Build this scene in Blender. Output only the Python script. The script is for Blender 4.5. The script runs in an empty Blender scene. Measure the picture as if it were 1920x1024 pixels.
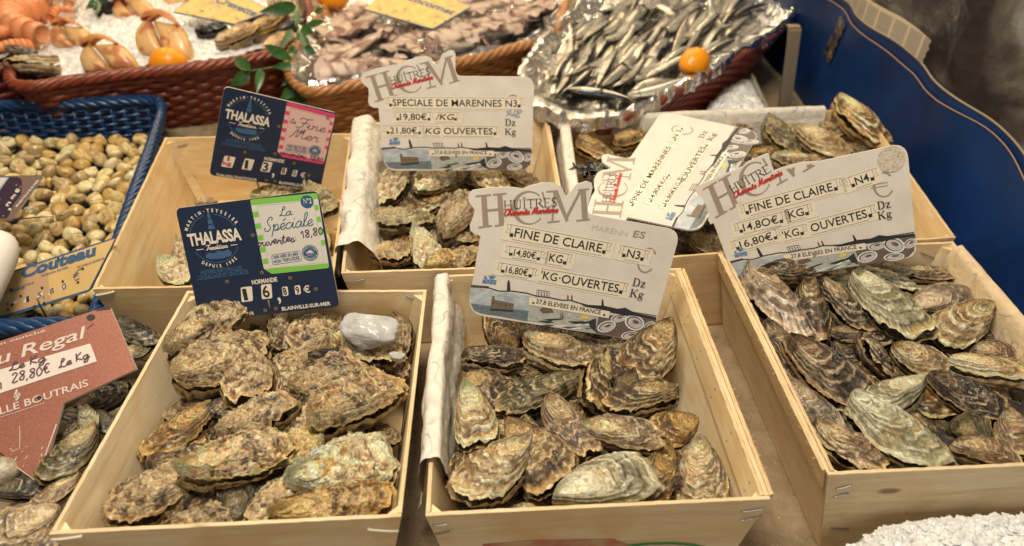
import bpy, math, random
import numpy as np
from mathutils import Vector, Matrix

SC = bpy.context.scene
COL = SC.collection
R_ = math.radians

# ------------------------------------------------------------------ camera
FPX, CAM_H = 1400.0, 0.713
TH = R_(36.6); PS = math.atan(75 * math.cos(TH) / FPX)
CF = np.array([math.sin(PS) * math.cos(TH), math.cos(PS) * math.cos(TH), -math.sin(TH)])
CR = np.array([math.cos(PS), -math.sin(PS), 0.0])
CU = np.cross(CR, CF)
CC = np.array([0.0, 0.0, CAM_H])
cam_d = bpy.data.cameras.new('camera'); cam = bpy.data.objects.new('camera', cam_d); COL.objects.link(cam)
cam.matrix_world = Matrix([[CR[i], CU[i], -CF[i], CC[i]] for i in range(3)] + [[0, 0, 0, 1]])
cam_d.sensor_width = 36; cam_d.lens = 36 * FPX / 1920; cam_d.clip_start = .02; cam_d.clip_end = 60
cam_d.dof.use_dof = True; cam_d.dof.focus_distance = 0.93; cam_d.dof.aperture_fstop = 3.8
SC.camera = cam

# ------------------------------------------------------------------ light under the market canopy
wd = bpy.data.worlds.new('World'); SC.world = wd; wd.use_nodes = True
bg = wd.node_tree.nodes['Background']; bg.inputs[0].default_value = (1.0, 0.93, 0.82, 1); bg.inputs[1].default_value = 0.14
def area(name, loc, target, size, power, col):
    l = bpy.data.lights.new(name, 'AREA'); l.shape = 'RECTANGLE'; l.size, l.size_y = size; l.energy = power; l.color = col
    o = bpy.data.objects.new(name, l); COL.objects.link(o); o.location = loc
    o.rotation_euler = (Vector(target) - Vector(loc)).to_track_quat('-Z', 'Y').to_euler(); return o
area('canopy_light', (-0.25, 0.55, 1.9), (0.0, 0.85, 0), (.75, 0.5), 42, (1.0, 0.90, 0.74))
area('rear_fill_panel', (0, 2.9, 1.9), (0, 1.9, 0), (3.2, 1.0), 22, (1.0, 0.86, 0.62))  # added warm panel, unseen, for the foil and fish to reflect
area('front_fill', (0.5, -1.6, 1.6), (0.1, 0.9, 0), (1.6, 1.0), 10, (1.0, 0.95, 0.88))  # unseen fill lamp added on the camera side, stands in for open daylight
for i, (x, y, z) in enumerate([(-1.3, 2.9, 1.0), (-.75, 3.2, .95), (-.15, 3.0, 1.0), (.35, 3.3, 1.05), (.9, 3.0, 1.0), (-.5, 2.1, 1.45), (.25, 2.2, 1.5), (1.1, 2.2, 1.5), (-1.2, 2.2, 1.45)]):
    l = bpy.data.lights.new('bulb', 'POINT'); l.energy = 9; l.shadow_soft_size = .03; l.color = (1.0, .70, .36)
    o = bpy.data.objects.new('bulb', l); COL.objects.link(o); o.location = (x, y, z)
vs = SC.view_settings; vs.view_transform = 'Standard'; vs.look = 'None'; vs.exposure = 0.09; vs.gamma = 1.0; vs.use_curve_mapping = False
SC.cycles.max_bounces = 8; SC.cycles.transparent_max_bounces = 10; SC.cycles.caustics_reflective = False; SC.cycles.caustics_refractive = False
SC.cycles.use_denoising = True

# ------------------------------------------------------------------ helpers
def un(px, py, z):                       # the point at height z that stands at this place of the photograph
    d = CF + CR * (px - 960) / FPX + CU * (512 - py) / FPX
    return CC + d * ((z - CC[2]) / d[2])
def depth_at(P): return float((np.asarray(P) - CC) @ CF)
def ray(px, py): return CF + CR * (px - 960) / FPX + CU * (512 - py) / FPX

def tag(o, label=None, cat=None, group=None, kind=None):
    if label: o['label'] = label
    if cat: o['category'] = cat
    if group: o['group'] = group
    if kind: o['kind'] = kind
    return o
def empty(name, loc=(0, 0, 0), label=None, cat=None, group=None):
    o = bpy.data.objects.new(name, None); COL.objects.link(o); o.location = tuple(loc); o.empty_display_size = .02
    return tag(o, label, cat, group)
def gridnp(nu, nv):           # quads of a sheet closed in v
    i, j = np.meshgrid(np.arange(nu - 1), np.arange(nv), indexing='ij'); b = (j + 1) % nv
    return np.stack([i * nv + j, (i + 1) * nv + j, (i + 1) * nv + b, i * nv + b], -1).reshape(-1, 4)
def mk(name, v, f, mats, parent=None, smooth=True, mi=None, col=None, vec=None, local=False):
    me = bpy.data.meshes.new(name)
    v = np.asarray(v, float)
    if isinstance(f, np.ndarray):
        me.vertices.add(len(v)); me.vertices.foreach_set('co', v.astype(np.float32).ravel())
        me.loops.add(f.size); me.loops.foreach_set('vertex_index', f.astype(np.int32).ravel())
        me.polygons.add(len(f)); me.polygons.foreach_set('loop_start', np.arange(0, f.size, 4, dtype=np.int32)); me.update(calc_edges=True)
    else: me.from_pydata(v.tolist(), [], [tuple(int(i) for i in q) for q in f])
    for m in (mats if isinstance(mats, (list, tuple)) else [mats]): me.materials.append(m)
    n = len(me.polygons)
    if mi is not None: me.polygons.foreach_set('material_index', np.asarray(mi, np.int32))
    me.polygons.foreach_set('use_smooth', np.full(n, bool(smooth)) if np.isscalar(smooth) else np.asarray(smooth, bool))
    if col is not None:
        a = me.attributes.new('Col', 'FLOAT_COLOR', 'POINT'); c = np.ones((len(v), 4), np.float32); c[:, :3] = col
        a.data.foreach_set('color', c.ravel())
    if vec is not None:
        a = me.attributes.new('gv', 'FLOAT_VECTOR', 'POINT'); a.data.foreach_set('vector', np.asarray(vec, np.float32).ravel())
    me.update()
    o = bpy.data.objects.new(name, me); COL.objects.link(o)
    if parent:
        o.parent = parent
        if not local:
            q = parent; t = Vector((0, 0, 0))
            while q: t += q.location; q = q.parent
            o.location = -t
    return o
def copy_tree(o, parent=None):
    c = o.copy(); COL.objects.link(c)
    if parent: c.parent = parent
    for ch in list(o.children): copy_tree(ch, c)
    return c

class MB:
    def __init__(s): s.v = []; s.f = []; s.m = []
    def add(s, v, f, m=0):
        k = len(s.v); s.v += [tuple(map(float, p)) for p in v]; s.f += [tuple(i + k for i in q) for q in f]; s.m += [m] * len(f); return s
    def box(s, a, b, m=0):
        (x0, y0, z0), (x1, y1, z1) = a, b
        return s.add([(x0, y0, z0), (x1, y0, z0), (x1, y1, z0), (x0, y1, z0), (x0, y0, z1), (x1, y0, z1), (x1, y1, z1), (x0, y1, z1)],
                     [(0, 3, 2, 1), (4, 5, 6, 7), (0, 1, 5, 4), (1, 2, 6, 5), (2, 3, 7, 6), (3, 0, 4, 7)], m)
    def tube(s, pts, r, n=6, m=0, closed=False, cap=True):
        P = np.asarray(pts, float); N = len(P)
        rr = np.full(N, r) if np.isscalar(r) else np.asarray(r)
        T = np.roll(P, -1, 0) - np.roll(P, 1, 0) if closed else np.gradient(P, axis=0)
        T /= np.linalg.norm(T, axis=1)[:, None] + 1e-12
        up = np.array([0, 0, 1.0]); A = np.cross(T, up); bad = np.linalg.norm(A, axis=1) < .05
        A[bad] = np.cross(T[bad], [1.0, 0.02, 0]); A /= np.linalg.norm(A, axis=1)[:, None]; B = np.cross(A, T)
        v = []; 
        for i in range(N):
            for j in range(n):
                t = 2 * math.pi * j / n; v.append(P[i] + rr[i] * (math.cos(t) * A[i] + math.sin(t) * B[i]))
        f = []
        for i in range(N if closed else N - 1):
            k = (i + 1) % N
            for j in range(n): f.append((i * n + j, i * n + (j + 1) % n, k * n + (j + 1) % n, k * n + j))
        if cap and not closed: f.append(tuple(range(n - 1, -1, -1))); f.append(tuple((N - 1) * n + j for j in range(n)))
        return s.add(v, f, m)
    def build(s, name, mats, parent=None, smooth=True, local=False): return mk(name, s.v, s.f, mats, parent, smooth, s.m, local=local)

# value noise in numpy
def _h(i, j, k, s):
    n = (i * 374761393 + j * 668265263 + k * 2147483647 + s * 974711) & 0xffffffff
    n = ((n ^ (n >> 13)) * 1274126177) & 0xffffffff
    n = ((n ^ (n >> 15)) * 2246822519) & 0xffffffff
    return ((n ^ (n >> 16)) & 0xffff) / 65535.0
def noise(P, seed=0):
    P = np.asarray(P, float); I = np.floor(P).astype(np.int64); F = P - I; F = F * F * (3 - 2 * F)
    x, y, z = I[..., 0], I[..., 1], I[..., 2]; u, v, w = F[..., 0], F[..., 1], F[..., 2]
    r = 0
    for a in (0, 1):
        for b in (0, 1):
            for c in (0, 1):
                r = r + _h(x + a, y + b, z + c, seed) * (u if a else 1 - u) * (v if b else 1 - v) * (w if c else 1 - w)
    return r * 2 - 1
def fbm(P, oct=4, seed=0, gain=.5, lac=2.07):
    a = 1; t = 0; r = 0; P = np.asarray(P, float)
    for o in range(oct): r = r + a * noise(P + o * 17.3, seed + o); t += a; a *= gain; P = P * lac
    return r / t
def sstep(a, b, x): t = np.clip((x - a) / (b - a), 0, 1); return t * t * (3 - 2 * t)
def smooth_path(pts, n, closed=True):
    P = np.asarray(pts, float); N = len(P); out = []
    seg = N if closed else N - 1
    for i in range(seg):
        p0, p1, p2, p3 = (P[(i - 1) % N], P[i], P[(i + 1) % N], P[(i + 2) % N]) if closed else (P[max(i - 1, 0)], P[i], P[i + 1], P[min(i + 2, N - 1)])
        for t in np.linspace(0, 1, 12, endpoint=False):
            out.append(.5 * ((2 * p1) + (-p0 + p2) * t + (2 * p0 - 5 * p1 + 4 * p2 - p3) * t * t + (-p0 + 3 * p1 - 3 * p2 + p3) * t ** 3))
    if not closed: out.append(P[-1])
    Q = np.array(out); D = np.vstack([Q, Q[:1]]) if closed else Q
    L = np.concatenate([[0], np.cumsum(np.linalg.norm(np.diff(D, axis=0), axis=1))])
    s = np.linspace(0, L[-1], n, endpoint=not closed)
    return np.stack([np.interp(s, L, D[:, k]) for k in range(P.shape[1])], 1)
def grid_faces(nu, nv, cu=False, cv=False):
    f = []
    for i in range(nu if cu else nu - 1):
        for j in range(nv if cv else nv - 1):
            a, b = (i + 1) % nu, (j + 1) % nv
            f.append((i * nv + j, a * nv + j, a * nv + b, i * nv + b))
    return f

# ------------------------------------------------------------------ materials
def lin(r, g, b):                         # display colour -> linear base colour
    return tuple(((c / 255 + .055) / 1.055) ** 2.4 if c > 10 else c / 255 / 12.92 for c in (r, g, b))
def M(name, base=(.5, .5, .5), rough=.5, metal=0., spec=.5, **kw):
    m = bpy.data.materials.new(name); m.use_nodes = True
    b = m.node_tree.nodes['Principled BSDF']; b.inputs['Base Color'].default_value = (*base, 1)
    b.inputs['Roughness'].default_value = rough; b.inputs['Metallic'].default_value = metal
    b.inputs['Specular IOR Level'].default_value = spec
    for k, v in kw.items(): b.inputs[k].default_value = v
    return m
class NT:
    def __init__(s, m): s.m = m; s.t = m.node_tree; s.b = s.t.nodes['Principled BSDF']
    def n(s, typ, ins={}, **at):
        x = s.t.nodes.new(typ)
        for k, v in at.items(): setattr(x, k, v)
        for k, v in ins.items(): s.set(x.inputs[k], v)
        return x
    def set(s, i, v):
        if isinstance(v, bpy.types.NodeSocket): s.t.links.new(v, i)
        else: i.default_value = v
    def noise(s, vec, scale, detail=4, rough=.55, dist=0):
        return s.n('ShaderNodeTexNoise', {'Vector': vec, 'Scale': scale, 'Detail': detail, 'Roughness': rough, 'Distortion': dist}).outputs['Fac']
    def ramp(s, fac, stops):
        r = s.n('ShaderNodeValToRGB', {'Fac': fac}); e = r.color_ramp.elements
        while len(e) < len(stops): e.new(.5)
        for k, (p, c) in enumerate(stops): e[k].position = p; e[k].color = (*c, 1) if not np.isscalar(c) else (c, c, c, 1)
        return r.outputs['Color']
    def mix(s, f, a, b, mode='MIX'):
        x = s.n('ShaderNodeMix', data_type='RGBA', blend_type=mode)
        s.set(x.inputs[0], f); s.set(x.inputs[6], a if isinstance(a, bpy.types.NodeSocket) else (*a, 1)); s.set(x.inputs[7], b if isinstance(b, bpy.types.NodeSocket) else (*b, 1))
        return x.outputs[2]
    def math(s, op, a, b=0): 
        x = s.n('ShaderNodeMath', operation=op); s.set(x.inputs[0], a); s.set(x.inputs[1], b); return x.outputs[0]
    def bump(s, h, strength, dist=.001):
        s.t.links.new(s.n('ShaderNodeBump', {'Height': h, 'Strength': strength, 'Distance': dist}).outputs[0], s.b.inputs['Normal'])
    def obj(s): return s.n('ShaderNodeTexCoord').outputs['Object']
    def attr(s, name): return s.n('ShaderNodeAttribute', attribute_name=name)
    def scale(s, vec, x, y, z): 
        q = s.n('ShaderNodeVectorMath', operation='MULTIPLY'); s.set(q.inputs[0], vec); q.inputs[1].default_value = (x, y, z); return q.outputs[0]
def colmat(name, rough, spec=.5, fine=260, amt=.35, bump=.35, metal=0, rv=None, **kw):   # colours come from the mesh, fine grain on top
    m = M(name, rough=rough, spec=spec, metal=metal, **kw); t = NT(m); o = t.obj()
    c = t.attr('Col').outputs['Color']; n1 = t.noise(o, fine, 5, .65)
    g = t.ramp(n1, [(.25, 1 - amt), (.75, 1 + amt * .6)])
    t.set(t.b.inputs['Base Color'], t.mix(1.0, c, g, 'MULTIPLY'))
    n2 = t.noise(o, fine * .35, 3)
    t.set(t.b.inputs['Roughness'], t.ramp(n2, [(.3, rv[0] if rv else max(rough - .16, .05)), (.7, rv[1] if rv else min(rough + .2, 1))]))
    t.bump(n1, bump, .0012); return m
def growth(m, freq=4.2, lo=.42, hi=1.22, bump=.5):    # fine irregular growth lines that follow the shell margin
    t = NT(m); gv = t.attr('gv').outputs['Vector']; n = t.noise(t.scale(gv, freq, 1.6, 1.6), 1.0, 4, .7, .35)
    src = t.b.inputs['Base Color'].links[0].from_socket
    t.set(t.b.inputs['Base Color'], t.mix(1.0, src, t.ramp(n, [(.34, lo), (.5, 1.0), (.66, hi)]), 'MULTIPLY'))
    old = t.b.inputs['Normal'].links[0].from_socket
    b = t.n('ShaderNodeBump', {'Height': n, 'Strength': bump, 'Distance': .003, 'Normal': old}); t.t.links.new(b.outputs[0], t.b.inputs['Normal'])

def wood_mat(name, c0, c1, c2, wet=.0):
    m = M(name, rough=.62, spec=.3); t = NT(m); gv = t.attr('gv').outputs['Vector']
    n1 = t.noise(t.scale(gv, 5, 70, 5), 1.0, 5, .6, .6); n2 = t.noise(t.scale(gv, 40, 900, 40), 1.0, 3, .6)
    n3 = t.noise(t.scale(gv, 9, 14, 9), 1.0, 3, .5, 1.2)
    c = t.ramp(n1, [(.28, c0), (.5, c1), (.72, c2)])
    c = t.mix(.5, c, t.ramp(n2, [(.3, .72), (.65, 1.08)]), 'MULTIPLY')
    c = t.mix(t.ramp(n3, [(.48, 0.), (.72, .7)]), c, tuple(x * y for x, y in zip(c1, (.86, .70, .46))))
    sp = t.n('ShaderNodeSeparateXYZ', {'Vector': gv})
    ply = t.n('ShaderNodeTexWave', {'Vector': t.scale(gv, 0, 0, 1), 'Scale': 160., 'Distortion': .4}, bands_direction='Z')
    ed = t.math('GREATER_THAN', sp.outputs['Z'], .5)
    c = t.mix(t.math('MULTIPLY', ed, t.ramp(ply.outputs['Fac'], [(.2, 0.), (.8, .45)])), c, (.30, .19, .085))
    k = t.n('ShaderNodeTexVoronoi', {'Vector': t.scale(gv, 5.2, 13, 4), 'Scale': 1.0}).outputs['Distance']
    c = t.mix(t.ramp(k, [(.045, .8), (.085, 0.)]), c, (.20, .085, .03))
    t.set(t.b.inputs['Base Color'], c); t.bump(n2, .25, .0008); return m
WOOD = wood_mat('poplar_plywood', (.67, .50, .285), (.785, .625, .39), (.85, .715, .48))
WOOD2 = wood_mat('aged_plywood', (.62, .43, .20), (.73, .54, .29), (.80, .63, .37))
STEEL = M('staple_steel', (.42, .42, .42), .35, .9)
PALEWIRE = M('pale_plastic_tie', (.72, .66, .54), .5)
def shell_mat(name, rough, **k): return colmat(name, rough, **k)
SH_ROUGH = shell_mat('rough_oyster_shell', .42, fine=420, amt=.62, bump=.8)
SH_LAYER = shell_mat('layered_oyster_shell', .33, fine=330, amt=.5, bump=.55)
SH_SMOOTH = shell_mat('smooth_oyster_shell', .30, fine=300, amt=.42, bump=.4)
for _m in (SH_ROUGH, SH_LAYER, SH_SMOOTH):
    _b = _m.node_tree.nodes['Principled BSDF']; _b.inputs['Coat Weight'].default_value = .28; _b.inputs['Coat Roughness'].default_value = .14
growth(SH_ROUGH, 4., .55, 1.3, .7); growth(SH_LAYER, 4.6, .36, 1.35, .9); growth(SH_SMOOTH, 6., .6, 1.18, .4)
SH_NACRE = colmat('cockle_shell', .28, fine=500, amt=.2, bump=.15)
FISH = colmat('sardine_skin', .2, rv=(.12, .3), spec=.8, fine=500, amt=.15, bump=.12, metal=.62)
SQUID = colmat('squid_flesh', .1, rv=(.04, .14), spec=.9, fine=120, amt=.25, bump=1.0); SQUID.node_tree.nodes['Principled BSDF'].inputs['Subsurface Weight'].default_value = .12; SQUID.node_tree.nodes['Principled BSDF'].inputs['Subsurface Radius'].default_value = (.006, .004, .003)
CRAB = colmat('crab_shell', .28, fine=300, amt=.2, bump=.2)
PEEL = M('lemon_peel', lin(240, 150, 8), .35); _t = NT(PEEL); _t.bump(_t.noise(_t.obj(), 420, 2), .35, .0006)
LEAF = M('leaf_green', (.022, .085, .014), .35); _t = NT(LEAF); _t.set(_t.b.inputs['Base Color'], _t.ramp(_t.noise(_t.obj(), 60, 3), [(.3, (.012, .05, .010)), (.7, (.04, .13, .02))]))
FOIL = M('aluminium_foil', (.88, .86, .83), .12, 1.0); _t = NT(FOIL); _t.bump(_t.noise(_t.obj(), 170, 4, .6, .8), .5, .002)
def wicker(name, c0, c1, rough=.36):
    m = M(name, rough=rough, spec=.5); t = NT(m)
    t.set(t.b.inputs['Base Color'], t.ramp(t.noise(t.obj(), 55, 4, .7), [(.3, c0), (.7, c1)])); t.bump(t.noise(t.obj(), 500, 2), .2, .0005); return m
W_RED = wicker('red_brown_wicker', (.11, .018, .006), (.27, .055, .018)); W_TAN = wicker('tan_wicker', (.30, .12, .035), (.50, .24, .085)); W_DARK = wicker('dark_red_wicker', (.13, .016, .010), (.26, .045, .028)); W_RUST = wicker('rust_red_wicker', (.20, .040, .026), (.36, .085, .055)); W_BLUE = wicker('blue_wicker', (.003, .021, .070), (.007, .050, .145), .3)
def ice_mat():
    m = M('crushed_ice_mat', (.74, .72, .69), .2, spec=.5); t = NT(m); o = t.obj()
    n = t.n('ShaderNodeTexVoronoi', {'Vector': o, 'Scale': 130.}).outputs['Distance']
    t.set(t.b.inputs['Base Color'], t.ramp(t.noise(o, 60, 4), [(.3, (.66, .645, .62)), (.65, (.85, .84, .81))]))
    t.b.inputs['Subsurface Weight'].default_value = .7; t.b.inputs['Subsurface Radius'].default_value = (.016, .017, .018); t.b.inputs['Coat Weight'].default_value = .5; t.b.inputs['Coat Roughness'].default_value = .08
    t.bump(n, .5, .003); return m
ICE = ice_mat()
def paper_mat():
    m = M('printed_tissue_paper', rough=.75, spec=.2); t = NT(m); gv = t.attr('gv').outputs['Vector']
    d = t.noise(gv, 16., 2, .5, 0.); 
    w = t.n('ShaderNodeTexWave', {'Vector': gv, 'Scale': 9., 'Distortion': 16., 'Detail': 1., 'Detail Scale': 2.6}, wave_type='RINGS').outputs['Fac']
    lines = t.ramp(w, [(.95, 0.), (.985, 1.)])
    msk = t.ramp(t.noise(gv, 20., 1), [(.48, 0.), (.54, 1.)])
    c = t.ramp(t.noise(gv, 60, 3), [(.3, (.58, .52, .43)), (.7, (.74, .685, .59))])
    t.set(t.b.inputs['Base Color'], t.mix(t.math('MULTIPLY', t.math('MULTIPLY', lines, msk), .55), c, (.25, .25, .26)))
    t.b.inputs['Transmission Weight'].default_value = 0.0; t.bump(t.math('ABSOLUTE', t.math('SUBTRACT', t.noise(gv, 38, 4, .55, .4), .5)),   .6, .008); return m
PAPER = paper_mat(); PAPER2 = paper_mat()
for _n in PAPER2.node_tree.nodes:
    if _n.type == 'VALTORGB' and abs(_n.color_ramp.elements[1].color[0] - .74) < .01: _n.color_ramp.elements[0].color = (.52, .39, .23, 1); _n.color_ramp.elements[1].color = (.64, .50, .32, 1)
WHITE_CARD = M('white_sign_plastic', (.66, .595, .515), .58, spec=.25); _t = NT(WHITE_CARD); _t.set(_t.b.inputs['Base Color'], _t.ramp(_t.noise(_t.obj(), 26, 5, .65), [(.25, (.59, .525, .45)), (.6, (.67, .61, .53))]))
CREAM = M('sign_cream', (.70, .62, .50), .4); INK = M('ink_black', (.02, .019, .02), .5); GREYTAUPE = M('print_taupe', (.30, .235, .17), .45); RED_INK = M('print_red', (.55, .03, .025), .45)
TAPE = M('label_tape', (.74, .65, .50), .25)
NAVY = M('sign_navy', (.013, .022, .05), .32); _t = NT(NAVY); _t.set(_t.b.inputs['Base Color'], _t.ramp(_t.noise(_t.obj(), 900, 3, .8), [(.72, (.013, .023, .052)), (.80, (.09, .10, .13))]))
MIDBLUE = M('print_blue', (.045, .105, .20), .4); TEAL = M('print_teal', (.02, .09, .16), .4); GREEN_P = M('print_green', (.19, .46, .07), .4); PINK_P = M('print_pink', (.60, .055, .15), .4)
GREYLBL = M('label_grey', (.60, .555, .49), .35); PINKLBL = M('label_pale_pink', (.64, .43, .37), .35); VIOLET = M('pen_violet', (.05, .02, .07), .5); BRASS = M('rivet_brass', (.45, .27, .12), .4, .6)
PH_SKY = M('photo_sky', (.40, .43, .45), .35); PH_SEA = M('photo_sea', (.13, .16, .175), .35); PH_FORT = M('photo_fort', (.16, .115, .075), .4); PH_SHORE = M('photo_shore', (.38, .385, .34), .35); PH_DARK = M('photo_dark', (.03, .03, .032), .4); PH_OYS = M('photo_oyster', (.50, .45, .42), .35); PH_BROWN = M('photo_brown', (.13, .09, .075), .4); PH_WHITE = M('photo_white', (.66, .66, .64), .4); YEL = M('print_yellow', (.62, .50, .08), .4); BLUEP = M('print_bright_blue', (.03, .17, .42), .4); GRN2 = M('print_leaf_green', (.12, .36, .10), .4)

for _m, _k in ((PH_SKY, 60), (PH_SEA, 160), (PH_SHORE, 190), (PH_OYS, 300), (PH_BROWN, 260), (PH_FORT, 300)):
    _t = NT(_m); _c = np.array(_t.b.inputs['Base Color'].default_value[:3]); _t.set(_t.b.inputs['Base Color'], _t.ramp(_t.noise(_t.scale(_t.obj(), 1, 1, 2.5), _k, 4, .7), [(.3, tuple(_c * .7)), (.5, tuple(_c)), (.72, tuple(np.clip(_c * 1.3 + .03, 0, .8)))]))

# ------------------------------------------------------------------ counter, backdrop, blue tarpaulin and plastic screen
def plate(name, x0, x1, y0, y1, z, mat, nx=2, ny=2, amp=0, sc=8):
    X, Y = np.meshgrid(np.linspace(x0, x1, nx), np.linspace(y0, y1, ny), indexing='ij')
    P = np.stack([X, Y, np.full_like(X, z)], -1).reshape(-1, 3)
    if amp: P[:, 2] += amp * fbm(P * sc, 4)
    return mk(name, P, grid_faces(nx, ny), mat)
COUNTER = M('wet_counter', (.36, .27, .17), .3, spec=.6); _t = NT(COUNTER); _o = _t.obj()
_t.set(_t.b.inputs['Base Color'], _t.ramp(_t.noise(_o, 14, 6, .7), [(.3, (.16, .11, .062)), (.55, (.30, .22, .13)), (.75, (.42, .34, .24))]))
_t.set(_t.b.inputs['Roughness'], _t.ramp(_t.noise(_o, 40, 4), [(.35, .12), (.65, .55)])); _t.bump(_t.noise(_o, 110, 4, .7), .55, .003)
_xy = [(-.43, -.3), (.86, -.3), (.86, 3.6), (-2.6, 3.6), (-2.6, 1.50), (-.57, 1.50), (-.55, .80), (-.43, .80)]
tag(mk('counter_top', [(x, y, -.036) for x, y in _xy] + [(x, y, -.06) for x, y in _xy], [tuple(range(8))] + [(i, i + 8, (i + 1) % 8 + 8, (i + 1) % 8) for i in range(8)], COUNTER, smooth=False), kind='structure')
tag(plate('lower_counter', -2.6, -.2, -.3, 2.2, -.055, COUNTER), kind='structure')
DARKBACK = M('dark_street', (.035, .024, .018), .8); _t = NT(DARKBACK); _t.set(_t.b.inputs['Base Color'], _t.ramp(_t.noise(_t.obj(), 3.5, 4, .6), [(.35, (.02, .013, .010)), (.6, (.055, .038, .030)), (.8, (.16, .12, .09))]))
tag(plate('ground', -6, 6, -3, 8, -.9, DARKBACK), kind='structure')

def tarp():
    n, k = 150, 26
    ys = np.linspace(.55, 2.9, n)
    top_y = np.array([0.5, .953, 1.035, 1.112, 1.221, 1.335, 1.449, 1.70, 3.0]); top_z = np.array([.150, .155, .183, .187, .176, .180, .190, .192, .19])
    tz = np.interp(ys, top_y, top_z)
    tz = np.convolve(np.pad(tz, 3, 'edge'), np.ones(7) / 7, 'valid')
    P = np.zeros((n, k, 3)); 
    for j in range(k):
        s = j / (k - 1)
        z = tz * s - .03 * (1 - s)
        fold = (.016 * fbm(np.stack([ys * 4.2, np.full(n, s * .6), np.zeros(n)], 1), 3, 5) + .012 * np.sin(ys * 19 + 1.2 * s)) * (.35 + .65 * s)
        P[:, j, 0] = .775 + .025 * s + fold; P[:, j, 1] = ys; P[:, j, 2] = z
    m = M('blue_tarpaulin_cloth', (.004, .020, .075), .42, spec=.3); t = NT(m); o = t.obj()
    t.set(t.b.inputs['Base Color'], t.ramp(t.noise(o, 7, 4), [(.3, (.002, .013, .060)), (.7, (.004, .030, .125))]))
    w = t.n('ShaderNodeTexWave', {'Vector': o, 'Scale': 240., 'Distortion': .5}, bands_direction='Z').outputs['Fac']; t.bump(w, .12, .0006)
    root = empty('blue_tarpaulin', (.78, 1.6, 0), 'dark blue tarpaulin wall with wavy hemmed top edge along the right side', 'tarpaulin')
    mk('sheet', P.reshape(-1, 3), grid_faces(n, k), m, root)
    # folded hem: a second narrow strip outside, its top edge higher
    oz = np.interp(ys, [.5, .945, .977, 1.038, 1.122, 1.249, 1.392, 1.64, 3], [.165, .175, .176, .193, .201, .196, .209, .207, .207]); oz = np.convolve(np.pad(oz, 3, 'edge'), np.ones(7) / 7, 'valid')
    top = P[:, -1]; H = np.zeros((n, 4, 3))
    for j in range(4):
        s = j / 3; H[:, j] = top; H[:, j, 0] += .004 + .003 * s; H[:, j, 2] = (top[:, 2] - .01) * (1 - s) + oz * s
    mk('hem', H.reshape(-1, 3), grid_faces(n, 4), m, root)
    EDGE = M('hem_edge_thread', (.30, .17, .09), .5); EDGE2 = M('hem_tape', (.24, .19, .13), .45)
    mk_ = MB().tube(top + [0, 0, .0005], .0013, 6); mk_.build('seam', EDGE, root)
    MB().tube(H[:, -1] + [0, 0, .0005], .0022, 6).build('edge_binding', EDGE2, root)
    # scratched clear plastic screen rising from the hem, dark stall behind it
    Sx = np.zeros((n, 30, 3))
    for j in range(30):
        s = j / 29; Sx[:, j] = H[:, -1]; q_ = np.stack([ys * 5.5, np.full(n, s * 2.6), np.zeros(n)], 1); Sx[:, j, 0] += .006 + .05 * s + min(1, s * 5) * (.016 * (1 - 2 * np.abs(fbm(q_, 4, 9))) + .012 * fbm(q_ * .5, 2, 3)); Sx[:, j, 2] = oz - .004 + .85 * s
    pm = M('scratched_clear_plastic', (.30, .24, .19), .1, spec=.9); t = NT(pm); o = t.obj()
    smoke = t.noise(t.scale(o, 1, 2.4, 3.4), 1.9, 4, .5, .5); scr = t.noise(t.scale(o, 4, 30, 130), 1., 3, .7, 2.)
    f = t.mix(.35, t.ramp(smoke, [(.38, .15), (.54, .5), (.70, .85)]), t.ramp(scr, [(.5, .0), (.78, .7)]), 'ADD')
    t.set(t.b.inputs['Base Color'], t.ramp(smoke, [(.40, (.035, .024, .018)), (.52, (.14, .12, .10)), (.66, (.52, .49, .44))]))
    t.set(t.b.inputs['Alpha'], f); t.set(t.b.inputs['Roughness'], t.ramp(scr, [(.4, .05), (.75, .35)])); t.bump(t.noise(o, 5, 3, .5, 1.), .6, .03)
    o_ = mk('plastic_screen', Sx.reshape(-1, 3), grid_faces(n, 30), pm); tag(o_, 'scratched clear plastic screen above the blue tarpaulin', 'screen')
    # tape patches on the tarp
    TP = M('brown_tape', (.16, .10, .045), .3); TP2 = M('clear_grid_tape', (.40, .33, .24), .3)
    def patch(name, y0, y1, s0, s1, m, label, dx):
        ny, ns = 8, 12; V = []
        for a in np.linspace(y0, y1, ny):
            i = np.interp(a, ys, np.arange(n))
            for b in np.linspace(s0, s1, ns):
                q = np.array([np.interp(i, np.arange(n), P[:, int(round(b * (k - 1)))][:, c]) for c in range(3)]) if b <= 1 else None
                if q is None:
                    q = np.array([np.interp(i, np.arange(n), H[:, -1][:, c]) for c in range(3)]); q[2] += (b - 1) * .1; q[0] += .003 + .05 * (b - 1) * .118
                q = q + [-dx, 0, 0]; q[1] += .004 * noise(np.array([a * 90, b * 30, 0.])); V.append(q)
        return tag(mk(name, V, grid_faces(ny, ns), m), label, 'tape')
    return TP, TP2, patch
TP, TP2, patch = tarp()
_t = NT(TP); _t.set(_t.b.inputs['Base Color'], _t.ramp(_t.noise(_t.obj(), 90, 4, .7), [(.35, (.008, .02, .05)), (.52, (.03, .028, .03)), (.62, (.22, .14, .06))]))
patch('brown_tape', 1.585, 1.645, .55, .95, TP, 'torn brown tape stuck on the blue tarpaulin', .004)
_t = NT(TP2); _b = _t.n('ShaderNodeTexBrick', {'Vector': _t.n('ShaderNodeVectorMath', {0: _t.obj(), 1: (0, 0, 0)}).outputs[0], 'Scale': 1., 'Color1': (.33, .28, .22, 1), 'Color2': (.27, .22, .17, 1), 'Mortar': (.52, .42, .27, 1)})
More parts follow.
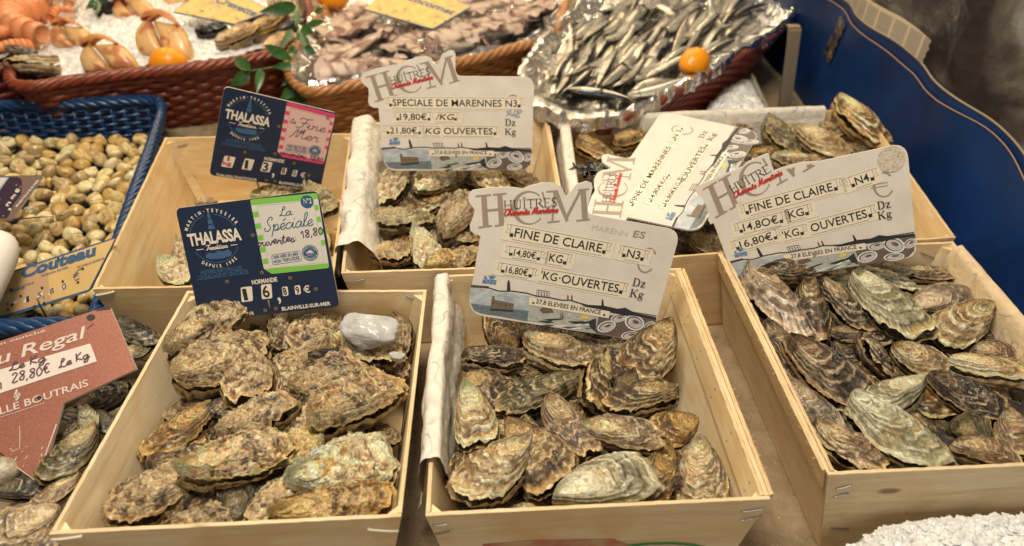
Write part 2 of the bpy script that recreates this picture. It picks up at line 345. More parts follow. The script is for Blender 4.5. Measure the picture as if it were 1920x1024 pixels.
_sp = _t.n('ShaderNodeSeparateXYZ', {'Vector': _t.obj()}); _cb = _t.n('ShaderNodeCombineXYZ', {'X': _sp.outputs['Y'], 'Y': _sp.outputs['Z']}); _t.set(_b.inputs['Vector'], _cb.outputs[0])
_b.inputs['Brick Width'].default_value = .05; _b.inputs['Row Height'].default_value = .05; _b.inputs['Mortar Size'].default_value = .004; _t.set(_t.b.inputs['Base Color'], _b.outputs['Color'])
patch('clear_tape', 1.30, 1.66, 1.02, 1.45, TP2, 'strip of gridded clear tape along the bottom of the plastic screen', .004)

# metal post and tray edge by the sardines
POST = M('brushed_steel', (.33, .26, .18), .36, 1.0)
a, b = un(1468, 222, .0), un(1490, 58, .17)
ax = (b - a) / np.linalg.norm(b - a); sd = np.array([1, 0, 0]) * .014
mb = MB(); pr = []
for s in np.linspace(0, 1, 14): pr.append(a + (b - a) * s)
for s in np.linspace(0, math.pi, 9)[1:]: pr.append(b + ax * .010 * math.sin(s) + np.array([-.004, .012, 0]) * (1 - math.cos(s)))
pr = np.array(pr); nrm = np.array([0, -.9, .4]) * .0022
V = []
for p in pr: V += [p - sd - nrm, p + sd - nrm, p + sd + nrm, p - sd + nrm]
mk_o = mk('steel_post', V, grid_faces(len(pr), 4, cv=True) + [(0, 1, 2, 3)], POST, smooth=False); tag(mk_o, 'bent flat steel strip standing beside the sardine basket', 'post')
q = [un(1408, 140, .06), un(1448, 225, .03), un(1436, 228, .0), un(1395, 150, .0)]
dv = np.array([.006, .004, 0]); tag(mk('tray_edge', q + [p + dv for p in q], [(0, 1, 2, 3), (7, 6, 5, 4), (0, 4, 5, 1), (1, 5, 6, 2), (2, 6, 7, 3), (3, 7, 4, 0)], M('tray_steel', (.5, .45, .38), .3, .9), smooth=False), 'bare metal tray edge right of the sardine basket', 'tray')

# ------------------------------------------------------------------ wooden crates
def panel(name, A, B, C, D, inward, th, mat, root, n=36, seed=0, jit=.0005, bow=.0):
    """A,B top edge ends, D,C bottom edge ends (outer face); thickness th towards inward"""
    A, B, C, D = map(np.asarray, (A, B, C, D)); k = 9
    L = np.linalg.norm(B - A); Hh = np.linalg.norm(D - A); inward = np.asarray(inward, float)
    s = np.linspace(0, 1, n)[:, None, None]; t = np.linspace(0, 1, k)[None, :, None]
    O = (A * (1 - s) + B * s) * (1 - t) + (D * (1 - s) + C * s) * t
    O = O + inward * (bow * np.sin(np.pi * s) * 1.0)
    e = jit * fbm(np.stack([np.linspace(0, L * 190, n), np.full(n, seed * 3.3), np.zeros(n)], 1), 3, seed)
    O[:, 0, 2] += e * 1.6
    I = O + inward * th
    I[:, 0, 2] += jit * noise(np.stack([np.linspace(0, L * 300, n), np.full(n, seed * 5.1), np.zeros(n)], 1))
    v = []; g = []; f = []
    # cross-section loop: outer bottom->top, bevel rim, inner top->bottom
    loop = []
    for i in range(n):
        row = []; gr = []
        for j in range(k - 1, -1, -1): row.append(O[i, j]); gr.append((i / (n - 1) * L, j / (k - 1) * Hh, 0))
        for w in (.0, .33, .66, 1.0):
            p = O[i, 0] * (1 - w) + I[i, 0] * w; p = p + np.array([0, 0, .0006 if 0 < w < 1 else .0003]); row.append(p); gr.append((i / (n - 1) * L, 0, 1 + w * th))
        for j in range(k): row.append(I[i, j]); gr.append((i / (n - 1) * L, j / (k - 1) * Hh + .37, 0))
        v += row; g += gr; m = len(row)
    f = grid_faces(n, m, cv=True)
    # end caps
    v0 = list(v); 
    for i in (0, n - 1):
        base = len(v); 
        for q in range(m): v.append(v0[i * m + q]); gg = g[i * m + q]; g.append((gg[1], 0, 1 + (0 if q < k else th)))
        for q in range(m // 2 - 1): f.append((base + q, base + q + 1, base + m - 2 - q, base + m - 1 - q))
    off = np.array([seed * .71, seed * .37, 0]); g = np.array(g) ; g[:, :2] += off[:2]
    return mk(name, v, f, mat, root, smooth=False, vec=g)

CR_IN = {}
def crate(key, FL, FR, BR, BL, zt, dp, label, mat=WOOD, th=.0042, inset=.028, strips=(), seed=1, finset=.004):
    FL, FR, BR, BL = [np.array([*p, zt]) for p in (FL, FR, BR, BL)]
    cen = (FL + FR + BR + BL) / 4
    ux = (FR - FL) / np.linalg.norm(FR - FL); uy = (BL - FL); uy = uy / np.linalg.norm(uy)
    ux2 = (BR - BL) / np.linalg.norm(BR - BL); uyr = (BR - FR) / np.linalg.norm(BR - FR)
    dz = np.array([0, 0, -dp])
    fl, fr, br, bl = FL + dz + ux * inset + uy * finset, FR + dz - ux * inset + uyr * finset, BR + dz - ux2 * inset - uyr * finset, BL + dz + ux2 * inset - uy * finset
    root = empty('oyster_crate', (cen[0], cen[1], zt - dp), label, 'crate', 'wooden crates of oysters')
    nf = np.array([-ux[1], ux[0], 0]); nb = -np.array([-ux2[1], ux2[0], 0])
    nl = np.array([uy[1], -uy[0], 0]); nr = -np.array([uyr[1], -uyr[0], 0])
    panel('front_panel', FL, FR, fr, fl, nf, th, mat, root, 44, seed)
    panel('back_panel', BL, BR, br, bl, nb, th, mat, root, 44, seed + 1)
    g = th + .0004
    h2 = dp * .97
    def side(P0, P1, p1, p0, nn, u, s, nm):
        return panel(nm, P0 + u * g, P1 - u * g, p1 - u * g, p0 + u * g, nn, th, mat, root, 44, s)
    side(FL, BL, bl, fl, nl, uy, seed + 2, 'side_panel'); side(FR, BR, br, fr, nr, uyr, seed + 3, 'side_panel')
    for st in strips:                               # a doubling strip nailed along the rim: side, inside/outside, height
        sd, io, hh, up = st
        P0, P1, p1, p0, nn, u = (FL, BL, bl, fl, nl, uy) if sd == 'l' else (FR, BR, br, fr, nr, uyr)
        o = nn * (th + .0005) if io == 'in' else -nn * (.0045)
        w = hh / dp; zup = np.array([0, 0, up])
        a, b = P0 + u * g + o + zup, P1 - u * g + o + zup
        c, d = (P1 + (p1 - P1) * w) - u * g + o, (P0 + (p0 - P0) * w) + u * g + o
        panel('rim_strip', a, b, c, d, nn, .0038, WOOD2 if mat is WOOD else WOOD, root, 60, seed + 7, jit=.0011)
        nb_ = MB()
        for q in np.linspace(.06, .94, 6):            # nail heads
            e = a * (1 - q) + b * q; e2 = d * (1 - q) + c * q
            for r in (.3, .72):
                x = e * (1 - r) + e2 * r + (nn * .0042 if io == 'in' else -nn * .0003)
                nb_.tube([x - nn * .0004, x + nn * .0004], .0011, 7)
        nb_.build('nail_heads', STEEL, root)['kind'] = 'stuff'
    # floor
    bot = MB(); z = .0015
    ii = th + .0008
    q = [fl + ux * ii + uy * ii, fr - ux * ii + uyr * ii, br - ux2 * ii - uyr * ii, bl + ux2 * ii - uy * ii]
    v = [p + [0, 0, .001] for p in q] + [p + [0, 0, .004] for p in q]
    mk('base_panel', v, [(3, 2, 1, 0), (4, 5, 6, 7), (0, 1, 5, 4), (1, 2, 6, 5), (2, 3, 7, 6), (3, 0, 4, 7)], mat, root, smooth=False, vec=[(p[0], p[1], 0) for p in v])
    for P, p, a_, b_ in ((FL, fl, ux, uy), (FR, fr, -ux, uyr), (BR, br, -ux2, -uyr), (BL, bl, ux2, -uy)):   # triangular corner posts
        k = th + .0006; e = .013; o0 = a_ * k + b_ * k
        tri = [P + o0 - [0, 0, .005], P + o0 + a_ * e - [0, 0, .005], P + o0 + b_ * e - [0, 0, .005], p + o0 + [0, 0, .006], p + o0 + a_ * e + [0, 0, .006], p + o0 + b_ * e + [0, 0, .006]]
        mk('corner_post', tri, [(0, 1, 2), (5, 4, 3), (0, 3, 4, 1), (1, 4, 5, 2), (2, 5, 3, 0)], mat, root, smooth=False, vec=[(q[2], q[0] * .3 + .1 * q[1], 1.2 if q[2] > zt - .01 else 0) for q in tri])
    CR_IN[key] = dict(FL=FL, FR=FR, BR=BR, BL=BL, fl=fl, fr=fr, br=br, bl=bl, ux=ux, uy=uy, root=root, nf=nf, nl=nl, nr=nr)
    return root
def staple(root, p, d, ln, r=.0008, mat=STEEL, leg=np.array([0, .004, 0])):
    p = np.asarray(p, float); d = np.asarray(d, float); d = d / np.linalg.norm(d)
    pts = [p + leg, p + leg * .3, p, p + d * ln * .5 + [0, -.0005, 0], p + d * ln, p + d * ln + leg * .3, p + d * ln + leg]
    MB().tube(smooth_path(pts, 26, False), r, 7).build('staple', mat, root)

crate('C1', (-.415, .433), (-.087, .438), (-.080, .792), (-.399, .803), .100, .134, 'front left wooden crate heaped with rough encrusted oysters', seed=1)
crate('C2', (-.064, .438), (.272, .443), (.270, .826), (-.063, .824), .100, .134, 'front centre wooden crate with printed paper over its left wall', seed=11, strips=(('r', 'in', .030, .001), ('r', 'out', .020, .0015)))
crate('C3', (.337, .466), (.665, .470), (.677, .868), (.332, .858), .104, .138, 'front right wooden crate of long smooth oysters beside the ice', seed=21, strips=(('l', 'in', .02, .0005), ('l', 'out', .026, .002)))
crate('B1', (-.527, .812), (-.207, .808), (-.240, 1.268), (-.578, 1.265), .100, .134, 'back left wooden crate, half empty, behind the two navy signs', WOOD2, seed=31)
crate('B2', (-.199, .832), (.124, .836), (.126, 1.321), (-.235, 1.309), .101, .135, 'back centre wooden crate with lumpy paper over its left wall', seed=41, strips=(('r', 'in', .03, .004),))
crate('B3', (.137, .841), (.690, .882), (.746, 1.331), (.150, 1.302), .101, .135, 'wide back right wooden crate against the blue tarpaulin', WOOD2, seed=51)
def on_front(key, px, py): # a point on the outer face of a crate's front panel
    c = CR_IN[key]; n = np.cross(c['FR'] - c['FL'], c['fl'] - c['FL']); n /= np.linalg.norm(n); d = ray(px, py)
    s = ((c['FL'] - CC) @ n) / (d @ n); return CC + d * s, (n if n[1] < 0 else -n)
for key, pts, m in (('C2', [(812, 985, 838, 982), (815, 1001, 848, 994), (1392, 959, 1432, 953), (1388, 975, 1424, 968)], STEEL), ('C1', [(100, 1010, 152, 1004), (692, 991, 745, 994)], PALEWIRE), ('C3', [(1568, 916, 1596, 909), (1564, 930, 1590, 924), (1555, 990, 1590, 992)], STEEL),
                    ('B1', [(182, 553, 212, 547)], PALEWIRE), ('B2', [(650, 529, 682, 524), (830, 533, 846, 522)], STEEL)):
    for x0, y0, x1, y1 in pts:
        p, n = on_front(key, x0, y0); q, _ = on_front(key, x1, y1)
        if m is PALEWIRE: staple(CR_IN[key]['root'], p + n * .0012, q - p, np.linalg.norm(q - p), .0014, m, -n * .004)
        else: staple(CR_IN[key]['root'], p + n * .0008, q - p, np.linalg.norm(q - p), .0008, m, -n * .004)
# staples on the inside back walls
for key, pts in (('C1', [(762, 555, 788, 561)]), ('B1', [(326, 276, 350, 271), (345, 338, 366, 330)]), ('B2', [(690, 236, 704, 240), (1010, 238, 1024, 232), (1008, 250, 1022, 246)]), ('C3', [(1728, 474, 1752, 484)])):
    c = CR_IN[key]; n = np.cross(c['BR'] - c['BL'], c['bl'] - c['BL']); n /= np.linalg.norm(n); n = n if n[1] < 0 else -n
    for x0, y0, x1, y1 in pts:
        g = []
        for x, y in ((x0, y0), (x1, y1)):
            d = ray(x, y); o = c['BL'] + n * .0052; g.append(CC + d * (((o - CC) @ n) / (d @ n)))
        staple(c['root'], g[0], g[1] - g[0], np.linalg.norm(g[1] - g[0]), .0008, STEEL, -n * .0025)
# printed label low on the front of the centre crate
def front_print(poly, mat, name, lift):
    V = []; 
    for x, y in poly: p, n = on_front('C2', x, y); V.append(p + n * lift)
    mk(name, V, [tuple(range(len(V)))], mat, CR_IN['C2']['root'], smooth=False)
STAIN = M('red_crate_stamp', (.40, .13, .08), .6); _t = NT(STAIN); _t.set(_t.b.inputs['Base Color'], _t.ramp(_t.noise(_t.obj(), 22, 3), [(.4, (.55, .39, .21)), (.62, (.42, .12, .09))]))
front_print([(905, 1020), (1010, 1012), (1150, 1010), (1180, 1022), (1180, 1060), (905, 1060)], STAIN, 'red_stamp', .0005)
front_print([(1177, 1021), (1215, 1017), (1262, 1016), (1300, 1019), (1325, 1024), (1325, 1070), (1177, 1070)], M('crate_label_green', (.03, .30, .06), .4), 'green_label', .0007)
front_print([(1181, 1024), (1215, 1020), (1262, 1019), (1297, 1022), (1320, 1027), (1320, 1066), (1181, 1066)], M('crate_label_paper', (.62, .52, .38), .5), 'label_paper', .0011)
c = CR_IN['C3']

# paper liners folded over crate walls
def liner(name, edge, prof, label, seed, n=110, amp=.006, along=None, mat=PAPER):
    """edge: world path of the wall rim; prof: list of (inward offset, z offset) across the sheet"""
    E = smooth_path(edge, n, False); T = np.gradient(E, axis=0); T /= np.linalg.norm(T, axis=1)[:, None]
    Nn = np.stack([T[:, 1], -T[:, 0], np.zeros(n)], 1)       # to the right of the path = into the crate
    pr = smooth_path([(a, b, 0) for a, b in prof], 44, False); k = len(pr)
    V = np.zeros((n, k, 3)); g = np.zeros((n, k, 3)); sl = np.concatenate([[0], np.cumsum(np.linalg.norm(np.diff(pr, axis=0), axis=1))])
    al = np.concatenate([[0], np.cumsum(np.linalg.norm(np.diff(E, axis=0), axis=1))])
    for j in range(k):
        q = np.stack([al * 26, np.full(n, sl[j] * 30), np.zeros(n)], 1)
        rid = lambda u, o: sum(a_ * (np.abs(noise(u * f_ + o, seed + int(o))) - .3) for f_, a_ in ((.55, 1.), (1.2, .55), (2.5, .3), (5., .15))); d = amp * .85 * rid(q * [.6, 1., 1.], 9.); d2 = amp * .5 * rid(q, 40.)
        far = min(1, abs(sl[j] - sl[k // 2]) / .03) 
        edge_w = .009 * fbm(np.stack([al * 14, np.full(n, 3. + j // 30), np.zeros(n)], 1), 3, seed + 3) * (1 if j < 3 or j > k - 4 else 0)
        V[:, j] = E + Nn * (pr[j, 0] + np.maximum(d, -.0025) * (1 if pr[j, 0] > 0 else -1) * (.35 + .65 * far))[:, None]; V[:, j, 2] += pr[j, 1] + np.maximum(d2, -.001) * .5 + edge_w
        g[:, j] = np.stack([al * 1.0, np.full(n, sl[j]), np.zeros(n)], 1)
    o = mk(name, V.reshape(-1, 3), grid_faces(n, k), mat, vec=g.reshape(-1, 3) + seed)
    return tag(o, label, 'paper', 'paper liners over the crate walls')
c = CR_IN['C2']; e0 = c['FL'] + np.array([.0, .004, 0]); e1 = c['BL'] + np.array([0, -.006, 0])
liner('paper_liner', [e0 + (e1 - e0) * .16, e0 + (e1 - e0) * .5, e1], [(-.010, -.082), (-.010, -.035), (-.006, .002), (.003, .0075), (.011, .006), (.0165, -.025), (.026, -.072)], 'printed paper liner over the left wall of the front centre crate', 3, amp=.0085)
c = CR_IN['B2']; e0 = c['FL'] + np.array([.0, .004, 0]); e1 = c['BL'] + np.array([0, -.004, 0])
liner('paper_liner', [e0 + (e1 - e0) * .10, e0 + (e1 - e0) * .5, e1], [(-.012, -.045), (-.010, -.015), (-.004, .008), (.010, .017), (.028, .012), (.044, -.025), (.050, -.075)], 'crumpled white paper liner on the left wall of the back centre crate', 13, amp=.011)
c = CR_IN['C3']; liner('paper_liner', [c['BR'] + [0, -.02, 0], (c['BR'] + c['FR']) / 2, c['FR'] + [0, .02, 0]], [(-.010, -.03), (-.003, .004), (.004, .006), (.012, -.004), (.022, -.06)], 'printed paper liner over the right wall of the front right crate', 23, amp=.004, mat=PAPER2)
c = CR_IN['B3']; liner('paper_liner', [c['BL'] + (c['BR'] - c['BL']) * .16, (c['BL'] + c['BR']) / 2, c['BL'] + (c['BR'] - c['BL']) * .86], [(-.008, -.03), (-.003, .006), (.005, .008), (.012, -.004), (.020, -.055)], 'thin paper liner over the far wall of the back right crate', 33, amp=.007)
c = CR_IN['B3']; liner('paper_liner', [c['FL'] + [0, .15, 0], (c['FL'] + c['BL']) / 2 + [0, .07, 0], c['BL'] + [0, -.006, 0]], [(-.007, -.05), (-.004, .004), (.004, .010), (.013, .006), (.016, -.06)], 'narrow white paper liner over the left wall of the back right crate', 43, amp=.005)

def splinters(key, sd, n, seed):
    c = CR_IN[key]; rg = random.Random(seed); mb = MB(); P0, P1 = (c['FR'], c['BR']) if sd == 'r' else (c['FL'], c['BL'])
    for _ in range(n):
        t = rg.uniform(.04, .96); p = P0 * (1 - t) + P1 * t + np.array([(.004 if sd == 'r' else -.004), 0, rg.uniform(-.001, .0022)]); d = np.array([rg.uniform(.2, 1) * (1 if sd == 'r' else -1), rg.uniform(-.8, .8), rg.uniform(-.2, .7)]); l = rg.uniform(.002, .0065)
        mb.tube([p, p + d * l * .5, p + d * l + [0, 0, -.001]], [.0003, .00022, .0001], 4)
    mb.build('splinters', WOOD2, c['root'])['kind'] = 'stuff'
splinters('C2', 'r', 70, 1); splinters('C3', 'l', 45, 2)

# ------------------------------------------------------------------ oysters
PAL = {  # base, dark, cream, accent
 'rough': ((.25, .150, .052), (.050, .023, .008), (.68, .55, .37), (.43, .205, .045)),
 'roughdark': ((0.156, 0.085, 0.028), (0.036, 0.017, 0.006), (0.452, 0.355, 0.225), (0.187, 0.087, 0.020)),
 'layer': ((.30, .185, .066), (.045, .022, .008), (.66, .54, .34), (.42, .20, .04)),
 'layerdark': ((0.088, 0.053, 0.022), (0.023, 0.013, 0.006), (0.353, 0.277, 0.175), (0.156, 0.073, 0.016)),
 'cream': ((0.520, 0.388, 0.210), (0.114, 0.066, 0.024), (0.769, 0.664, 0.523), (0.416, 0.242, 0.056)),
 'mauve': ((.36, .255, .155), (.085, .046, .027), (.68, .57, .42), (.34, .185, .06)),
 'green': ((.43, .39, .255), (.11, .088, .04), (.70, .65, .50), (.42, .28, .07)),
 'brown': ((.105, .052, .020), (.022, .010, .005), (.70, .58, .42), (.26, .12, .032)),
 'grey': ((0.343, 0.281, 0.200), (0.083, 0.058, 0.041), (0.640, 0.548, 0.456), (0.302, 0.204, 0.092)),
 'olive': ((0.182, 0.141, 0.048), (0.036, 0.026, 0.010), (0.478, 0.416, 0.254), (0.187, 0.136, 0.032)),
 'slate': ((0.104, 0.089, 0.054), (0.021, 0.018, 0.013), (0.404, 0.354, 0.260), (0.146, 0.107, 0.048)),
 'gold': ((0.437, 0.252, 0.060), (0.083, 0.039, 0.009), (0.680, 0.519, 0.284), (0.499, 0.233, 0.028)),
}
STYLE = {  # rough amp (of L), lamella amp, lamella count, edge frill, stripe, barnacle, material
 'rough': (.034, .042, 7, .046, .0, 34), 'layer': (.018, .042, 8, .044, .15, 5), 'smooth': (.012, .028, 8, .024, .25, 0), 'stripe': (.015, .044, 8, .034, .30, 0)}
SH = {'rough': SH_ROUGH, 'layer': SH_LAYER, 'smooth': SH_SMOOTH, 'stripe': SH_LAYER}

def oyster_valves(seed, L, W, style, pal, NG=60, NP=120, flat=1.0):
    rg = np.random.RandomState(seed)
    ra, la, N, fr, stp, nb = STYLE[style]
    base, dark, cream, acc = [np.array(c) for c in PAL[pal]]
    ph = np.linspace(0, 2 * np.pi, NP, endpoint=False); t = (1 - np.cos(ph)) / 2
    a_ = rg.uniform(.5, .85); b_ = rg.uniform(.30, .48)
    w = np.maximum(t, 1e-6) ** a_ * np.maximum(1 - t, 0) ** b_; w = w / w.max() * W / 2
    sg = np.where(ph <= np.pi, 1, -1); asy = rg.uniform(-.12, .12)
    x = sg * w * (1 + asy * sg); y = -L / 2 + L * t
    ring = np.stack([np.cos(ph), np.sin(ph), np.zeros(NP)], 1)
    x = x + rg.uniform(-.13, .13) * L * ((t - .5) ** 2 - .12) * 2
    jag = 1 + .10 * fbm(ring * 1.6 + seed, 3, seed) * sstep(0, .3, t) + fr * 1.6 * fbm(ring * 6 + seed * 1.7, 3, seed + 1) * sstep(.05, .4, t)
    umbo = np.array([x[0] * 0, -L / 2 + .06 * L]); 
    ox = umbo[0] + (x - umbo[0]) * jag; oy = umbo[1] + (y - umbo[1]) * jag
    out = []
    for side in (1, -1):
        ng = NG if side > 0 else max(26, NG // 2)
        g = np.linspace(0., 1, ng) ** .9
        G, PHI = np.meshgrid(g, ph, indexing='ij')
        C3 = np.stack([np.cos(PHI), np.sin(PHI), 0 * PHI], -1)
        ext = 1.0 if side > 0 else 1.045
        X = umbo[0] + G * (ox - umbo[0]) * ext; Y = umbo[1] + G * (oy - umbo[1]) * ext
        P2 = np.stack([X, Y, np.full_like(X, seed * .013)], -1) / L
        wk = {'rough': 1.0, 'layer': .72, 'stripe': .62, 'smooth': .42}[style]; warp = wk * (.75 * fbm(C3 * 1.3 + seed, 3, seed + 3) + .35 * fbm(P2 * 9, 3, seed + 4) + .14 * fbm(P2 * 26, 2, seed + 14))
        k = G ** .85 * N + warp; idx = np.floor(k).astype(int); fk = k - idx
        hv = rg.uniform(.25, 1.0, 64) ** 1.3; amp = hv[np.clip(idx + 8, 0, 63)]
        lamw = (.35 + .65 * sstep(.35, .75, G)) if style in ('smooth', 'layer') else 1.
        lam = lamw * amp * np.where(fk < .88, (fk / .88) ** 1.7, (1 - fk) / .12)
        hump = np.interp(G, [0, .12, .35, .6, .85, 1], [.50, .70, .98, .92, .46, 0])
        if side > 0: H = L * rg.uniform(.12, .155) * flat; z = H * hump
        else: H = L * rg.uniform(.14, .19); z = -H * np.interp(G, [0, .2, .5, .8, .95, 1], [.42, .85, 1., .78, .32, .02])
        big = fbm(P2 * 3.2 + 5, 3, seed + 5)
        r1 = fbm(P2 * 13, 5, seed + 6, .62); r2 = 1 - 2 * np.abs(fbm(P2 * 20 + 3, 4, seed + 7, .6))
        fadeG = sstep(.0, .15, G)
        z = z + side * (la * L * lam * fadeG * (1 if side > 0 else .8) + ra * L * (r1 * 1.0 + .55 * r2 * np.clip(r1 + .6, 0, 1)) * sstep(.0, .2, G) + .020 * L * big)
        # concentric plication and frilled edge
        wave = fbm(ring * 2.6 + seed * .9, 3, seed + 8) * (.035 if style == 'smooth' else .055) * L + fbm(ring * 8 + seed, 2, seed + 9) * fr * L * .7
        z = z + wave * G ** 3.5
        X = X + (.012 * L) * fbm(P2 * 12 + 31, 3, seed + 10) * G; Y = Y + (.012 * L) * fbm(P2 * 12 + 51, 3, seed + 11) * G
        bar = np.zeros_like(G)
        for _ in range(nb if side > 0 else nb // 2):
            bg_, bp = rg.uniform(.2, .98), rg.uniform(0, 2 * np.pi); i = int(bg_ * (ng - 1)); j = int(bp / 2 / np.pi * NP) % NP
            cx, cy = X[i, j], Y[i, j]; R0 = L * rg.uniform(.016, .034); d = np.hypot(X - cx, Y - cy) / R0
            prof = np.where(d < .45, .45 + .5 * d / .45, np.clip(1.55 - d, 0, 1) * .9); prof = np.where(d < 1.55, prof, 0)
            z = z + side * prof * R0 * .75; bar = np.maximum(bar, np.where(d < 1.4, rg.uniform(.3, .9), 0))
        if side < 0: z = z - .0012 - .012 * L * G ** 4
        # shell colour, with crease shade painted in along the lamellae
        c = np.broadcast_to(base, G.shape + (3,)).copy()
        inner = sstep(.66, .30, G + .14 * fbm(P2 * 6 + 11, 3, seed + 25)); tone = rg.choice([.05, .2, .4, .65, .9]) if side > 0 else .1
        bands = fbm(np.stack([k * 1.35, 1.2 * np.cos(PHI), 1.2 * np.sin(PHI)], -1) + seed, 3, seed + 12)
        def mixc(c, col, m): return c * (1 - m[..., None]) + col * m[..., None]
        c = mixc(c, acc, sstep(-.05, .35, fbm(P2 * 4.2 + 7, 3, seed + 13)) * .85)
        c = mixc(c, dark, sstep(.02, .30, bands) * .7)
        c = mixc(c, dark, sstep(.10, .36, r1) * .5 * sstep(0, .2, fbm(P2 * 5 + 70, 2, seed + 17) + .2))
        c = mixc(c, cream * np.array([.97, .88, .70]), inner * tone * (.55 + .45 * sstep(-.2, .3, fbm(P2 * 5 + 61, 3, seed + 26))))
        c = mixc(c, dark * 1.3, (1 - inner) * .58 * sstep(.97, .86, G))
        c = mixc(c, dark * .8, sstep(.20, .06, fk) * (.25 + .55 * np.clip(amp * 1.3, 0, 1)) * (.7 if style == 'rough' else 1.) * fadeG * sstep(-.45, .05, fbm(P2 * 6 + 90, 2, seed + 21)))  # growth line plus crease shade painted into the recess outside each lamella
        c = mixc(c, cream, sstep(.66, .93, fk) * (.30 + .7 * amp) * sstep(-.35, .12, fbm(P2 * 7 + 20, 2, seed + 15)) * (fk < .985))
        c = mixc(c, cream, sstep(.20, .42, fbm(P2 * 13 + 40, 4, seed + 16)) * (.55 if style == 'rough' else .35))
        if stp:                                        # radial colour stripes
            st = fbm(np.stack([np.cos(PHI) * 7, np.sin(PHI) * 7, G * 1.1], -1) + seed * 3, 3, seed + 18)
            c = mixc(c, dark * 1.2, sstep(.10, .30, st) * stp * .55 * sstep(.15, .5, G)); c = mixc(c, cream, sstep(.08, .3, -st) * stp * .45)
        if style == 'rough': c = mixc(c, cream * .95, sstep(.26, .46, r2 * .6 + r1) * .4)
        c = mixc(c, cream * 1.02, bar * .75)
        if style in ('smooth',): c = mixc(c, cream, sstep(.5, .1, G) * .35 * (1 if side > 0 else 0))
        c = mixc(c, cream * np.array([1.0, .9, .72]), sstep(.93, .99, G) * (.6 if style != 'smooth' else .35))
        if side < 0: c = c * .82
        c = c * (np.array([1.04, .97, .86]) if pal in ('grey', 'slate', 'olive') else np.array([.98, .985, .93]) if pal == 'green' else np.array([1.03, .965, .80]))
        lum = np.clip(c.mean(-1), .01, 1)[..., None]; c = c * np.clip((lum / (.15 if pal in ('brown', 'layerdark', 'slate', 'roughdark', 'olive') else .175)) ** .5, .35, 1.22) * {'brown': .7, 'layerdark': .7, 'slate': .8, 'green': .94, 'cream': .96, 'grey': .96}.get(pal, 1.)
        c = np.clip(c * (1 + .22 * fbm(P2 * 40, 2, seed + 19))[..., None] * rg.uniform(.8, 1.18), .004, .64)
        V = np.stack([X, Y, z], -1).reshape(-1, 3); f = gridnp(ng, NP); col = c.reshape(-1, 3)
        if side > 0: f = f[:, ::-1]
        gvv = np.stack([k, 1.3 * np.cos(PHI) * (.4 + G), 1.3 * np.sin(PHI) * (.4 + G)], -1).reshape(-1, 3) + np.array([seed % 97, seed % 31, 0])
        out.append((V, f, col, gvv))
    return out

def clear_walls(key, V, c0):
    c = CR_IN[key]; c0 = np.array(c0, float)
    for T0, T1, b0 in (('FL', 'FR', 'fl'), ('BL', 'FL', 'bl'), ('FR', 'BR', 'fr'), ('BR', 'BL', 'br')):
        w0, w1, bb = c[T0], c[T1], c[b0]; n = np.cross(w1 - w0, bb - w0); n /= np.linalg.norm(n)
        if n @ ((c['FL'] + c['BR']) / 2 - w0) < 0: n = -n
        P = V + c0; P = P[P[:, 2] < w0[2] + .002]
        if len(P):
            d = ((P - w0) @ n).min() - .0056
            if d < 0: c0[:2] += n[:2] / np.linalg.norm(n[:2]) * min(-d / np.linalg.norm(n[:2]), .045)
    return c0
SEED = [100]
def add_oyster(hx, hy, lx, ly, wpx, style, pal, z, label, dz=0., roll=None, group='oysters in the crates', lift=0., pitch=None, flat=1.0, noclamp=False):
    SEED[0] += 1; sd = SEED[0]; rg = random.Random(sd)
    A = un(hx, hy, z + lift); B = un(lx, ly, z + lift + dz)
    cpt = (A + B) / 2; ax = B - A; L = float(np.linalg.norm(ax)); dpt = depth_at(cpt)
    ang = math.atan2(ly - hy, lx - hx); W = wpx * dpt / FPX * (1 + .16 * math.cos(ang) ** 2)
    L *= 1.01; W = min(W * .98, L * 1.05)
    px = max(math.hypot(lx - hx, ly - hy), 40)
    NG = int(min(120, max(36, px / 1.7))); NP = int(min(200, max(64, px * .9)))
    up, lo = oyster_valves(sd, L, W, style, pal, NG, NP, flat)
    y = Vector(ax / L); zz = Vector((0, 0, 1)); xx = y.cross(zz).normalized(); zz = xx.cross(y)
    Rm = Matrix([[xx[i], y[i], zz[i]] for i in range(3)])
    r = rg.uniform(-.28, .28) if roll is None else roll
    # lean the upper valve towards the viewer a little, as stacked oysters show their faces
    Rm = Rm @ Matrix.Rotation(r, 3, 'Y')
    if pitch is None: pitch = rg.uniform(-.10, .14)
    if pitch: Rm = Rm @ Matrix.Rotation(pitch, 3, 'X')
    if KEY.get(group) and not noclamp: cpt = clear_walls(KEY[group], np.vstack([up[0], lo[0]]) @ np.array(Rm).T, cpt)
    root = empty('oyster', cpt, label, 'oyster', group); root.rotation_euler = Rm.to_euler()
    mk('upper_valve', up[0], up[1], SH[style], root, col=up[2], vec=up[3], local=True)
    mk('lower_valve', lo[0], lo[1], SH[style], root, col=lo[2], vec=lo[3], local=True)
    return root

KEY = {'oysters in the front left crate': 'C1', 'oysters in the front centre crate': 'C2', 'oysters in the front right crate': 'C3', 'oysters in the back left crate': 'B1', 'oysters in the back centre crate': 'B2', 'oysters in the back right crate': 'B3'}
def crop(ox, oy, sc): return lambda x, y: (ox + x / sc, oy + y / sc)
def place(fn, sc, rows, style, z, group):
    for r in rows:
        hx, hy, lx, ly, w, pal, lab = r[:7]; kw = dict(r[7]) if len(r) > 7 else {}
        st = kw.pop('st', style); zz = kw.pop('z', z)
        a = fn(hx, hy); b = fn(lx, ly)
        add_oyster(*a, *b, w / sc, st, pal, zz, lab, group=group, **kw)

